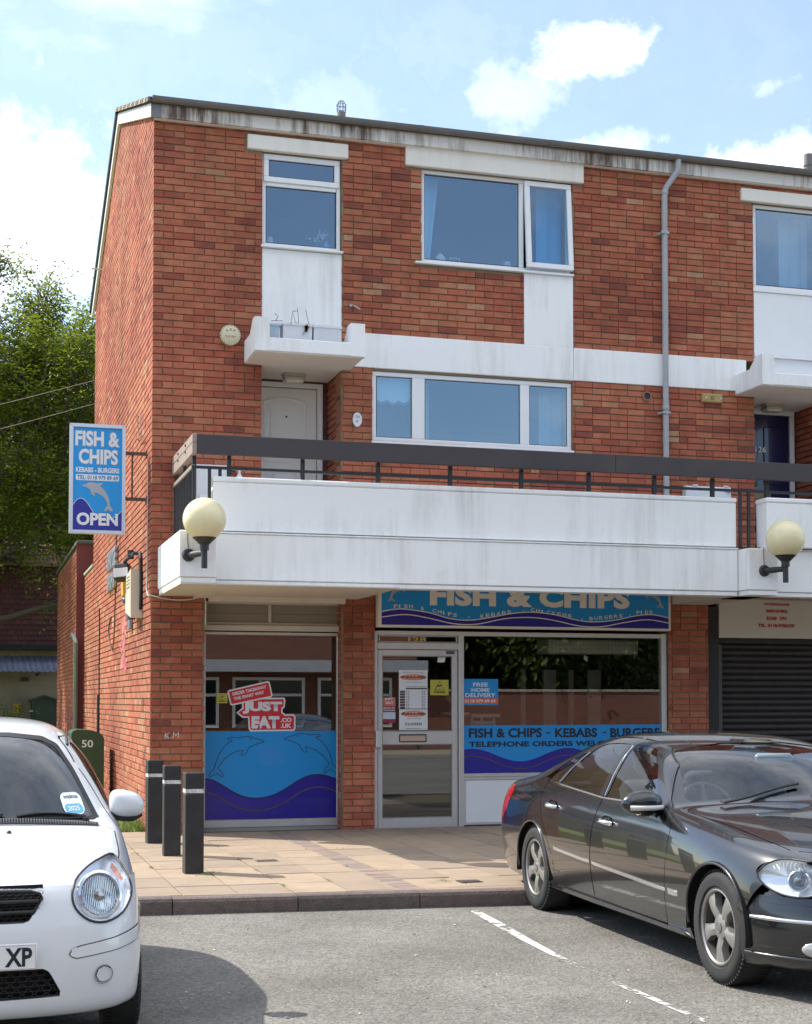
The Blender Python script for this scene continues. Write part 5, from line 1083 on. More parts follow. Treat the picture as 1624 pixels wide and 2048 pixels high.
# red painted-over patch: paint daubs following the brick faces
mb = MB(); r4 = random.Random(9)
for _ in range(90):
    y = r4.gauss(2.95, .16); z = r4.uniform(1.72, 2.42); w, h = r4.uniform(.03, .12), r4.uniform(.02, .07); d = -.0026 - r4.random() * .0006
    pts = [(y + w * math.cos(a) * r4.uniform(.7, 1), z + h * math.sin(a) * r4.uniform(.6, 1)) for a in [i * .7854 for i in range(8)]]
    mb.add([(d, a, b) for a, b in pts], [tuple(range(8))], r4.choice((0, 0, 1)))
o = mb.build('paint_patch', [mat('patch_red', (.42, .07, .08), .8, var=.3, vscale=20), mat('patch_pink', (.52, .20, .18), .8, var=.3, vscale=20)]); tag(o, 'smeared red paint patch on the sunlit gable wall', 'paint patch', kind='stuff')
t = thing('gable_lettering', 'grey raised wall letters in two rows high on the gable', 'lettering', (-.03, 4.4, 3)); M_LET = mat('letter_steel', (.42, .45, .48), .35, metal=.5)
for txt, ya, yb, za, zb in (('ASHRIDGE', 5.08, 3.72, 3.16, 3.42), ('SHOPS', 5.02, 3.9, 2.87, 3.10)):
    n = len(txt); w = (ya - yb) / n
    for i, c in enumerate(txt):
        me = fit_text(c, w * .8 * (.3 if c == 'I' else 1), zb - za, bold=.05, ext=.015); place_text('letter', me, M_LET, Matrix.Translation((-.028, ya - i * w, za)) @ Matrix.Rotation(-math.pi / 2, 4, 'Z') @ Matrix.Rotation(math.pi / 2, 4, 'X'), t)
t = thing('satellite_dish', 'dark satellite dish on the far rear corner of the gable', 'satellite dish', (-.05, 7.95, 7.1)); M_ = Matrix.Translation((.10, 8.25, 7.2)) @ Matrix.Rotation(rad(70), 4, 'X') @ Matrix.Rotation(rad(60), 4, 'Y')
MB().lathe([(0, 0), (.12, .01), (.22, .035), (.30, .075), (.305, .08), (.22, .045), (.12, .02), (0, .01)], M_, 24).build('dish', mat('dish_dark', (.05, .05, .05), .5), t, smooth=60); MB().tube([(.05, 7.99, 6.95), (.05, 8.1, 6.98), (.1, 8.22, 7.18)], .018, 6).build('arm', MATS['steel_dull'], t)
t = thing('overflow_pipe', 'short white overflow pipe poking out near the top of the gable verge', 'pipe', (-.06, 6.9, 8.1)); MB().tube([(.02, 6.7, 7.93), (-.16, 6.7, 7.94)], .014, 8).build('pipe', MATS['cable_white'], t)
# chalk initials
o = place_text('chalk_mark', fit_text('K.M', .155, .065, bold=-.012, shear=.1), mat('chalk', (.62, .60, .60), .9), front_M(.155, -.0032, .955)); tag(o, 'chalk initials scrawled on the bricks left of the shop window', 'graffiti')

# ---- green cabinet on the grass, numbered 50
M_GRN = mat('cabinet_green', (.030, .070, .030), .45, var=.15, vscale=4, dirt=.25, dirtcol=(.09, .08, .05))
t = thing('green_cabinet', 'green street cabinet numbered 50 standing on the grass by the gable', 'cabinet', (-.35, 4.4, ZP))
def cab_pr(k): return [(-.56 + k, -.02), (-.13 - k, -.02), (-.13 - k, .85), (-.15 - k, .90), (-.20 - k, .935), (-.30, .965), (-.48, .975), (-.54 + k, .955), (-.56 + k, .92)]
MB().prism([(u, v) for u, v in cab_pr(0)], FR, 4.2, 4.95).build('body', M_GRN, t)
MB().bbox(-.585, -.562, 4.24, 4.92, .0, .86, .006).build('door', M_GRN, t); MB().bbox(-.60, -.584, 4.30, 4.36, .62, .66, .003).build('lock', MATS['steel_dull'], t)
MB().bbox(-.60, -.09, 4.15, 5.0, -.09, .03, .01).build('plinth', mat('cabinet_plinth', (.06, .065, .05), .8), t)
words('50', -.425, -.275, .735, .835, 4.1975, P_WHITE, t, bold=.02, name='number')

# ---- three black bollards in a row
M_BOL = mat('bollard_black', (.018, .018, .020), .5, var=.5, vscale=6, bump=.2, bscale=40, dirt=.6, dscale=3, dirtcol=(.045, .038, .028)); M_TAPE = mat('bollard_tape', (.62, .63, .63), .4, var=.2, vscale=14, dirt=1.0, dscale=9, dirtcol=(.03, .03, .03))
pb = None
for (x, y, rz, lab) in ((-.064, -.98, .05, 'rearmost black square bollard, the one closest to the brick corner'), (-.055, -2.26, -.02, 'middle black square bollard of the row of three'), (-.058, -3.68, .015, 'front black square bollard, the one closest to the kerb')):
    if pb is None:
        pb = thing('bollard', lab, 'bollard', (0, 0, 0), 0, 'black bollards on the pavement'); w = .078
        MB().bbox(-w, w, -w, w, ZP - .05, .59, .006).build('post', M_BOL, pb); MB().bbox(-w, w, -w, w, .635, .765, .006).build('cap', M_BOL, pb); MB().box(-w + .004, w - .004, -w + .004, w - .004, .588, .637).build('neck', M_BOL, pb)
        MB().box(-w + .001, w - .001, -w + .001, w - .001, .596, .630).build('tape', M_TAPE, pb); o = pb
    else: o = copy_tree(pb); o['label'] = lab
    o.location = (x, y, 0); o.rotation_euler = (0, 0, rz)
# ================================================================== TREES AND WHAT STANDS BEHIND
def leaf_mat(name, c, tr=.45):
    m = bpy.data.materials.new(name); m.use_nodes = True; nt = m.node_tree; N = nt.nodes.new; L = nt.links.new; b = nt.nodes['Principled BSDF']; out = nt.nodes['Material Output']
    g = N('ShaderNodeNewGeometry'); n = N('ShaderNodeTexNoise'); n.inputs['Scale'].default_value = 1.4; n.inputs['Detail'].default_value = 4; L(g.outputs['Position'], n.inputs['Vector'])
    ad = N('ShaderNodeMath'); ad.operation = 'MULTIPLY_ADD'; L(g.outputs['Random Per Island'], ad.inputs[0]); ad.inputs[1].default_value = .55; L(n.outputs[0], ad.inputs[2])
    r = N('ShaderNodeMapRange'); r.inputs[1].default_value = .35; r.inputs[2].default_value = 1.2; L(ad.outputs[0], r.inputs[0])
    mx = N('ShaderNodeMixRGB'); L(r.outputs[0], mx.inputs[0]); mx.inputs[1].default_value = (*[q * .62 for q in c], 1); mx.inputs[2].default_value = (c[0] * 1.7, c[1] * 1.45, c[2] * 1.1, 1)
    L(mx.outputs[0], b.inputs['Base Color']); b.inputs['Roughness'].default_value = .5
    t = N('ShaderNodeBsdfTranslucent'); L(mx.outputs[0], t.inputs[0]); ms = N('ShaderNodeMixShader'); ms.inputs[0].default_value = tr; L(b.outputs[0], ms.inputs[1]); L(t.outputs[0], ms.inputs[2]); L(ms.outputs[0], out.inputs[0])
    return m
M_LEAF1 = leaf_mat('leaf_green', (.135, .195, .022), .55); M_KEYS = mat('seed_bunch', (.30, .20, .13), .8); M_BARK = mat('bark', (.085, .068, .05), .95, var=.35, vscale=6, bump=.6, bscale=18)
M_LEAF2 = leaf_mat('leaf_deep', (.075, .13, .022), .45)
def grow(seed, height, spread, clear, nlimb):
    """branch skeleton: list of (points, radii) and a list of twig-tip places"""
    R = random.Random(seed); tubes = []; tips = []
    trunk = [Vector((0, 0, -.2))]; p = Vector((0, 0, 0)); d = Vector((R.uniform(-.05, .05), R.uniform(-.05, .05), 1))
    for i in range(9): p = p + d.normalized() * height * .085; d += Vector((R.uniform(-.16, .16), R.uniform(-.16, .16), .1)); trunk.append(p.copy())
    tubes.append((trunk, [.19 * height / 10 * (1 - i / 11) for i in range(len(trunk))]))
    def limb(p, d, ln, r, lev):
        n = 5 if lev < 2 else 4; pts = [p.copy()]
        for i in range(n):
            d = (d + Vector((R.uniform(-.3, .3), R.uniform(-.3, .3), R.uniform(-.14, .24)))).normalized(); p = p + d * ln / n; pts.append(p.copy())
            if lev < 2 and i >= 1:
                for _ in range(3 if lev else 3):
                    dd = (d + Vector((R.uniform(-1, 1), R.uniform(-1, 1), R.uniform(-.6, .7)))).normalized(); limb(p.copy(), dd, ln * R.uniform(.42, .6), r * .5, lev + 1)
            if lev >= 2 or (lev == 1 and i >= 3): tips.append((p.copy(), d.copy()))
        tubes.append((pts, [r * (1 - .75 * i / n) for i in range(n + 1)]))
    for k in range(nlimb):
        t = clear + (1 - clear) * k / nlimb; i = min(len(trunk) - 2, int(t * (len(trunk) - 1))); p0 = trunk[i].lerp(trunk[i + 1], t * (len(trunk) - 1) - i); a = k * 2.4 + R.uniform(-.4, .4)
        limb(p0, Vector((math.cos(a), math.sin(a), R.uniform(.15, .8))), spread * (1.15 - .55 * t) * R.uniform(.8, 1.1), .075 * height / 10 * (1.1 - .6 * t), 0)
    return tubes, tips
def make_tree(name, label, loc, seed, height, spread, clear=.28, nlimb=11, per=16, leaf=.085, keys=0, m=None, group=None, keep=None):
    R = random.Random(seed + 1); tubes, tips = grow(seed, height, spread, clear, nlimb); t = thing(name, label, 'tree', loc, 0, group)
    w = MB()
    for pts, rs in tubes: w.tube(pts, [max(.006, r) for r in rs], 8 if rs[0] > .06 else 5, caps=False)
    o = w.build('trunk', M_BARK, None, smooth=60); child(o, t)
    c = MB()
    for p, d in tips:
        if keep and not keep(p): continue
        n = int(per * R.uniform(.5, 1.4))
        for _ in range(n // 4 + 1):                       # a spray of leaflets along a small drooping stalk
            a = Vector((R.gauss(0, 1), R.gauss(0, 1), R.gauss(-.25, .6))).normalized(); q = p + Vector((R.gauss(0, .16), R.gauss(0, .16), R.gauss(0, .13))); s_ = a.cross(Vector((0, 0, 1))); s_ = s_.normalized() if s_.length > .1 else Vector((1, 0, 0))
            for j in range(5):
                b = q + a * (.05 + .075 * j) * (leaf / .085); b.z -= .012 * j * j * (leaf / .085)
                for sg in ((-1, 1) if j < 4 else (0,)):
                    v = (a * .45 + s_ * sg * .9 + Vector((0, 0, R.uniform(-.5, .1)))).normalized() * leaf * R.uniform(.75, 1.25); nn = v.cross(Vector((R.uniform(-.4, .4), R.uniform(-.4, .4), 1))).normalized() * leaf * .26
                    c.add([b, b + v * .5 + nn, b + v, b + v * .5 - nn], [(0, 1, 2, 3)])
    if c.v: o = c.build('crown', m or M_LEAF1, None); child(o, t)
    if keys:
        k_ = MB()
        for p, d in R.sample(tips, min(keys, len(tips))):
            for _ in range(26):
                b = p + Vector((R.gauss(0, .07), R.gauss(0, .07), -abs(R.gauss(0, .16)))); v = Vector((R.uniform(-.02, .02), R.uniform(-.02, .02), -.05)); k_.add([b, b + Vector((.012, 0, -.025)), b + v, b + Vector((-.012, 0, -.025))], [(0, 1, 2, 3)])
        o = k_.build('seed_bunches', M_KEYS, None); child(o, t); o['kind'] = 'stuff'
    return t
make_tree('ash_tree', 'big leafy ash tree with hanging seed bunches left of the gable', (-2.0, 18.2, -.1), 11, 11.6, 4.7, .36, 15, 7, .105, keys=120, keep=lambda p: p.z > 3.2 + .5 * math.sin(p.x * 2.1) and (p.x < .2 or p.z > 2.6))
make_tree('ash_tree', 'taller tree whose leafy edge shows at the left border of the photo', (-4.6, 23.5, -.1), 23, 15.6, 4.2, .4, 11, 7, .105, keep=lambda p: p.z > 4)
make_tree('back_tree', 'rounded tree filling in behind the ash tree and over the house roof', (.6, 31.0, -.1), 31, 10.5, 4.6, .36, 12, 8, .12, m=M_LEAF2, keep=lambda p: p.z > 4.2)
t = thing('garden_shrub', 'low bright green shrub in front of the tan rendered wall', 'shrub', (-1.25, 20.4, -.1)); c = MB(); R = random.Random(4)
for _ in range(420):
    b = Vector((-1.1 + R.gauss(0, .28), 20.4 + R.gauss(0, .2), .95 + R.gauss(0, .17) )); v = Vector((R.gauss(0, 1), R.gauss(0, 1), R.gauss(0, .5))).normalized() * .07; n = v.orthogonal().normalized() * .022; c.add([b, b + v * .5 + n, b + v, b + v * .5 - n], [(0, 1, 2, 3)])
c.build('crown', leaf_mat('leaf_bright', (.11, .17, .03), .5), t); w = MB()
for _ in range(9): w.tube([(-1.25 + R.gauss(0, .05), 20.4, -.1), (-1.2 + R.gauss(0, .15), 20.4 + R.gauss(0, .1), .5), (-1.1 + R.gauss(0, .3), 20.4 + R.gauss(0, .2), 1.0)], .008, 5, caps=False)
w.build('trunk', M_BARK, t)

# rear wing of the block: lower wall in line with the gable, then the taller yard wall
t = thing('rear_wing', 'lower red brick rear wing carrying on behind the gable', 'building', (0, 9, 0)); m = MB(); lst = []
for (ya, yb, zt, X, tn) in ((8.0, 9.95, 3.50, .0, .08), (10.0, 16.4, 4.06, -.10, -.06)):  # tn shifts brick tone; shade on the farther wall is coloured in darker
    for k in range(int((zt - BZ0) / BH)):
        z0 = BZ0 + BH * k; y = ya - (.1125 if k % 2 else 0)
        while y < yb:
            a, b = max(y, ya), min(y + BW - .01, yb)
            if b - a > .04: brick_shape(m, X + rng.uniform(-.002, .002), X + .06, a, b, z0, z0 + .062, min(1, max(0, tone(y + 70, z0) + tn)), 'g')
            y += BW
o = m.build('brickwork', M_BRICK, t, attr='tone'); o['kind'] = 'stuff'
MB().box(.017, 4, 8.0, 9.95, -.3, 3.50).box(-.083, 4, 10.0, 16.4, -.3, 4.06).box(-.099, .2, 9.952, 9.999, -.3, 4.055).build('wall', M_MORT, t)
MB().box(-.135, .25, 9.93, 9.96, -.3, 4.06).build('end_face', mat('wing_maroon', (.16, .035, .035), .85, var=.3, vscale=8), t)
MB().bbox(-.14, .3, 9.9, 16.45, 4.06, 4.12, .01).build('coping', mat('coping_dark', (.11, .10, .085), .9, var=.3, vscale=3), t); MB().bbox(-.02, .3, 8.0, 9.93, 3.50, 3.55, .01).build('coping', mat('coping_pale', (.42, .38, .30), .9, var=.3, vscale=5), t)
MB().prism([(8.3, 3.55), (9.9, 3.55), (9.9, 4.1), (9.3, 4.15)], lambda u, v, d: (d, u, v), .2, 3.9).build('roof', mat('wing_felt', (.22, .20, .16), .9, var=.2), t)
MB().tube([(-.14, 9.85, -.2), (-.14, 9.85, 2.35), (-.16, 9.98, 2.45), (-.2, 10.05, 2.5)], .04, 8).build('downpipe', mat('pipe_weathered', (.15, .18, .15), .7, var=.3, vscale=8), t, smooth=40)

# house behind: rendered wall, corrugated lean-to roof, maroon tile-hung storey
H = thing('tile_hung_house', 'house with tan rendered wall and maroon tile hung upper storey behind the tree', 'building', (-2, 24, 0))
MB().box(-12, 3.2, 24, 24.25, -.3, 2.75).build('wall', mat('render_tan', (.34, .265, .18), .9, var=.14, vscale=1.1, dirt=.35, dscale=.8), H)
M_HT = [mat('hung_tile_%d' % i, c, .8, var=.2, vscale=12) for i, c in enumerate(((.105, .034, .036), (.12, .04, .04), (.09, .03, .034)))]
MB().box(-12, 3.2, 23.84, 23.98, 2.72, 4.95).build('tile_backing', mat('tile_batten', (.03, .015, .016), .9), H)
n = 0; mrest = MB()
for r_ in range(16):
    z = 2.80 + r_ * .135
    for k in range(90):
        x = -12 + k * .17 + (.085 if r_ % 2 else 0); P = [(x, 23.80, z), (x + .162, 23.80, z), (x + .162, 23.835, z + .16), (x, 23.835, z + .16), (x, 23.825, z), (x + .162, 23.825, z)]; F = [(0, 1, 2, 3), (0, 4, 5, 1)]
        if -1.9 < x < .75: MB().add(P, F).build('tile', rng.choice(M_HT), H)
        else: mrest.add(P, F, k % 3)
o = mrest.build('tiles', M_HT, H); o['kind'] = 'stuff'
MB().box(-12, 3.2, 23.3, 23.84, 2.66, 2.80).build('eaves_board', mat('eaves_black', (.012, .012, .012), .7), H)
MB().add([(x, y, z) for x in (-12.2, 3.4) for y, z in ((23.6, 4.95), (27.5, 6.1), (27.5, 6.0), (23.6, 4.85))], [(0, 4, 5, 1), (1, 5, 6, 2), (2, 6, 7, 3), (3, 7, 4, 0), (0, 1, 2, 3), (4, 7, 6, 5)]).build('roof', mat('roof_pink', (.30, .17, .14), .9, var=.25, vscale=7), H)
cr = MB(); nx = 260; x0, x1 = -9.0, .43
rows_ = ((22.75, 2.09), (23.3, 2.30), (23.85, 2.52))
P = [(x0 + (x1 - x0) * i / nx, y, z + .018 * math.sin(i / nx * (x1 - x0) / .146 * 2 * math.pi)) for i in range(nx + 1) for y, z in rows_]
cr.add(P, [(i * 3 + j, i * 3 + 3 + j, i * 3 + 4 + j, i * 3 + 1 + j) for i in range(nx) for j in (0, 1)]).build('corrugated_roof', mat('corrugated_plastic', (.30, .32, .45), .18, var=.25, vscale=3), H, smooth=60)
for x in (-.25, -4.0): MB().box(x, x + .05, 22.8, 23.9, 2.0, 2.06).build('rafter', MATS['eaves_black'], H)
MB().box(-.62, -.42, 23.94, 24.0, 1.86, 1.96).build('air_brick', mat('air_brick_dark', (.08, .065, .05), .9), H)
t = thing('hydrant_plate', 'small yellow hydrant plate on the tan rendered wall', 'sign', (-.69, 23.98, 1.04)); MB().bbox(-.80, -.61, 23.97, 23.998, 1.03, 1.27, .004).build('plate', mat('hydrant_yellow', (.72, .40, .02), .5), t)
for a, b in (((-.76, 1.08), (-.65, 1.22)), ((-.76, 1.22), (-.65, 1.08)), ((-.775, 1.06), (-.775, 1.24)), ((-.635, 1.06), (-.635, 1.24))): stroke('mark', [a, b], .012, 23.9695, P_BLACK, t)
t = thing('green_shed', 'dark green pitched metal kiosk against the tan wall behind the lawn', 'shed', (0, 23.4, -.1)); MB().prism([(-.36, -.1), (.28, -.1), (.28, 1.36), (-.04, 1.46), (-.36, 1.36)], FR, 22.9, 23.9).build('body', mat('shed_green', (.035, .05, .028), .6, var=.2), t); MB().prism([(-.42, 1.33), (-.04, 1.455), (.34, 1.33), (.34, 1.37), (-.04, 1.50), (-.42, 1.37)], FR, 22.84, 23.95).build('roof', mat('shed_roof', (.045, .06, .04), .6), t); MB().bbox(-.29, .21, 22.885, 22.905, -.05, 1.28, .004).build('door', MATS['shed_green'], t); MB().box(-.42, -.37, 22.86, 22.9, 1.08, 1.1).build('latch', P_WHITE, t)
MB().box(.33, .37, 23.7, 23.74, -.1, 1.37).build('post', MATS['eaves_black'], t)
for za, zb, lab in ((4.92, 5.21, 'upper of two overhead wires crossing in front of the tree'), (4.50, 4.80, 'lower of two overhead wires crossing in front of the tree')):
    t = tag(MB().tube([(-9 + 9 * i / 14, 6 + .0 * i, za - (9 - 2.66) * .15 + (zb - za) * (i / 14) * 9 / .75 * .62 - .25 * math.sin(math.pi * i / 14)) for i in range(15)], .004, 5).build('overhead_wire', mat('wire_grey', (.45, .45, .45), .6)), lab, 'wire')

# across the road, behind the camera: what the windows and the cars mirror
def brick_tex(name, sc, c1, c2, mo):
    m = bpy.data.materials.new(name); m.use_nodes = True; nt = m.node_tree; N = nt.nodes.new; L = nt.links.new; b = nt.nodes['Principled BSDF']
    g = N('ShaderNodeNewGeometry'); sp = N('ShaderNodeSeparateXYZ'); L(g.outputs['Position'], sp.inputs[0]); cb = N('ShaderNodeCombineXYZ'); L(sp.outputs[0], cb.inputs[0]); L(sp.outputs[2], cb.inputs[1])
    t = N('ShaderNodeTexBrick'); t.inputs['Scale'].default_value = 1; t.inputs['Brick Width'].default_value = .225; t.inputs['Row Height'].default_value = .075; t.inputs['Mortar Size'].default_value = .008
    t.inputs['Color1'].default_value = (*c1, 1); t.inputs['Color2'].default_value = (*c2, 1); t.inputs['Mortar'].default_value = (*mo, 1); L(cb.outputs[0], t.inputs['Vector']); L(t.outputs[0], b.inputs['Base Color']); b.inputs['Roughness'].default_value = .9; return m
M_BT = brick_tex('far_brick', 1, (.21, .062, .04), (.14, .045, .03), (.16, .12, .085))
O = thing('opposite_building', 'red brick building with lead flashing across the road, mirrored in the shop window', 'building', (5, -28, 0)); MB().box(-3, 11.2, -33, -27.2, -.3, 6.2).build('wall', M_BT, O)
MB().box(-3.05, 11.25, -27.2, -26.2, 2.2, 2.55).build('flashing', mat('lead_flashing', (.34, .36, .40), .5, var=.15), O)
for x in (-2.2, .4, 3.0, 5.6, 8.2):
    f = MB(); frame_ring(f, x, x + 2.2, .55, 2.05, -27.21, .09, .06); f.box(x + .8, x + .88, -27.2, -27.14, .6, 2.0).box(x + .09, x + 2.1, -27.2, -27.15, 1.48, 1.56); wo = f.build('window', M_UPVC, O); MB().box(x + .09, x + 2.1, -27.19, -27.185, .6, 2.0).build('pane', mat('far_pane', (.012, .014, .018), .1), wo)
t = thing('garden_wall', 'long brick garden wall with coping across the road, mirrored in the shop window', 'wall', (25, -27, 0)); MB().box(11.3, 60, -27.3, -27.0, -.3, 1.62).build('wall', M_BT, t); m = MB()
for k in range(50): m.bbox(11.3 + k * .97, 12.25 + k * .97, -27.36, -26.94, 1.62, 1.70, .01)
o = m.build('coping_stones', mat('far_coping', (.34, .30, .25), .9), t); o['kind'] = 'stuff'
t1 = make_tree('garden_tree', 'first garden tree behind the wall across the road', (14.5, -33, -.1), 41, 8.5, 4.4, .10, 13, 9, .26, m=M_LEAF2, group='garden trees across the road')
for i, (x, y, s) in enumerate(((20.5, -35, 1.1), (27, -34, .8), (36, -36, 1.25), (-9, -34, 1.1), (-16, -33, .9), (47, -38, 1.3))):
    c = copy_tree(t1); c.location = (x, y, -.1); c.scale = (s, s, s); c.rotation_euler = (0, 0, i * 1.3 + .5); c['label'] = 'garden tree across the road, number %d along from the first' % (i + 1) if False else ('second', 'third', 'fourth', 'western', 'far western', 'far eastern')[i] + ' garden tree across the road'
t = thing('opposite_house', 'brick house with a white window behind the garden wall across the road', 'building', (24, -44, 0)); MB().box(19, 32, -52, -44, -.3, 5.0).build('wall', M_BT, t); MB().prism([(-44.0 + .5, 4.9), (-48, 8.0), (-52.5, 4.9)], lambda u, v, d: (d, u, v), 18.6, 32.4).build('roof', mat('far_roof', (.16, .08, .06), .9, var=.2), t)
for x in (21, 25.5, 29): f = MB(); frame_ring(f, x, x + 1.6, 3.0, 4.3, -44.01, .1, .06); f.box(x + .78, x + .84, -44, -43.95, 3.1, 4.2); wo = f.build('window', M_UPVC, t); MB().box(x + .1, x + 1.5, -43.99, -43.98, 3.1, 4.2).build('pane', MATS['far_pane'], wo)
mb = MB(); mb.quad((-60, -27, ZR + .05), (60, -27, ZR + .05), (60, -23.5, ZR + .05), (-60, -23.5, ZR + .05)); mb.quad((-60, -23.5, ZR - .02), (60, -23.5, ZR - .02), (60, -23.5, ZR + .05), (-60, -23.5, ZR + .05))
tag(mb.build('far_pavement', mat('far_paving', (.33, .28, .21), .9, var=.2)), kind='structure')
# ================================================================== CARS
def seg_dist(px, pz, poly):
    """signed distance to a closed polygon (negative inside)"""
    best = 1e9; ins = False; n = len(poly)
    for i in range(n):
        ax, az = poly[i]; bx, bz = poly[(i + 1) % n]; dx, dz = bx - ax, bz - az; t = max(0, min(1, ((px - ax) * dx + (pz - az) * dz) / (dx * dx + dz * dz + 1e-12)))
        q = (px - ax - t * dx) ** 2 + (pz - az - t * dz) ** 2
        if q < best: best = q
        if (az > pz) != (bz > pz) and px < (bx - ax) * (pz - az) / (bz - az) + ax: ins = not ins
    return -math.sqrt(best) if ins else math.sqrt(best)
class Shell:
    """car body: a hand-laid cage of stations, smoothed, then cut along exact outlines into its panels.
    local axes: x = distance back from the front bumper, y = sideways, z = up from the road"""
    def __init__(s, stations, level=3, crease=()):
        n, m = len(stations), len(stations[0]); V = []; idx = {}
        for i, st in enumerate(stations):
            for j, p in enumerate(st):
                for sg in (1, -1):
                    if j == m - 1 and sg == -1: idx[i, j, sg] = idx[i, j, 1]; continue
                    idx[i, j, sg] = len(V); V.append((p[0], 0.0 if j == m - 1 else p[1] * sg, p[2]))
        F = []
        for i in range(n - 1):
            for j in range(m - 1):
                F.append([idx[i, j, 1], idx[i + 1, j, 1], idx[i + 1, j + 1, 1], idx[i, j + 1, 1]]); F.append([idx[i, j + 1, -1], idx[i + 1, j + 1, -1], idx[i + 1, j, -1], idx[i, j, -1]])
        me = bpy.data.meshes.new('cage'); me.from_pydata(V, [], F); o = bpy.data.objects.new('cage', me); COL.objects.link(o)
        if crease:
            at = me.attributes.new('crease_edge', 'FLOAT', 'EDGE'); cs = set(crease); st_of = {}
            for (i, j, sg), k in idx.items(): st_of.setdefault(k, (i, j))
            for e in me.edges:
                a, b = st_of[e.vertices[0]], st_of[e.vertices[1]]
                if a[0] == b[0] and ('s', a[0]) in cs: at.data[e.index].value = .7
                if a[1] == b[1] and ('c', a[1]) in cs: at.data[e.index].value = .55
        md = o.modifiers.new('sub', 'SUBSURF'); md.levels = level; md.render_levels = level
        ev = o.evaluated_get(bpy.context.evaluated_depsgraph_get()); me2 = bpy.data.meshes.new_from_object(ev); bpy.data.objects.remove(o)
        s.bm = bmesh.new(); s.bm.from_mesh(me2); bpy.data.meshes.remove(me2); bmesh.ops.recalc_face_normals(s.bm, faces=s.bm.faces[:])
        from mathutils.bvhtree import BVHTree
        s.bvh = BVHTree.FromBMesh(s.bm)
        up = max(s.bm.faces, key=lambda f: f.calc_center_median().z)
        if up.normal.z < 0: bmesh.ops.reverse_faces(s.bm, faces=s.bm.faces[:])
    def side(s, x, z, sg=1, off=0.0):
        """point on the flank at (x, z)"""
        h = s.bvh.ray_cast(Vector((x, 2 * sg, z)), Vector((0, -sg, 0)))
        p = h[0] if h[0] else Vector((x, .8 * sg, z)); return Vector((p.x, p.y + sg * off, p.z))
    def top(s, x, y, off=0.0):
        h = s.bvh.ray_cast(Vector((x, y, 3)), Vector((0, 0, -1))); p = h[0] if h[0] else Vector((x, y, .8)); return p + Vector((0, 0, off))
    def cut(s, f):
        bm = s.bm; val = {}
        for v in bm.verts: val[v] = f(v.co)
        for e in list(bm.edges):
            a, b = e.verts; x, y = val[a], val[b]
            if x * y < 0:
                t = x / (x - y)
                if t < .02: val[a] = 0.0; continue
                if t > .98: val[b] = 0.0; continue
                ne, nv = bmesh.utils.edge_split(e, a, t); val[nv] = 0.0
        for fc in list(bm.faces):
            for _ in range(2):
                zs = [v for v in fc.verts if val.get(v, 1) == 0.0]
                if len(zs) < 2: break
                vs_ = list(fc.verts); n = len(vs_); done = False
                for i in range(len(zs)):
                    for j in range(i + 1, len(zs)):
                        a, b = vs_.index(zs[i]), vs_.index(zs[j])
                        if abs(a - b) in (1, n - 1): continue
                        # split only if it separates signs
                        A = [val[v] for v in vs_[min(a, b) + 1:max(a, b)]]; B = [val[v] for v in vs_[max(a, b) + 1:] + vs_[:min(a, b)]]
                        if (max(A, default=0) > 0 and min(B, default=0) < 0) or (min(A, default=0) < 0 and max(B, default=0) > 0):
                            try: bmesh.utils.face_split(fc, zs[i], zs[j]); done = True
                            except ValueError: pass
                            break
                    if done: break
                if not done: break
    def outline(s, poly, proj, cond, w=None):
        """cut along a closed outline; proj picks the two coordinates; w adds a shut line of that half width"""
        f = lambda co: seg_dist(*proj(co), poly) if cond(co) else 1.0
        if w: s.cut(lambda co: f(co) - w); s.cut(lambda co: f(co) + w)
        else: s.cut(f)
        return f
    def split(s, rules):
        """rules: (key, test(centre)) in order; returns {key: faces}"""
        out = {}
        for fc in s.bm.faces:
            c = fc.calc_center_median()
            for k, t in rules:
                if (t(c, fc) if k == 'gap' else t(c)): out.setdefault(k, []).append(fc); break
        return out
    def mesh(s, faces, name, material, parent, inset=0.0, smooth=True, thick=0.0):
        vs_ = {}; V = []; NN = []; F = []
        for fc in faces:
            q = []
            for v in fc.verts:
                if v not in vs_: vs_[v] = len(V); V.append(v.co - v.normal * inset); NN.append(v.normal.copy())
                q.append(vs_[v])
            F.append(q)
        me = bpy.data.meshes.new(name); me.from_pydata([tuple(v) for v in V], [], F)
        if thick:
            n = len(V); inner = [tuple(v - m_ * thick) for v, m_ in zip(V, NN)]
            me2 = bpy.data.meshes.new(name); me2.from_pydata([tuple(v) for v in V] + inner, [], F + [[i + n for i in q[::-1]] for q in F]); bpy.data.meshes.remove(me); me = me2; NN = NN + [-m_ for m_ in NN]
        me.materials.append(material); me.polygons.foreach_set('use_smooth', [True] * len(me.polygons))
        if smooth: me.normals_split_custom_set_from_vertices([tuple(n) for n in NN])
        o = bpy.data.objects.new(name, me); COL.objects.link(o); child(o, parent); return o
def cbuild(mb, name, m, parent, smooth=40):
    o = mb.build(name, m, None, smooth=smooth); child(o, parent); return o
M_TYRE = mat('tyre_rubber', (.022, .022, .022), .8, var=.3, vscale=14, bump=.2, bscale=120, dirt=.3, dscale=8, dirtcol=(.07, .065, .055)); M_CHROME = mat('chrome', (.75, .75, .76), .12, metal=1.0); M_RIM = mat('alloy_silver', (.36, .345, .325), .36, metal=.7, var=.12, vscale=10, dirt=.25, dscale=6, dirtcol=(.10, .08, .06))
M_PLAST = mat('black_plastic', (.020, .020, .021), .5); M_GAP = mat('shut_line_dark', (.006, .006, .006), .8); M_LAMPRED = mat('lamp_red', (.45, .01, .015), .12, coat=1.0); M_TRIMIN = mat('cabin_dark', (.03, .032, .036), .8); M_SEAT = mat('seat_grey', (.07, .075, .085), .85)
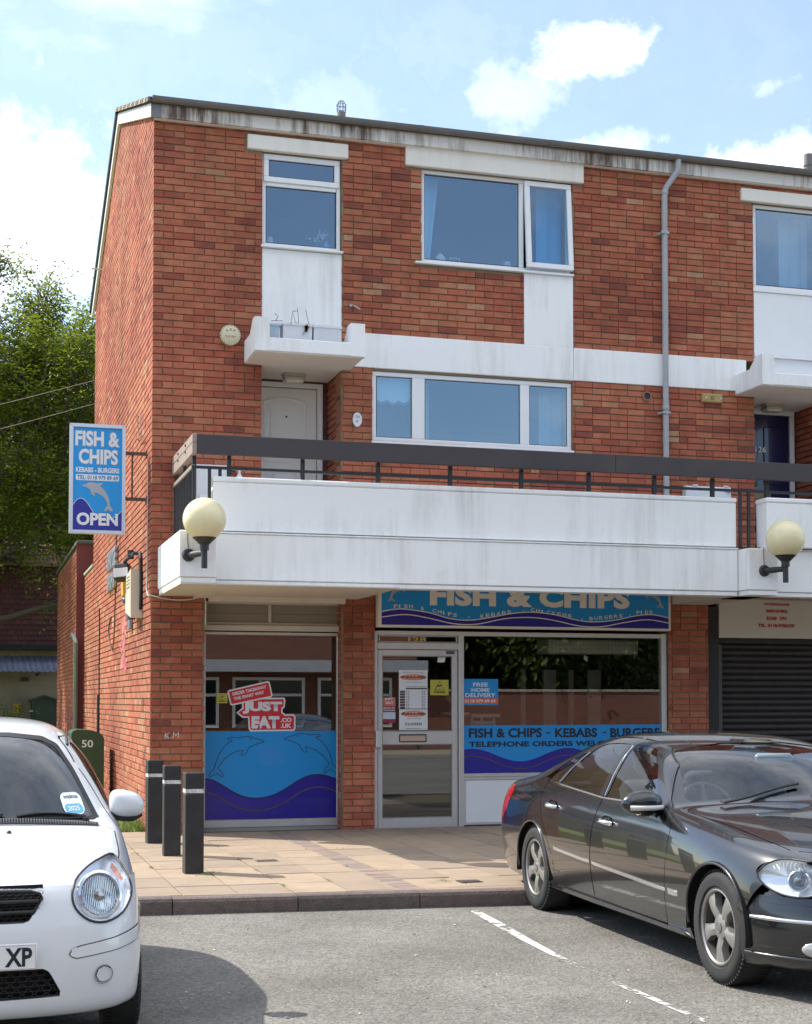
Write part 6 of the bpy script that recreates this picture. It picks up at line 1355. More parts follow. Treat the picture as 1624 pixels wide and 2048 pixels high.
G_CAR = glass('car_glass', (.62, .70, .72), f0=.16); G_SCR = glass('screen_glass', (.62, .72, .76), f0=.085); G_LENS = glass('lamp_lens', (.95, .97, .98), f0=.07)
def wheel(parent, x, y, z, r, w, rim, spokes, sg, style):
    """tyre and alloy rim; sg = +1 when the outer face looks along +y"""
    M = Matrix.Translation((x, y, z)) @ Matrix.Rotation(-sg * math.pi / 2, 4, 'X')
    t = MB(); pr = [(rim, -w * .42), (rim + .01, -w * .5), (r - .03, -w * .5), (r - .008, -w * .40), (r, -w * .25), (r, w * .25), (r - .008, w * .40), (r - .03, w * .5), (r - .055, w * .515), (rim + .012, w * .5), (rim, w * .42), (rim - .012, w * .38)]
    t.lathe(pr, M, 56)
    for k in range(70):                                   # tread blocks across the shoulder
        a = k * 2 * math.pi / 70; R2 = M @ Matrix.Rotation(a, 4, 'Z'); t.box(r - .012, r + .001, -.004, .0075, w * .12, w * .44, 0, 0, R2).box(r - .012, r + .001, .010, .021, -w * .44, -w * .1, 0, 0, R2)
    wo = cbuild(t, 'wheel', M_TYRE, parent)
    d = MB(); d.lathe([(rim + .004, w * .46), (rim - .004, w * .47), (rim - .018, w * .40), (rim - .03, w * .1), (rim - .035, -w * .3), (.0, -w * .32)], M, 48); cbuild(d, 'rim_barrel', mat('rim_inside', (.05, .048, .045), .6, metal=.4), wo)
    a_ = MB()
    if style == 'five':                                   # five broad twin-edged spokes
        for k in range(spokes):
            R2 = M @ Matrix.Rotation(k * 2 * math.pi / spokes + .3, 4, 'Z'); zo = w * .40
            P = [(.045, -.034, zo - .01), (.045, .034, zo - .01), (rim * .55, .030, zo + .006), (rim * .55, -.030, zo + .006), (rim - .012, .052, zo - .004), (rim - .012, -.052, zo - .004)]; Q = [(p[0], p[1] * 1.12, p[2] - .04) for p in P]
            mid = [(.045, 0, zo + .002), (rim * .55, 0, zo + .016), (rim - .012, 0, zo + .004)]
            pts = [R2 @ Vector(p) for p in P + Q + mid]
            a_.add(pts, [(0, 3, 13, 12), (12, 13, 2, 1), (3, 5, 14, 13), (13, 14, 4, 2), (0, 6, 9, 3), (3, 9, 11, 5), (1, 2, 8, 7), (2, 4, 10, 8)])
    else:
        for k in range(spokes):
            R2 = M @ Matrix.Rotation(k * 2 * math.pi / spokes, 4, 'Z'); a_.bbox(.03, rim - .01, -.016, .016, w * .34, w * .42, .004, 0, R2)
    a_.lathe([(rim + .003, w * .455), (rim - .012, w * .47), (rim - .02, w * .44), (rim - .02, w * .36)], M, 48); a_.lathe([(.072, w * .30), (.068, w * .40), (.05, w * .425), (0, w * .425)], M, 24)
    cbuild(a_, 'rim', M_RIM, wo, 30)
    h = MB(); h.lathe([(.033, w * .425), (.032, w * .445), (.026, w * .452), (0, w * .452)], M, 20); hub = cbuild(h, 'hub_cap', mat('hub_grey', (.30, .30, .31), .3, metal=.8), wo)
    if style == 'five':
        st = MB()
        for k in range(3): R2 = M @ Matrix.Rotation(k * 2 * math.pi / 3 + math.pi / 2 * sg, 4, 'Z'); st.add([R2 @ Vector(p) for p in ((-.004, -.0045, w * .454), (-.004, .0045, w * .454), (.026, 0, w * .456))], [(0, 1, 2)])
        st.lathe([(.028, w * .454), (.030, w * .456), (.032, w * .454)], M, 20); cbuild(st, 'hub_star', M_CHROME, wo)
    b = MB()
    for k in range(5): R2 = M @ Matrix.Rotation(k * 2 * math.pi / 5 + .3 + math.pi / 5, 4, 'Z') @ Matrix.Translation((.052, 0, 0)); b.lathe([(.010, w * .36), (.010, w * .405), (0, w * .405)], R2, 8)
    cbuild(b, 'wheel_bolts', M_PLAST, wo); return wo
def seat(parent, x, y, z, m, head=True, w=.25):
    o = MB(); o.bbox(x, x + .5, y - w, y + w, z, z + .16, .05)
    M = Matrix.Translation((x + .50, y, z + .08)) @ Matrix.Rotation(rad(17), 4, 'Y'); o.bbox(-.05, .09, -w, w, 0, .60, .05, 0, M)
    if head:
        M2 = M @ Matrix.Translation((.0, 0, .64)); o.bbox(-.04, .07, -.13, .13, .0, .19, .04, 0, M2)
        for yy in (-.06, .06): o.tube([M @ Vector((.02, yy, .58)), M @ Vector((.02, yy, .68))], .008, 6)
    cbuild(o, 'seat', m, parent, 50)

def within(fc, f, w): return all(abs(f(v.co)) < w * 1.35 for v in fc.verts)
def lamp_unit(parent, outline, sg, S, cen, depth, bulge, seal):
    """lamp: silvered bowl set into the opening, rubber seal and a domed clear cover; outline in (|y|, z)"""
    lp = [(a * sg, b) for a, b in outline]; n = len(lp); cy_, cz_ = cen[0] * sg, cen[1]
    edge = [Vector((S(abs(y), z), y, z)) for y, z in lp]; cx_ = sum(e.x for e in edge) / n; ctr = Vector((cx_, cy_, cz_))
    lay = lambda k, dx: [Vector((ctr.x + (e.x - ctr.x) * k + dx, ctr.y + (e.y - ctr.y) * k, ctr.z + (e.z - ctr.z) * k)) for e in edge]
    def shell(L_, nm, m, par, sm):
        P = [p for l in L_ for p in l]; return cbuild(MB().add(P, [(k * n + i, k * n + (i + 1) % n, (k + 1) * n + (i + 1) % n, (k + 1) * n + i) for k in range(len(L_) - 1) for i in range(n)]), nm, m, par, sm)
    hl = shell([lay(1.015, .0), lay(1.0, -.003), lay(.97, .010), lay(.92, depth * .7), lay(.5, depth), lay(.02, depth)], 'headlight', M_BOWL, parent, 40)
    cbuild(MB().tube([e + Vector((-.002, 0, 0)) for e in edge + edge[:2]], seal, 6, caps=False), 'lamp_seal', M_PLAST, hl, 60)
    shell([lay(1.0, -.004), lay(.92, -bulge * .45), lay(.75, -bulge * .75), lay(.4, -bulge * .95), lay(.02, -bulge)], 'lens', G_LENS, hl, 80)
    return hl, ctr, edge
def reflector(hl, M, r, ribs=0, proj=False):
    cbuild(MB().lathe([(1.22 * r, .0), (1.2 * r, .010), (1.06 * r, .014), (1.0 * r, .0), (.75 * r, -.026), (.4 * r, -.038), (0, -.042)], M, 40), 'reflector', M_REFL, hl, 50)
    if ribs:
        ri = MB()
        for k in range(ribs): u = -.9 * r + 1.8 * r * k / (ribs - 1); h_ = math.sqrt(max(.0002, (.97 * r) ** 2 - u * u)); ri.tube([M @ Vector((-h_ * .96, u, .0)), M @ Vector((h_ * .96, u, .0))], .0024, 5)
        cbuild(ri, 'reflector_ribs', M_RIB, hl, 60)
        cbuild(MB().lathe([(.32 * r, -.012), (.30 * r, .005), (.18 * r, .010), (0, .011)], M, 22), 'bulb_shield', mat('bulb_shield', (.32, .32, .34), .15, metal=.9), hl, 50); cbuild(MB().lathe([(.12 * r, .011), (.10 * r, .017), (0, .019)], M, 14), 'bulb', P_WHITE, hl, 50)
    if proj: cbuild(MB().lathe([(.62 * r, -.004), (.52 * r, .016), (.28 * r, .026), (0, .029)], M, 24), 'projector', mat('projector_glass', (.10, .12, .15), .05, coat=1), hl, 60)
M_BOWL = mat('lamp_bowl', (.80, .82, .86), .25, metal=.45); M_RIB = mat('lamp_rib_glass', (.60, .63, .68), .08, metal=.6); M_REFL = mat('reflector_silver', (.70, .72, .76), .12, metal=.85)
# ------------------------------------------------------------------ dark saloon on the right
def car_paint(name, base, metal=.0, rough=.35, flake=.0, dust=.25, dustcol=(.12, .105, .085)):
    m = bpy.data.materials.new(name); m.use_nodes = True; nt = m.node_tree; N = nt.nodes.new; L = nt.links.new; b = nt.nodes['Principled BSDF']
    tc = N('ShaderNodeTexCoord'); n = N('ShaderNodeTexNoise'); n.inputs['Scale'].default_value = 2.2; n.inputs['Detail'].default_value = 9; n.inputs['Roughness'].default_value = .7; L(tc.outputs['Object'], n.inputs['Vector'])
    sp = N('ShaderNodeSeparateXYZ'); L(tc.outputs['Object'], sp.inputs[0]); h = N('ShaderNodeMapRange'); h.inputs[1].default_value = .75; h.inputs[2].default_value = .15; h.inputs[3].default_value = .12; h.inputs[4].default_value = 1.0; L(sp.outputs[2], h.inputs[0])
    mr = N('ShaderNodeMapRange'); mr.inputs[1].default_value = .28; mr.inputs[2].default_value = .8; mr.inputs[4].default_value = dust; L(n.outputs[0], mr.inputs[0]); mu = N('ShaderNodeMath'); mu.operation = 'MULTIPLY'; L(mr.outputs[0], mu.inputs[0]); L(h.outputs[0], mu.inputs[1])
    mx = N('ShaderNodeMixRGB'); L(mu.outputs[0], mx.inputs[0]); mx.inputs[1].default_value = (*base, 1); mx.inputs[2].default_value = (*dustcol, 1); L(mx.outputs[0], b.inputs['Base Color'])
    b.inputs['Metallic'].default_value = metal; b.inputs['Roughness'].default_value = rough; b.inputs['Coat Weight'].default_value = 1.0; b.inputs['Coat Roughness'].default_value = .02
    cr = N('ShaderNodeMapRange'); cr.inputs[2].default_value = .6; cr.inputs[3].default_value = .015; cr.inputs[4].default_value = .16; L(mu.outputs[0], cr.inputs[0]); L(cr.outputs[0], b.inputs['Coat Roughness'])
    return m
M_SAL = car_paint('saloon_paint', (.0065, .0068, .0078), .1, .25, dust=.14, dustcol=(.10, .095, .09))
TH = rad(1.9)
SAL = thing('parked_car', 'black four door saloon with silver five spoke wheels parked nose out on the right', 'car', (2.953, -9.60, ZR), math.pi / 2 - TH)   # local +x runs back towards the kerb; local +y is the near flank
def row(s, pts): return [(p[2] if len(p) > 2 else s, p[0], p[1]) for p in pts]
LOW = [(.79, .165), (.862, .20), (.892, .33), (.908, .47), (.910, .62)]
def low(s, k=1.0, dz=0): return [(a * k, b + dz) for a, b in LOW]
stn = [
    [(.60, .80, .17), (.60, .855, .20), (.56, .878, .33), (.51, .88, .45), (.45, .868, .55), (.33, .815, .650), (.23, .73, .715), (.19, .66, .735), (.16, .58, .748), (.11, .42, .760), (.085, .21, .768), (.075, 0, .772)],
    [(.66, .80, .17), (.66, .862, .20), (.64, .890, .33), (.62, .897, .46), (.58, .892, .57), (.50, .855, .690), (.44, .79, .760), (.41, .70, .785), (.38, .60, .800), (.35, .43, .815), (.34, .215, .825), (.335, 0, .829)],
    row(.86, low(.86) + [(.886, .735), (.825, .815), (.74, .848), (.63, .866), (.44, .884), (.22, .895), (0, .899)]),
    row(1.20, low(1.2) + [(.888, .765), (.838, .850), (.765, .885), (.66, .903), (.45, .922), (.225, .933), (0, .937)]),
    [(1.46, a, b) for a, b in LOW] + [(1.46, .888, .780), (1.50, .843, .872), (1.52, .80, .902), (1.50, .73, .918), (1.40, .47, .940), (1.34, .235, .950), (1.32, 0, .954)],
    [(1.52, a, b) for a, b in LOW] + [(1.52, .888, .782), (1.555, .842, .880), (1.58, .800, .913), (1.565, .745, .930), (1.46, .47, .953), (1.395, .235, .963), (1.375, 0, .967)],
    [(1.88, a, b) for a, b in LOW] + [(1.88, .887, .785), (1.88, .842, .885), (1.87, .775, 1.02), (1.85, .685, 1.105), (1.76, .46, 1.135), (1.68, .23, 1.150), (1.66, 0, 1.154)],
    [(2.24, a, b) for a, b in LOW] + [(2.24, .887, .786), (2.24, .842, .887), (2.23, .745, 1.10), (2.20, .628, 1.252), (2.10, .45, 1.285), (2.03, .225, 1.300), (2.01, 0, 1.304)],
    row(2.68, low(2.68) + [(.887, .788), (.842, .892), (.737, 1.11), (.612, 1.292), (.44, 1.333), (.22, 1.348), (0, 1.352)]),
    row(3.12, low(3.12) + [(.887, .80), (.840, .912), (.733, 1.12), (.602, 1.287), (.44, 1.328), (.22, 1.343), (0, 1.348)]),
    [(3.50, a, b) for a, b in LOW] + [(3.50, .887, .815), (3.52, .835, .935), (3.56, .722, 1.105), (3.57, .598, 1.222), (3.49, .43, 1.272), (3.43, .215, 1.292), (3.41, 0, 1.297)],
    [(3.90, a, b) for a, b in LOW] + [(3.90, .888, .825), (3.93, .826, .945), (3.97, .725, 1.040), (3.99, .625, 1.098), (3.90, .44, 1.145), (3.84, .22, 1.162), (3.82, 0, 1.166)],
    [(4.28, .785, .175), (4.28, .855, .21), (4.28, .885, .33), (4.28, .90, .47), (4.28, .902, .62), (4.28, .878, .815), (4.28, .808, .925), (4.30, .745, .955), (4.31, .655, .975), (4.27, .45, .992), (4.25, .225, .999), (4.24, 0, 1.001)],
    [(4.60, .765, .185), (4.60, .835, .22), (4.61, .868, .33), (4.62, .885, .47), (4.63, .885, .62), (4.64, .855, .800), (4.66, .785, .902), (4.68, .72, .928), (4.69, .635, .942), (4.70, .44, .955), (4.70, .22, .961), (4.70, 0, .963)],
    [(4.74, .73, .20), (4.75, .80, .23), (4.79, .83, .33), (4.82, .845, .47), (4.83, .84, .62), (4.84, .805, .77), (4.87, .745, .865), (4.90, .68, .893), (4.92, .60, .907), (4.95, .42, .920), (4.96, .21, .927), (4.965, 0, .93)],
    [(4.76, .55, .20), (4.80, .60, .23), (4.89, .62, .33), (4.95, .63, .47), (4.95, .63, .60), (4.95, .60, .72), (4.96, .56, .80), (4.97, .50, .83), (4.98, .42, .845), (4.99, .30, .855), (5.0, .15, .86), (5.0, 0, .862)],
    [(4.78, .30, .20), (4.84, .32, .23), (4.93, .33, .33), (5.0, .33, .47), (5.0, .33, .56), (5.0, .32, .62), (5.0, .30, .66), (5.0, .27, .68), (5.0, .22, .69), (5.0, .16, .70), (5.0, .08, .70), (5.0, 0, .70)],
    [(4.80, .02, .20), (4.86, .02, .24), (4.95, .02, .33), (5.01, .02, .45), (5.01, .02, .50), (5.01, .018, .54), (5.01, .016, .57), (5.01, .012, .59), (5.01, .01, .60), (5.01, .007, .61), (5.01, .003, .61), (5.01, 0, .61)],
]
sh = Shell(stn, 3, crease=[('c', 1)])
SIDE = lambda c: (c.x, c.z); TOP = lambda c: (c.x, abs(c.y)); FRONT = lambda c: (abs(c.y), c.z)
AX = (.84, 3.865); RA = .352; WZ = .312
arch = lambda c: min(math.hypot(c.x - AX[0], c.z - WZ), math.hypot(c.x - AX[1], c.z - WZ)) - RA if abs(c.y) > .45 and c.z < .80 else 1.0
sh.cut(arch)
fdoor = [(1.505, .235), (2.655, .235), (2.668, .45), (2.655, .68), (2.607, .885), (2.622, 1.30), (2.22, 1.272), (1.92, 1.15), (1.66, .955), (1.50, .875), (1.452, .80), (1.45, .68)]
rdoor = [(2.662, .235), (3.395, .235), (3.42, .44), (3.53, .58), (3.66, .71), (3.735, .84), (3.74, .955), (3.60, 1.10), (3.30, 1.235), (3.02, 1.30), (2.630, 1.302), (2.614, .885), (2.662, .68), (2.675, .45)]
fwin = [(1.755, .922), (2.560, .918), (2.572, 1.262), (2.42, 1.262), (2.25, 1.238), (2.05, 1.140), (1.86, 1.005)]
rwin = [(2.690, .922), (3.475, .962), (3.40, 1.065), (3.22, 1.215), (3.10, 1.252), (2.92, 1.264), (2.682, 1.264)]
qwin = [(3.525, .968), (3.84, .985), (3.72, 1.055), (3.52, 1.135), (3.33, 1.192), (3.42, 1.115)]
wscr = [(-.1, .985), (.25, .979), (.50, .967), (.680, .946), (.705, .962), (.555, 1.232), (.42, 1.262), (.22, 1.284), (-.1, 1.288)]
rscr = [(-.1, 1.03), (.40, 1.022), (.56, 1.008), (.58, 1.03), (.49, 1.20), (.40, 1.235), (-.1, 1.262)]
hood = [(.16, -.1), (.19, .40), (.26, .60), (.36, .685), (.60, .715), (1.0, .745), (1.42, .775), (1.47, .74), (1.35, .46), (1.29, .2), (1.27, -.1)]
sidec = lambda c: abs(c.y) > .5 and c.x > 1.0
fs_ = {}
for k, (pl, pr, cn, w) in dict(hood=(hood, TOP, lambda c: c.z > .60 and c.x < 1.7, .003), fdoor=(fdoor, SIDE, sidec, .0032), rdoor=(rdoor, SIDE, sidec, .0032), fwin=(fwin, SIDE, sidec, None), rwin=(rwin, SIDE, sidec, None), qwin=(qwin, SIDE, sidec, None),
                       wscr=(wscr, FRONT, lambda c: 1.25 < c.x < 2.3 and c.z > .9, None), rscr=(rscr, FRONT, lambda c: c.x > 3.3, None), tail=([(4.47, .845), (4.54, .70), (4.66, .605), (4.95, .60), (4.95, .80), (4.80, .875), (4.58, .90)], SIDE, lambda c: abs(c.y) > .55, None)).items():
    fs_[k] = sh.outline(pl, pr, cn, w)
ell = lambda c, cy, cz, ry, rz: math.hypot((abs(c.y) - cy) / ry, (c.z - cz) / rz) - 1
LE = ((.725, .640, .118, .092), (.500, .642, .088, .080))
lampf = lambda c: min(ell(c, *LE[0]), ell(c, *LE[1])) if c.x < .62 else 1.0
sh.cut(lampf)
sh.bm.normal_update(); W0 = .0033
g = sh.split([('drop', lambda c: arch(c) < 0), ('lamp', lambda c: lampf(c) < 0), ('gap', lambda c, fc: any(within(fc, fs_[q], w_) for q, w_ in (('fdoor', .0032), ('rdoor', .0032), ('hood', .003)))), ('fwin', lambda c: fs_['fwin'](c) < 0), ('rwin', lambda c: fs_['rwin'](c) < 0), ('qwin', lambda c: fs_['qwin'](c) < 0), ('wscr', lambda c: fs_['wscr'](c) < 0), ('rscr', lambda c: fs_['rscr'](c) < 0),
              ('fdoorR', lambda c: fs_['fdoor'](c) < 0 and c.y > 0), ('fdoorL', lambda c: fs_['fdoor'](c) < 0), ('rdoorR', lambda c: fs_['rdoor'](c) < 0 and c.y > 0), ('rdoorL', lambda c: fs_['rdoor'](c) < 0), ('hood', lambda c: fs_['hood'](c) < 0), ('tail', lambda c: fs_['tail'](c) < 0), ('body', lambda c: True)])
body = sh.mesh(g['body'], 'body', M_SAL, SAL); sh.mesh(g['gap'], 'shut_line', M_GAP, SAL, .006); sh.mesh(g['hood'], 'bonnet', M_SAL, SAL)
doors = {k: sh.mesh(g[k], 'door', M_SAL, SAL) for k in ('fdoorR', 'fdoorL', 'rdoorR', 'rdoorL')}
sh.mesh(g['wscr'], 'windscreen', G_SCR, SAL, .004); sh.mesh(g['rscr'], 'rear_window', G_CAR, SAL, .004)
for k in ('fwin', 'rwin', 'qwin'):
    for sg in (1, -1): sh.mesh([f for f in g[k] if f.calc_center_median().y * sg > 0], 'side_window', G_CAR, SAL, .004)
for sg in (1, -1): sh.mesh([f for f in g['tail'] if f.calc_center_median().y * sg > 0], 'tail_light', M_LAMPRED, SAL, -.002)
def flank(pts, sg, off): return [sh.side(x, z, sg, off) for x, z in pts]
def strip(pts, w, m, name, parent, off=.004, sg=1, h=None):
    """moulding of width w laid along a line on the flank"""
    P = []; n = len(pts)
    for i, (x, z) in enumerate(pts):
        e_ = .05 if i in (0, n - 1) else 1.0
        for dz, o_ in ((-w / 2, off * .1), (-w / 2 + .003, off * e_), (w / 2 - .003, off * e_), (w / 2, off * .1)): p = sh.side(x, z + dz, sg, o_); P.append(tuple(p))
    return cbuild(MB().add(P, [(i * 4 + j, i * 4 + 4 + j, i * 4 + 5 + j, i * 4 + 1 + j) for i in range(n - 1) for j in range(3)]), name, m, parent, 50)
lerp = lambda a, b, n: [(a[0] + (b[0] - a[0]) * i / n, a[1] + (b[1] - a[1]) * i / n) for i in range(n + 1)]
for sg, f_, r_ in ((1, 'fdoorR', 'rdoorR'), (-1, 'fdoorL', 'rdoorL')):
    strip(lerp((3.385, .505), (2.685, .478), 10), .022, mat('trim_strip', (.62, .60, .58), .25, metal=.8), 'trim_strip', doors[r_], .012, sg); strip(lerp((2.645, .476), (1.47, .440), 14), .022, MATS['trim_strip'], 'trim_strip', doors[f_], .012, sg)
    strip(lerp((1.44, .439), (1.30, .436), 4), .034, MATS['trim_strip'], 'fender_badge', SAL, .012, sg)
    strip(lerp((1.735, .913), (2.60, .908), 10) + lerp((2.62, .908), (3.50, .952), 10) + [(3.86, .972)], .010, M_CHROME, 'belt_glint_strip', SAL, .004, sg)  # chrome strip added to stand for the bright reflection along the beltline
    strip([(1.20, .195)] + lerp((1.25, .215), (3.45, .225), 16), .03, M_SAL, 'sill', SAL, .016, sg)
    for x, z, p in ((2.42, .765, doors[f_]), (3.46, .80, doors[r_])):
        c = sh.side(x, z, sg); o = MB(); o.lathe([(0, -.012), (.045, -.008), (.055, .001)], Matrix.Translation(c + Vector((0, .002 * sg, 0))) @ Matrix.Rotation(-sg * math.pi / 2, 4, 'X') @ Matrix.Scale(1.5, 4, (1, 0, 0)) @ Matrix.Scale(.75, 4, (0, 1, 0)), 18); cbuild(o, 'handle_cup', M_GAP, p, 60)
        o = MB(); o.tube([c + Vector((-.10, .004 * sg, -.004)), c + Vector((-.085, .030 * sg, -.002)), c + Vector((0, .040 * sg, .004)), c + Vector((.085, .032 * sg, .006)), c + Vector((.105, .004 * sg, .006))], [.012, .016, .017, .016, .012], 10); cbuild(o, 'handle', M_CHROME, p, 60)
    for xa, m_, zz in ((2.600, M_PLAST, (.925, 1.29)),): strip_pts = [(xa + .012, z) for z in [zz[0] + (zz[1] - zz[0]) * i / 8 for i in range(9)]]
    o = MB(); o.tube([sh.side(x, z, sg, .003) for x, z in ((2.590, .925), (2.598, 1.05), (2.604, 1.16), (2.608, 1.255))], .004, 6); cbuild(o, 'pillar_trim', M_CHROME, SAL)
    o = MB(); o.tube([sh.side(x, z, sg, .002) for x, z in ((3.505, .965), (3.42, 1.085), (3.30, 1.190))], .0045, 6); cbuild(o, 'pillar_trim', M_CHROME, SAL)
    # wheel-arch lips and liners
    for ax in AX:
        o = MB(); pts = []
        for i in range(33):
            a = math.pi * (-.02 + 1.04 * i / 32); x = ax + math.cos(a) * (RA - .002); z = WZ + math.sin(a) * (RA - .002); p = sh.side(x, max(z, .19), sg, .0); pts.append(p)
        o.tube(pts, .010, 8); cbuild(o, 'arch_lip', M_SAL, SAL, 60)
        o = MB(); n = 24; P = []
        for i in range(n + 1):
            a = math.pi * (-.05 + 1.1 * i / n)
            for yy in (.40, .895): P.append((ax + math.cos(a) * (RA + .012), sg * yy, WZ + math.sin(a) * (RA + .012)))
        o.add(P, [(i * 2, i * 2 + 2, i * 2 + 3, i * 2 + 1) for i in range(n)]); o.add([(ax + math.cos(i * math.pi / 12) * (RA + .012), sg * .40, WZ + math.sin(i * math.pi / 12) * (RA + .012)) for i in range(13)], [tuple(range(13))]); cbuild(o, 'arch_liner', M_GAP, SAL)
    for ax in AX: wheel(SAL, ax, sg * .775, WZ, .315, .215, .213, 5, sg, 'five')
    # mirror
    c = sh.side(1.72, .915, sg); o = MB(); bm_ = bmesh.new(); bmesh.ops.create_uvsphere(bm_, u_segments=20, v_segments=14, radius=1)
    for v in bm_.verts: q = v.co; v.co = Vector((c.x - .03 + q.x * .075 * (1 if q.x < 0 else .55), c.y + sg * (.135 + q.y * sg * .135), c.z + .02 + q.z * .082 * (1 - .15 * q.y * sg)))
    o.frombm(bm_); mi = cbuild(o, 'mirror', M_SAL, SAL, 80)
    o = MB(); o.tube([c + Vector((.02, -.02 * sg, -.03)), c + Vector((-.01, .05 * sg, -.035))], [.035, .03], 10); cbuild(o, 'mirror_foot', M_PLAST, mi, 60)
    o = MB(); o.tube([(c.x - .030 - .078 * math.sqrt(max(.05, 1 - t * t * 1.05)), c.y + sg * (.135 + .135 * t), c.z - .004) for t in [-.9 + 1.6 * i / 10 for i in range(11)]], .016, 8); cbuild(o, 'indicator', mat('indicator_clear', (.62, .60, .56), .1, coat=1), mi, 60)
# front end: bumper and nose lofted round the plan curve
plan = smooth_pts([(0, 0), (.22, .006), (.42, .035), (.58, .095), (.71, .19), (.80, .31), (.853, .42), (.878, .52), (.885, .585)], 5, False)
prof0 = [(.165, .075), (.19, .04), (.235, .012), (.30, .002), (.37, .0), (.44, .003), (.475, .010), (.50, .017), (.54, .026), (.575, .040), (.60, .052), (.64, .078), (.68, .105), (.72, .140), (.745, .17)]; prof = [tuple(q) for q in prof0[:9]] + [tuple(q) for q in smooth_pts(prof0[8:], 4, False)[1:]]
def nose_pt(i, k, z=None, off=None, extra=0.0):
    y, x = plan[i][:2]; a, b = plan[max(i - 1, 0)], plan[min(i + 1, len(plan) - 1)]; t = Vector((b[1] - a[1], b[0] - a[0])).normalized(); n = Vector((t.y, -t.x))          # inward normal in (x, y)
    zz, oo = prof[k] if z is None else (z, off); f = 1 if i < len(plan) * .72 else max(.15, 1 - (i / len(plan) - .72) * 3.0); q = Vector((x, y)) + n * (oo * f - extra); return Vector((q.x, q.y, zz))
for a_, b_, nm in ((0, 8, 'bumper'), (8, len(prof) - 1, 'nose_panel')):
    o = MB()
    for sg in (1, -1):
        P = [(p.x, p.y * sg, p.z) for i in range(len(plan)) for p in [nose_pt(i, k) for k in range(a_, b_ + 1)]]; m_ = b_ - a_ + 1; o.add(P, [(i * m_ + j, (i + 1) * m_ + j, (i + 1) * m_ + j + 1, i * m_ + j + 1) for i in range(len(plan) - 1) for j in range(m_ - 1) if nm == 'bumper' or sum(P[q][0] for q in (i * m_ + j, (i + 1) * m_ + j)) < .80 and lampf(sum((Vector(P[q]) for q in (i * m_ + j, (i + 1) * m_ + j, (i + 1) * m_ + j + 1, i * m_ + j + 1)), Vector()) / 4) > 0])
    cbuild(o, nm, M_SAL, SAL, 60)
for sg in (1, -1):
    F_ = lambda i, z, off, ex: (lambda p: Vector((p.x, p.y * sg, p.z)))(nose_pt(i, 0, z, off, ex))
    o = MB(); o.tube([F_(i, .425, .002, .006) for i in range(6, 33)], [.012] * 27, 8); cbuild(o, 'bumper_strip', M_CHROME, SAL, 60)
    o = MB(); o.tube([F_(i, .232, .012, .004) for i in range(2, 36)], [.008] * 34, 6); cbuild(o, 'bumper_lip', M_SAL, SAL, 60)
    o = MB(); o.tube([F_(i, .503, .018, -.003) for i in range(0, 40)], .004, 5); cbuild(o, 'shut_line', M_GAP, SAL)
    # fog lamp
    ctr = F_(18, .285, .004, .004); o = MB(); M_ = Matrix.Translation(ctr) @ Matrix.Rotation(-sg * rad(38), 4, 'Z') @ Matrix.Rotation(-math.pi / 2, 4, 'Y') @ Matrix.Scale(1.9, 4, (0, 1, 0)); o.lathe([(0, .006), (.03, .004), (.038, 0), (.042, -.01)], M_, 22); cbuild(o, 'fog_lamp', mat('fog_lens', (.45, .45, .44), .12, coat=1, metal=.3), SAL, 60)
    def Sx(y, z):
        h = sh.bvh.ray_cast(Vector((-1, y, z)), Vector((1, 0, 0))); i_ = min(range(len(plan)), key=lambda i: abs(plan[i][0] - y)); k_ = min(range(len(prof)), key=lambda k: abs(prof[k][0] - z)); q = nose_pt(i_, k_).x
        return min(q, h[0].x) if h[0] else q
    for q, (cy_, cz_, ry, rz) in enumerate(LE):
        E_ = [(cy_ + ry * 1.03 * math.cos(i * math.pi / 18), cz_ + rz * 1.03 * math.sin(i * math.pi / 18)) for i in range(36)]
        hl, ctr, edge = lamp_unit(SAL, E_, sg, Sx, (cy_, cz_), .05, .030, .005)
        yw = 38 if q == 0 else 24; Mr = Matrix.Translation(Vector((Sx(cy_ - .02, cz_ - .012) + .012, (cy_ - .022) * sg, cz_ - .014))) @ Matrix.Rotation(-sg * rad(yw), 4, 'Z') @ Matrix.Rotation(rad(14), 4, 'Y') @ Matrix.Rotation(-math.pi / 2, 4, 'Y')
        reflector(hl, Mr, .047 if q == 0 else .050, 0 if q == 0 else 9, q == 0)
        if q == 0:
            o2 = MB()
            for k in range(13): t_ = -.8 + 1.5 * k / 12; y0_ = cy_ + t_ * .095; z0_, z1_ = cz_ + .042, cz_ + .080 * math.sqrt(max(.1, 1 - t_ * t_)); o2.tube([(Sx(y0_, z0_) + .010, y0_ * sg, z0_), (Sx(y0_, z1_) + .006, y0_ * sg, z1_)], .0035, 5)
            cbuild(o2, 'indicator_ribs', mat('indicator_glass', (.74, .73, .70), .15), hl, 50)
# grille with chrome surround
o = MB(); gp_ = [(-.30, .735), (.30, .735), (.265, .575), (.15, .545), (-.15, .545), (-.265, .575)]
for i in range(6): a0, b0 = gp_[i], gp_[(i + 1) % 6]; o.tube([(-.0 + .14 * (a0[1] - .54) / .2, a0[0], a0[1]), (.0 + .14 * (b0[1] - .54) / .2, b0[0], b0[1])], .014, 8)
gr = cbuild(o, 'grille', M_CHROME, SAL, 60); o = MB()
for k in range(4): z = .58 + k * .04; o.bbox(.02 + .14 * (z - .54) / .2, .05 + .14 * (z - .54) / .2, -.27 - (z - .58) * .15, .27 + (z - .58) * .15, z, z + .016, .003)
cbuild(o, 'grille_bars', M_CHROME, gr); cbuild(MB().quad((.07, -.29, .55), (.07, .29, .55), (.18, .30, .74), (.18, -.30, .74)), 'grille_back', M_GAP, gr)
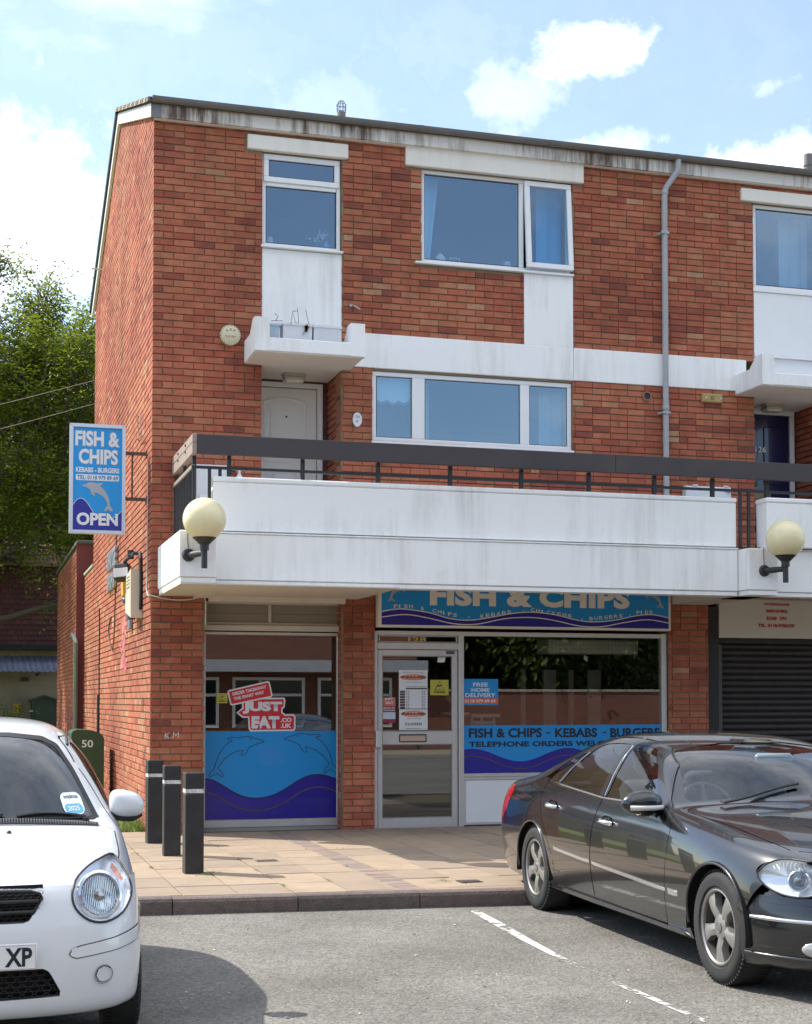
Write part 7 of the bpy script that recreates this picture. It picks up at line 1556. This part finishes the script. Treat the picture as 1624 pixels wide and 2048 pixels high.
# cabin
cbuild(MB().bbox(1.30, 4.2, -.78, .78, .30, .42, .02), 'floor_pan', M_TRIMIN, SAL); cbuild(MB().bbox(1.47, 1.86, -.74, .74, .62, .90, .05), 'dashboard', M_TRIMIN, SAL, 50)
for y in (-.37, .37): seat(SAL, 2.15, y, .36, M_SEAT)
o = MB(); o.bbox(3.05, 3.5, -.64, .64, .38, .56, .05); M_ = Matrix.Translation((3.48, 0, .50)) @ Matrix.Rotation(rad(20), 4, 'Y'); o.bbox(-.05, .09, -.64, .64, 0, .44, .05, 0, M_)
for y in (-.38, .38): o.bbox(-.04, .06, y - .13, y + .13, .45, .56, .04, 0, M_)
cbuild(o, 'rear_seat', M_SEAT, SAL, 50); cbuild(MB().bbox(3.75, 4.15, -.6, .6, .90, .93, .01), 'parcel_shelf', M_TRIMIN, SAL)
o = MB(); M_ = Matrix.Translation((2.0, .37, .86)) @ Matrix.Rotation(rad(-62), 4, 'Y'); o.tube([M_ @ Vector((.185 * math.cos(a), .185 * math.sin(a), 0)) for a in [i * math.pi / 16 for i in range(33)]], .015, 8)
for a in (0, 2.2, -2.2): o.tube([M_ @ Vector((0, 0, -.01)), M_ @ Vector((.18 * math.cos(a), .18 * math.sin(a), 0))], .018, 6)
o.lathe([(0, .03), (.05, .025), (.06, -.02)], M_, 14); cbuild(o, 'steering_wheel', mat('wheel_grey', (.10, .11, .12), .5), SAL, 60)
cbuild(MB().bbox(1.80, 1.84, -.13, .13, 1.155, 1.225, .02), 'rear_view_mirror', mat('mirror_back', (.22, .26, .28), .3), SAL, 60); cbuild(MB().bbox(1.95, 2.02, -.06, .06, 1.235, 1.27, .01), 'roof_console', M_TRIMIN, SAL)
for y0, y1 in ((.55, .02), (-.05, -.56)):
    o = MB(); pts = [sh.top(1.45 if abs(y0) > .3 else 1.38, y0, .02)] + [sh.top(1.42 + .06 * i / 6 - .04 * abs(y0 + (y1 - y0) * i / 6 - .0) , y0 + (y1 - y0) * i / 6, .022) for i in range(7)]; o.tube(pts, .009, 6); cbuild(o, 'wiper', M_PLAST, SAL)
# ------------------------------------------------------------------ white small hatchback on the left
M_KIA = car_paint('hatch_paint', (.70, .71, .72), .0, .35, dust=.16, dustcol=(.36, .33, .28))
KIA = thing('parked_car', 'small white hatchback with big round headlights parked nose out on the left', 'car', (-1.83, -9.60, ZR), math.pi / 2)
LOWK = [(.69, .19), (.735, .22), (.765, .33), (.785, .45), (.780, .60)]
lk = lambda s: [(s, a, b) for a, b in LOWK]
rowk = lambda s, pts: [(s, a, b) for a, b in pts]
stk_ = [
    [(.52, .68, .19), (.52, .715, .22), (.50, .735, .33), (.47, .74, .45), (.42, .725, .55), (.345, .69, .635), (.285, .645, .690), (.235, .585, .715), (.18, .50, .728), (.115, .34, .738), (.085, .17, .744), (.078, 0, .746)],
    [(.60, .69, .19), (.60, .73, .22), (.60, .752, .33), (.58, .757, .45), (.55, .748, .57), (.51, .722, .68), (.47, .675, .775), (.445, .61, .822), (.42, .52, .846), (.385, .36, .860), (.365, .18, .866), (.36, 0, .868)],
    lk(.82) + rowk(.82, [(.755, .725), (.708, .838), (.645, .880), (.545, .898), (.37, .909), (.185, .914), (0, .916)]),
    lk(1.08) + [(1.08, .758, .755), (1.11, .722, .898), (1.11, .668, .924), (1.05, .56, .935), (.98, .37, .943), (.945, .185, .947), (.935, 0, .949)],
    lk(1.15) + [(1.15, .759, .765), (1.165, .724, .907), (1.165, .665, .934), (1.10, .56, .943), (1.03, .37, .952), (.99, .185, .956), (.98, 0, .958)],
    lk(1.45) + [(1.45, .762, .78), (1.45, .738, .930), (1.44, .655, 1.05), (1.42, .578, 1.13), (1.345, .37, 1.178), (1.31, .185, 1.190), (1.30, 0, 1.194)],
    lk(1.80) + [(1.80, .764, .79), (1.80, .746, .945), (1.82, .66, 1.16), (1.84, .492, 1.345), (1.75, .36, 1.386), (1.71, .18, 1.401), (1.70, 0, 1.405)],
    lk(2.15) + rowk(2.15, [(.765, .795), (.75, .955), (.665, 1.185), (.498, 1.405), (.36, 1.455), (.18, 1.472), (0, 1.477)]),
    lk(2.80) + rowk(2.80, [(.762, .80), (.745, .965), (.66, 1.185), (.495, 1.392), (.355, 1.443), (.18, 1.460), (0, 1.465)]),
    [(3.25, .67, .2), (3.25, .71, .23), (3.28, .74, .33), (3.30, .755, .45), (3.32, .75, .6), (3.33, .72, .79), (3.31, .69, .97), (3.27, .61, 1.17), (3.21, .46, 1.34), (3.18, .33, 1.388), (3.17, .165, 1.402), (3.17, 0, 1.406)],
    [(3.38, .5, .22), (3.42, .54, .25), (3.46, .57, .34), (3.50, .58, .45), (3.50, .58, .6), (3.49, .56, .78), (3.45, .52, .95), (3.39, .46, 1.12), (3.33, .34, 1.26), (3.30, .25, 1.30), (3.29, .125, 1.31), (3.29, 0, 1.31)],
    [(3.42, .02, .25), (3.46, .02, .28), (3.50, .02, .36), (3.53, .02, .45), (3.53, .02, .58), (3.52, .02, .76), (3.48, .02, .92), (3.43, .02, 1.06), (3.38, .015, 1.18), (3.36, .012, 1.21), (3.35, .006, 1.22), (3.35, 0, 1.22)],
]
kh = Shell(stk_, 3, crease=[('c', 1)])
KAX = (.66, 3.02); KR = .318; KZ = .275
karch = lambda c: min(math.hypot(c.x - KAX[0], c.z - KZ), math.hypot(c.x - KAX[1], c.z - KZ)) - KR if abs(c.y) > .4 and c.z < .7 else 1.0
LAMP = smooth_pts([(.628, .836), (.664, .785), (.690, .722), (.686, .672), (.640, .616), (.560, .588), (.485, .602), (.428, .652), (.412, .712), (.432, .762), (.49, .805), (.56, .830)], 3)
khood = [(.092, -.1), (.10, .15), (.128, .30), (.175, .42), (.27, .55), (.42, .635), (.70, .668), (1.06, .678), (1.085, .64), (1.00, .40), (.955, .2), (.945, -.1)]
kws = [(-.1, .968), (.35, .963), (.585, .955), (.61, .968), (.560, 1.08), (.505, 1.2), (.430, 1.325), (.35, 1.366), (.18, 1.386), (-.1, 1.392)]
kfw = [(1.38, .990), (1.96, .985), (1.975, 1.325), (1.88, 1.325), (1.64, 1.19)]; krw = [(2.04, .985), (2.72, 1.005), (2.70, 1.31), (2.03, 1.33)]
kfd = [(1.17, .25), (2.0, .25), (2.0, 1.36), (1.86, 1.36), (1.60, 1.22), (1.26, .96), (1.15, .90)]; krd = [(2.007, .25), (2.62, .25), (2.74, .42), (2.83, .62), (2.84, 1.0), (2.76, 1.345), (2.007, 1.365)]
ksc = lambda c: abs(c.y) > .42 and c.x > 1.0
kh.cut(karch); kf = {}
for k, (pl, pr, cn, w) in dict(lamp=(LAMP, FRONT, lambda c: c.x < .8, None), hood=(khood, TOP, lambda c: c.z > .60 and c.x < 1.3, .0028), fd=(kfd, SIDE, ksc, .003), rd=(krd, SIDE, ksc, .003), fw=(kfw, SIDE, ksc, None), rw=(krw, SIDE, ksc, None), ws=(kws, FRONT, lambda c: .9 < c.x < 1.95 and c.z > .9, None)).items(): kf[k] = kh.outline(pl, pr, cn, w)
kh.cut(lambda c: kf['ws'](c) + .020)
kh.bm.normal_update()
kg = kh.split([('drop', lambda c: karch(c) < 0 or kf['lamp'](c) < 0), ('gap', lambda c, fc: any(within(fc, kf[q], .003) for q in ('hood', 'fd', 'rd'))), ('fw', lambda c: kf['fw'](c) < 0), ('rw', lambda c: kf['rw'](c) < 0), ('band', lambda c: -.020 < kf['ws'](c) < 0 and abs(c.y) < .7), ('ws', lambda c: kf['ws'](c) < 0), ('fdL', lambda c: kf['fd'](c) < 0 and c.y < 0), ('fdR', lambda c: kf['fd'](c) < 0), ('rdL', lambda c: kf['rd'](c) < 0 and c.y < 0), ('rdR', lambda c: kf['rd'](c) < 0), ('hood', lambda c: kf['hood'](c) < 0), ('body', lambda c: True)])
kh.mesh(kg['body'], 'body', M_KIA, KIA); kh.mesh(kg['gap'], 'shut_line', M_GAP, KIA, .006); kh.mesh(kg['hood'], 'bonnet', M_KIA, KIA)
for k in ('fdL', 'fdR', 'rdL', 'rdR'): kh.mesh(kg[k], 'door', M_KIA, KIA)
for k in ('fw', 'rw'):
    for sg in (1, -1): kh.mesh([f for f in kg[k] if f.calc_center_median().y * sg > 0], 'side_window', G_CAR, KIA, .004)
ws_ = kh.mesh(kg['ws'], 'windscreen', G_SCR, KIA, .003)
kh.mesh(kg['band'], 'screen_band', M_PLAST, ws_, .001)
# front end
kplan = smooth_pts([(0, 0), (.18, .006), (.36, .028), (.51, .075), (.625, .150), (.695, .250), (.732, .36), (.747, .47), (.742, .56)], 7, False)
kprof = smooth_pts([(.195, .075), (.205, .04), (.235, .018), (.29, .008), (.36, .002), (.43, .0), (.48, .003), (.53, .010), (.58, .020), (.63, .034), (.68, .052), (.72, .072), (.752, .098)], 3, False)
bmf = bmesh.new(); gridv = {}
def kpt(i, z, off, extra=0.0):
    y, x = kplan[i][:2]; a, b = kplan[max(i - 1, 0)], kplan[min(i + 1, len(kplan) - 1)]; t = Vector((b[1] - a[1], b[0] - a[0])).normalized(); n = Vector((t.y, -t.x)); f = 1 if i < len(kplan) * .6 else max(.1, 1 - (i / len(kplan) - .6) * 2.2); q = Vector((x, y)) + n * (off * f - extra); return Vector((q.x, q.y, z))
for sg in (1, -1):
    for i in range(len(kplan)):
        for j, (z, of) in enumerate(kprof):
            if i == 0 and sg == -1: gridv[i, j, -1] = gridv[i, j, 1]; continue
            p = kpt(i, z, of); gridv[i, j, sg] = bmf.verts.new((p.x, 0 if i == 0 else p.y * sg, p.z))
    for i in range(len(kplan) - 1):
        for j in range(len(kprof) - 1):
            q = [gridv[i, j, sg], gridv[i + 1, j, sg], gridv[i + 1, j + 1, sg], gridv[i, j + 1, sg]]; bmf.faces.new(q if sg == 1 else q[::-1])
bmesh.ops.recalc_face_normals(bmf, faces=bmf.faces[:])
if sum(f.normal.x for f in bmf.faces) > 0: bmesh.ops.reverse_faces(bmf, faces=bmf.faces[:])
kn = Shell.__new__(Shell); kn.bm = bmf
from mathutils.bvhtree import BVHTree
kn.bvh = BVHTree.FromBMesh(bmf)
GR = [(-.1, .742), (.235, .740), (.272, .728), (.282, .712), (.232, .617), (.215, .607), (-.1, .606)]; LG = [(-.1, .414), (.285, .414), (.312, .402), (.366, .302), (.355, .290), (-.1, .284)]
FOG = [(.549 + .044 * math.cos(a), .363 + .044 * math.sin(a)) for a in [i * math.pi / 10 for i in range(20)]]; FOG2 = [(.549 + .036 * math.cos(a), .363 + .036 * math.sin(a)) for a in [i * math.pi / 10 for i in range(20)]]
STR = [(.395, .462), (.408, .487), (.44, .497), (.60, .517), (.735, .545), (.735, .485), (.60, .462), (.42, .445)]
any_ = lambda c: True; nf = {}
for k, (pl, w) in dict(gr=(GR, None), lg=(LG, None), fog=(FOG2, .0024), strip=(STR, .0024), lamp=(LAMP, None)).items(): nf[k] = kn.outline(pl, FRONT, any_, w)
bmf.normal_update()
# the fog blank sits in a shallow dish
for v in bmf.verts:
    d = math.hypot(abs(v.co.y) - .549, v.co.z - .363)
    if d < .066: v.co.x += .010 * min(1, max(0, (.066 - d) / .02))
def fx(y, z):
    """nearest front surface at (y, z)"""
    xs_f = [h[0].x for h in (kn.bvh.ray_cast(Vector((-1, y, z)), Vector((1, 0, 0))), kh.bvh.ray_cast(Vector((-1, y, z)), Vector((1, 0, 0)))) if h[0]]
    return min(xs_f) if xs_f else .3
ng = kn.split([('drop', lambda c: nf['gr'](c) < 0 or nf['lg'](c) < 0 or nf['lamp'](c) < 0 or (c.z < .55 and math.hypot(c.x - KAX[0], c.z - KZ) < KR - .01 and abs(c.y) > .4)), ('gap', lambda c, fc: within(fc, nf['fog'], .0024) or within(fc, nf['strip'], .0024)), ('fog', lambda c: nf['fog'](c) < 0), ('strip', lambda c: nf['strip'](c) < 0), ('bumper', lambda c: True)])
kn.mesh(ng['bumper'], 'bumper', M_KIA, KIA); kn.mesh(ng['gap'], 'shut_line', mat('shut_line_grey', (.22, .22, .23), .6), KIA, .003)
for sg in (1, -1):
    cbuild(MB().tube([Vector((fx(.549 + .040 * math.cos(a), .363 + .040 * math.sin(a)) - .0005, sg * (.549 + .040 * math.cos(a)), .363 + .040 * math.sin(a))) for a in [i * math.pi / 16 for i in range(33)]], .0022, 5), 'fog_ring', mat('shut_line_grey', (.22, .22, .23), .6), KIA); kn.mesh([f for f in ng['fog'] if f.calc_center_median().y * sg > 0], 'fog_blank', M_KIA, KIA, -.002); kn.mesh([f for f in ng['strip'] if f.calc_center_median().y * sg > 0], 'bumper_strip', M_KIA, KIA, -.004)
# grilles: honeycomb mesh in a dark recess
def honeycomb(poly, r, depth, nm, bars=()):
    o = MB(); pf = poly + [(-a, b) for a, b in poly[::-1]] ; half = [p for p in poly if p[0] > -.05]
    ys = max(p[0] for p in poly); z0, z1 = min(p[1] for p in poly), max(p[1] for p in poly); dy, dz = r * 2.3, r * 1.0
    nz = int((z1 - z0) / dz) + 2; ny = int(ys / dy) + 2
    for jz in range(nz):
        for iy in range(-ny, ny + 1):
            cy = iy * dy + (dy / 2 if jz % 2 else 0); cz = z0 + jz * dz
            if seg_dist(abs(cy), cz, poly) > r * .4: continue
            ring = [(cy + r * 1.12 * math.cos(a), cz + r * .62 * math.sin(a)) for a in [k * math.pi / 3 for k in range(6)]]
            for k in range(6):
                (a0, b0), (a1, b1) = ring[k], ring[(k + 1) % 6]
                x0, x1 = depth + fxs(a0), depth + fxs(a1); q = .12
                i0 = (cy + (a0 - cy) * (1 - q), cz + (b0 - cz) * (1 - q * 1.4)); i1 = (cy + (a1 - cy) * (1 - q), cz + (b1 - cz) * (1 - q * 1.4))
                o.add([(x0, a0, b0), (x1, a1, b1), (x1, *i1), (x0, *i0), (x1 + .012, *i1), (x0 + .012, *i0)], [(0, 1, 2, 3), (3, 2, 4, 5)])
    g_ = cbuild(o, nm, M_PLAST, KIA, False); g_['kind'] = 'stuff'
    b_ = MB(); n = 20; P = []
    for i in range(-n, n + 1): y = ys * 1.02 * i / n; P += [(fxs(y) + .06, y, z0 - .02), (fxs(y) + .06, y, z1 + .02)]
    b_.add(P, [(i * 2, i * 2 + 2, i * 2 + 3, i * 2 + 1) for i in range(2 * n)]); cbuild(b_, nm + '_back', M_GAP, KIA)
    lip = MB(); 
    for sg in (1, -1): lip.tube([(fxs(a) + .010, max(a, -.02) * sg, b) for a, b in poly[0:]], .006, 6, caps=False)
    cbuild(lip, nm + '_lip', M_PLAST, KIA)
    for z in bars:
        w_ = max(y for y in [ys * i / 40 for i in range(41)] if seg_dist(y, z, poly) < 0); t_ = MB(); t_.tube([(fxs(y) + .006, y, z) for y in [w_ * i / 10 for i in range(-10, 11)]], .0085, 6); cbuild(t_, nm + '_bar', M_PLAST, KIA, 60)
fxs = lambda y: kpt(min(range(len(kplan)), key=lambda i: abs(kplan[i][0] - min(abs(y), .7))), 0, 0).x + .032
honeycomb(GR, .014, .012, 'grille', (.698, .652)); fxs = lambda y: kpt(min(range(len(kplan)), key=lambda i: abs(kplan[i][0] - min(abs(y), .7))), 0, 0).x + .008
honeycomb(LG, .022, .012, 'lower_grille')
o = MB(); o.tube([(.060 + .03 * (abs(t) / .04) * 0, t, .765 + .0 * t) for t in (-.05, .05)], .004, 6)
# plate
cbuild(MB().bbox(-.016, -.006, -.26, .26, .417, .528, .004), 'number_plate', mat('plate_white', (.78, .78, .76), .35), KIA)
o = MB()
for a, b, c, d in ((-.255, .255, .422, .4235), (-.255, .255, .5215, .523), (-.255, -.2535, .4235, .5215), (.2535, .255, .4235, .5215)): o.box(-.0172, -.0155, a, b, c, d)
cbuild(o, 'plate_border', mat('plate_pink', (.62, .30, .30), .5), KIA)
me = fit_text('XP', .112, .079, bold=.04); me.transform(Matrix.Translation((-.0175, -.128, .433)) @ Matrix.Rotation(-math.pi / 2, 4, 'Z') @ Matrix.Rotation(math.pi / 2, 4, 'X')); me.materials.clear(); me.materials.append(P_BLACK); me.name = 'plate_letters'; po = bpy.data.objects.new('plate_letters', me); COL.objects.link(po); child(po, KIA)
# headlights: clear cover, round ribbed reflector, amber corner
for sg in (1, -1):
    hl, ctr, edge = lamp_unit(KIA, LAMP, sg, lambda y, z: fx(y * .99, z), (.545, .71), .055, .032, .0055)
    rx = fx(.53, .70); Mr = Matrix.Translation((rx + .020, .532 * sg, .700)) @ Matrix.Rotation(-sg * rad(24), 4, 'Z') @ Matrix.Rotation(rad(12), 4, 'Y') @ Matrix.Rotation(-math.pi / 2, 4, 'Y')
    reflector(hl, Mr, .090, 19)
    o = MB(); o.add([Vector((fx(y, z) + .012, y * sg, z)) for y, z in ((.615, .808), (.640, .775), (.655, .742), (.640, .742), (.618, .765), (.600, .790))], [(0, 1, 2, 3, 4, 5)]); cbuild(o, 'indicator', mat('indicator_amber', (.50, .22, .16), .2, coat=.6), hl, False)
# cowl, wipers, washer jets
o = MB(); P = []
for i in range(25):
    y = -.60 + 1.2 * i / 24
    for dx in (.0, .055): c = kh.top((.99 + .10 * (abs(y) / .6) ** 2) + dx - .03, y, .0035); P.append(c)
o.add(P, [(i * 2, i * 2 + 2, i * 2 + 3, i * 2 + 1) for i in range(24)]); cw = cbuild(o, 'cowl', M_PLAST, KIA)
o = MB()
for i in range(90):
    y = -.585 + 1.17 * i / 89; x = .965 + .10 * (abs(y) / .6) ** 2; a, b = kh.top(x, y, .008), kh.top(x + .030, y, .008); o.box(a.x, b.x, y - .003, y + .003, min(a.z, b.z) - .006, max(a.z, b.z) + .001)
o = cbuild(o, 'cowl_ribs', mat('cowl_grey', (.22, .22, .22), .6), cw); o['kind'] = 'stuff'
def on_screen(y, z, off=-.012):
    h = kh.bvh.ray_cast(Vector((.5, y, z)), Vector((1, 0, 0))); return Vector((h[0].x + off, y, z)) if h[0] else Vector((1.2, y, z))
for ya, yb, za, zb in ((-.54, -.20, .972, .998), (-.12, .32, .972, 1.004)):
    o = MB(); o.tube([on_screen(ya + (yb - ya) * t, za + (zb - za) * math.sin(math.pi * t * .8), -.014) for t in [i / 8 for i in range(9)]], .010, 6); o.tube([on_screen(ya + (yb - ya) * t * 1.12, za - .004 + (zb - za) * .3 * t, -.008) for t in [i / 8 for i in range(9)]], .006, 6); o.lathe([(0, .02), (.016, .018), (.018, 0)], Matrix.Translation(kh.top(1.02 + .1 * (abs(ya) / .6) ** 2, ya, 0)), 10); cbuild(o, 'wiper', M_PLAST, KIA, 60)
for y in (-.16, .16): o = MB(); c = kh.top(.84, y); o.lathe([(0, .014), (.010, .010), (.014, -.002)], Matrix.Translation(c), 10); cbuild(o, 'washer_jet', M_PLAST, KIA, 60)
# parking permit on the glass, small card below it
st_ = MB(); ring = rr(-.053, .053, -.058, .045, .03)
M_ = lambda u, v: on_screen(-.478 + u + v * .28, 1.042 + v, -.003)
st_.add([M_(-u, v) for u, v in ring], [tuple(range(len(ring)))]); pm = cbuild(st_, 'permit_sticker', mat('permit_white', (.72, .78, .80), .4), KIA, False)
st_ = MB(); ring = rr(-.046, .046, -.052, -.008, .02); st_.add([M_(-u, v) + Vector((-.0018, 0, 0)) for u, v in ring], [tuple(range(len(ring)))]); cbuild(st_, 'permit_band', mat('permit_blue', (.10, .38, .55), .4), pm, False)
for txt, v0, hgt, wd, mm in (('widma', .018, .018, .075, P_BROWN), ('2025', -.040, .022, .06, P_WHITE)):
    me = fit_text(txt, wd, hgt, bold=.03)
    for v in me.vertices: v.co = M_(v.co.x - wd / 2, v0 + v.co.y) + Vector((-.0035, 0, 0)) if False else M_(-(v.co.x - wd / 2) * -1 * -1, v0 + v.co.y) + Vector((-.0035, 0, 0))
    me.materials.clear(); me.materials.append(mm); me.name = 'permit_text'; q = bpy.data.objects.new('permit_text', me); COL.objects.link(q); child(q, pm)
# mirrors, side details
for sg in (1, -1):
    o = MB(); bm_ = bmesh.new(); bmesh.ops.create_uvsphere(bm_, u_segments=24, v_segments=16, radius=1)
    for v in bm_.verts:
        q = v.co; sx_, sz_ = abs(q.y) ** .75 * (1 if q.y > 0 else -1), abs(q.z) ** .75 * (1 if q.z > 0 else -1); v.co = Vector((1.36 + q.x * (.075 if q.x < 0 else .03), sg * (.768 + sx_ * .092), 1.018 + sz_ * .070 - .02 * sx_ * (1 if sz_ > 0 else .2)))
    o.frombm(bm_); mi = cbuild(o, 'mirror', M_KIA, KIA, 80)
    o = MB(); o.tube([(1.37, sg * .69, .962), (1.36, sg * .75, .955), (1.355, sg * .80, .952), (1.36, sg * .845, .965)], [.026, .030, .028, .016], 10); o.tube([(1.36, sg * .655, .925), (1.37, sg * .70, .955)], [.04, .03], 8); cbuild(o, 'mirror_foot', M_PLAST, mi, 60)
    o = MB(); o.tube([kh.top(x, sg * y, .003) for x, y in ((1.80, .487), (2.0, .492), (2.4, .49), (2.9, .485), (3.1, .475))], .009, 6); cbuild(o, 'roof_trim', M_PLAST, KIA)
    for ax in KAX:
        wheel(KIA, ax, sg * .665, KZ, .277, .165, .178, 7, sg, 'plain'); o = MB(); n_ = 20; P = []
        for i in range(n_ + 1):
            a = math.pi * (-.08 + 1.16 * i / n_)
            for yy in (.40, .70): P.append((ax + math.cos(a) * (KR + .01), sg * yy, KZ + math.sin(a) * (KR + .01)))
        o.add(P, [(i * 2, i * 2 + 2, i * 2 + 3, i * 2 + 1) for i in range(n_)]); o.add([(ax + math.cos(i * math.pi / 12) * KR, sg * .40, KZ + math.sin(i * math.pi / 12) * KR) for i in range(13)], [tuple(range(13))]); cbuild(o, 'arch_liner', M_GAP, KIA)
        o = MB(); o.tube([kh.side(ax + math.cos(a) * (KR - .002), max(.21, KZ + math.sin(a) * (KR - .002)), sg, 0) for a in [math.pi * i / 24 for i in range(25)] if ax > 1 or ax + math.cos(a) * KR > .60], .008, 6); cbuild(o, 'arch_lip', M_KIA, KIA, 60)
cbuild(MB().bbox(.35, 3.3, -.66, .66, .20, .30, .02), 'floor_pan', M_GAP, KIA); cbuild(MB().bbox(1.12, 1.5, -.62, .62, .70, .925, .06), 'dashboard', M_TRIMIN, KIA, 50)
for y in (-.34, .34): seat(KIA, 1.70, y, .42, M_SEAT, w=.23)
o = MB(); o.bbox(2.5, 2.9, -.55, .55, .45, .6, .05); M_ = Matrix.Translation((2.88, 0, .5)) @ Matrix.Rotation(rad(18), 4, 'Y'); o.bbox(-.05, .08, -.55, .55, 0, .52, .05, 0, M_)
for y in (-.33, .33): o.bbox(-.04, .06, y - .11, y + .11, .53, .68, .03, 0, M_)
cbuild(o, 'rear_seat', M_SEAT, KIA, 50)
o = MB(); M_ = Matrix.Translation((1.62, .34, .88)) @ Matrix.Rotation(rad(-60), 4, 'Y'); o.tube([M_ @ Vector((.18 * math.cos(a), .18 * math.sin(a), 0)) for a in [i * math.pi / 14 for i in range(29)]], .014, 8)
for a in (0, 2.1, -2.1): o.tube([M_ @ Vector((0, 0, -.01)), M_ @ Vector((.17 * math.cos(a), .17 * math.sin(a), 0))], .018, 6)
cbuild(o, 'steering_wheel', M_TRIMIN, KIA, 60)
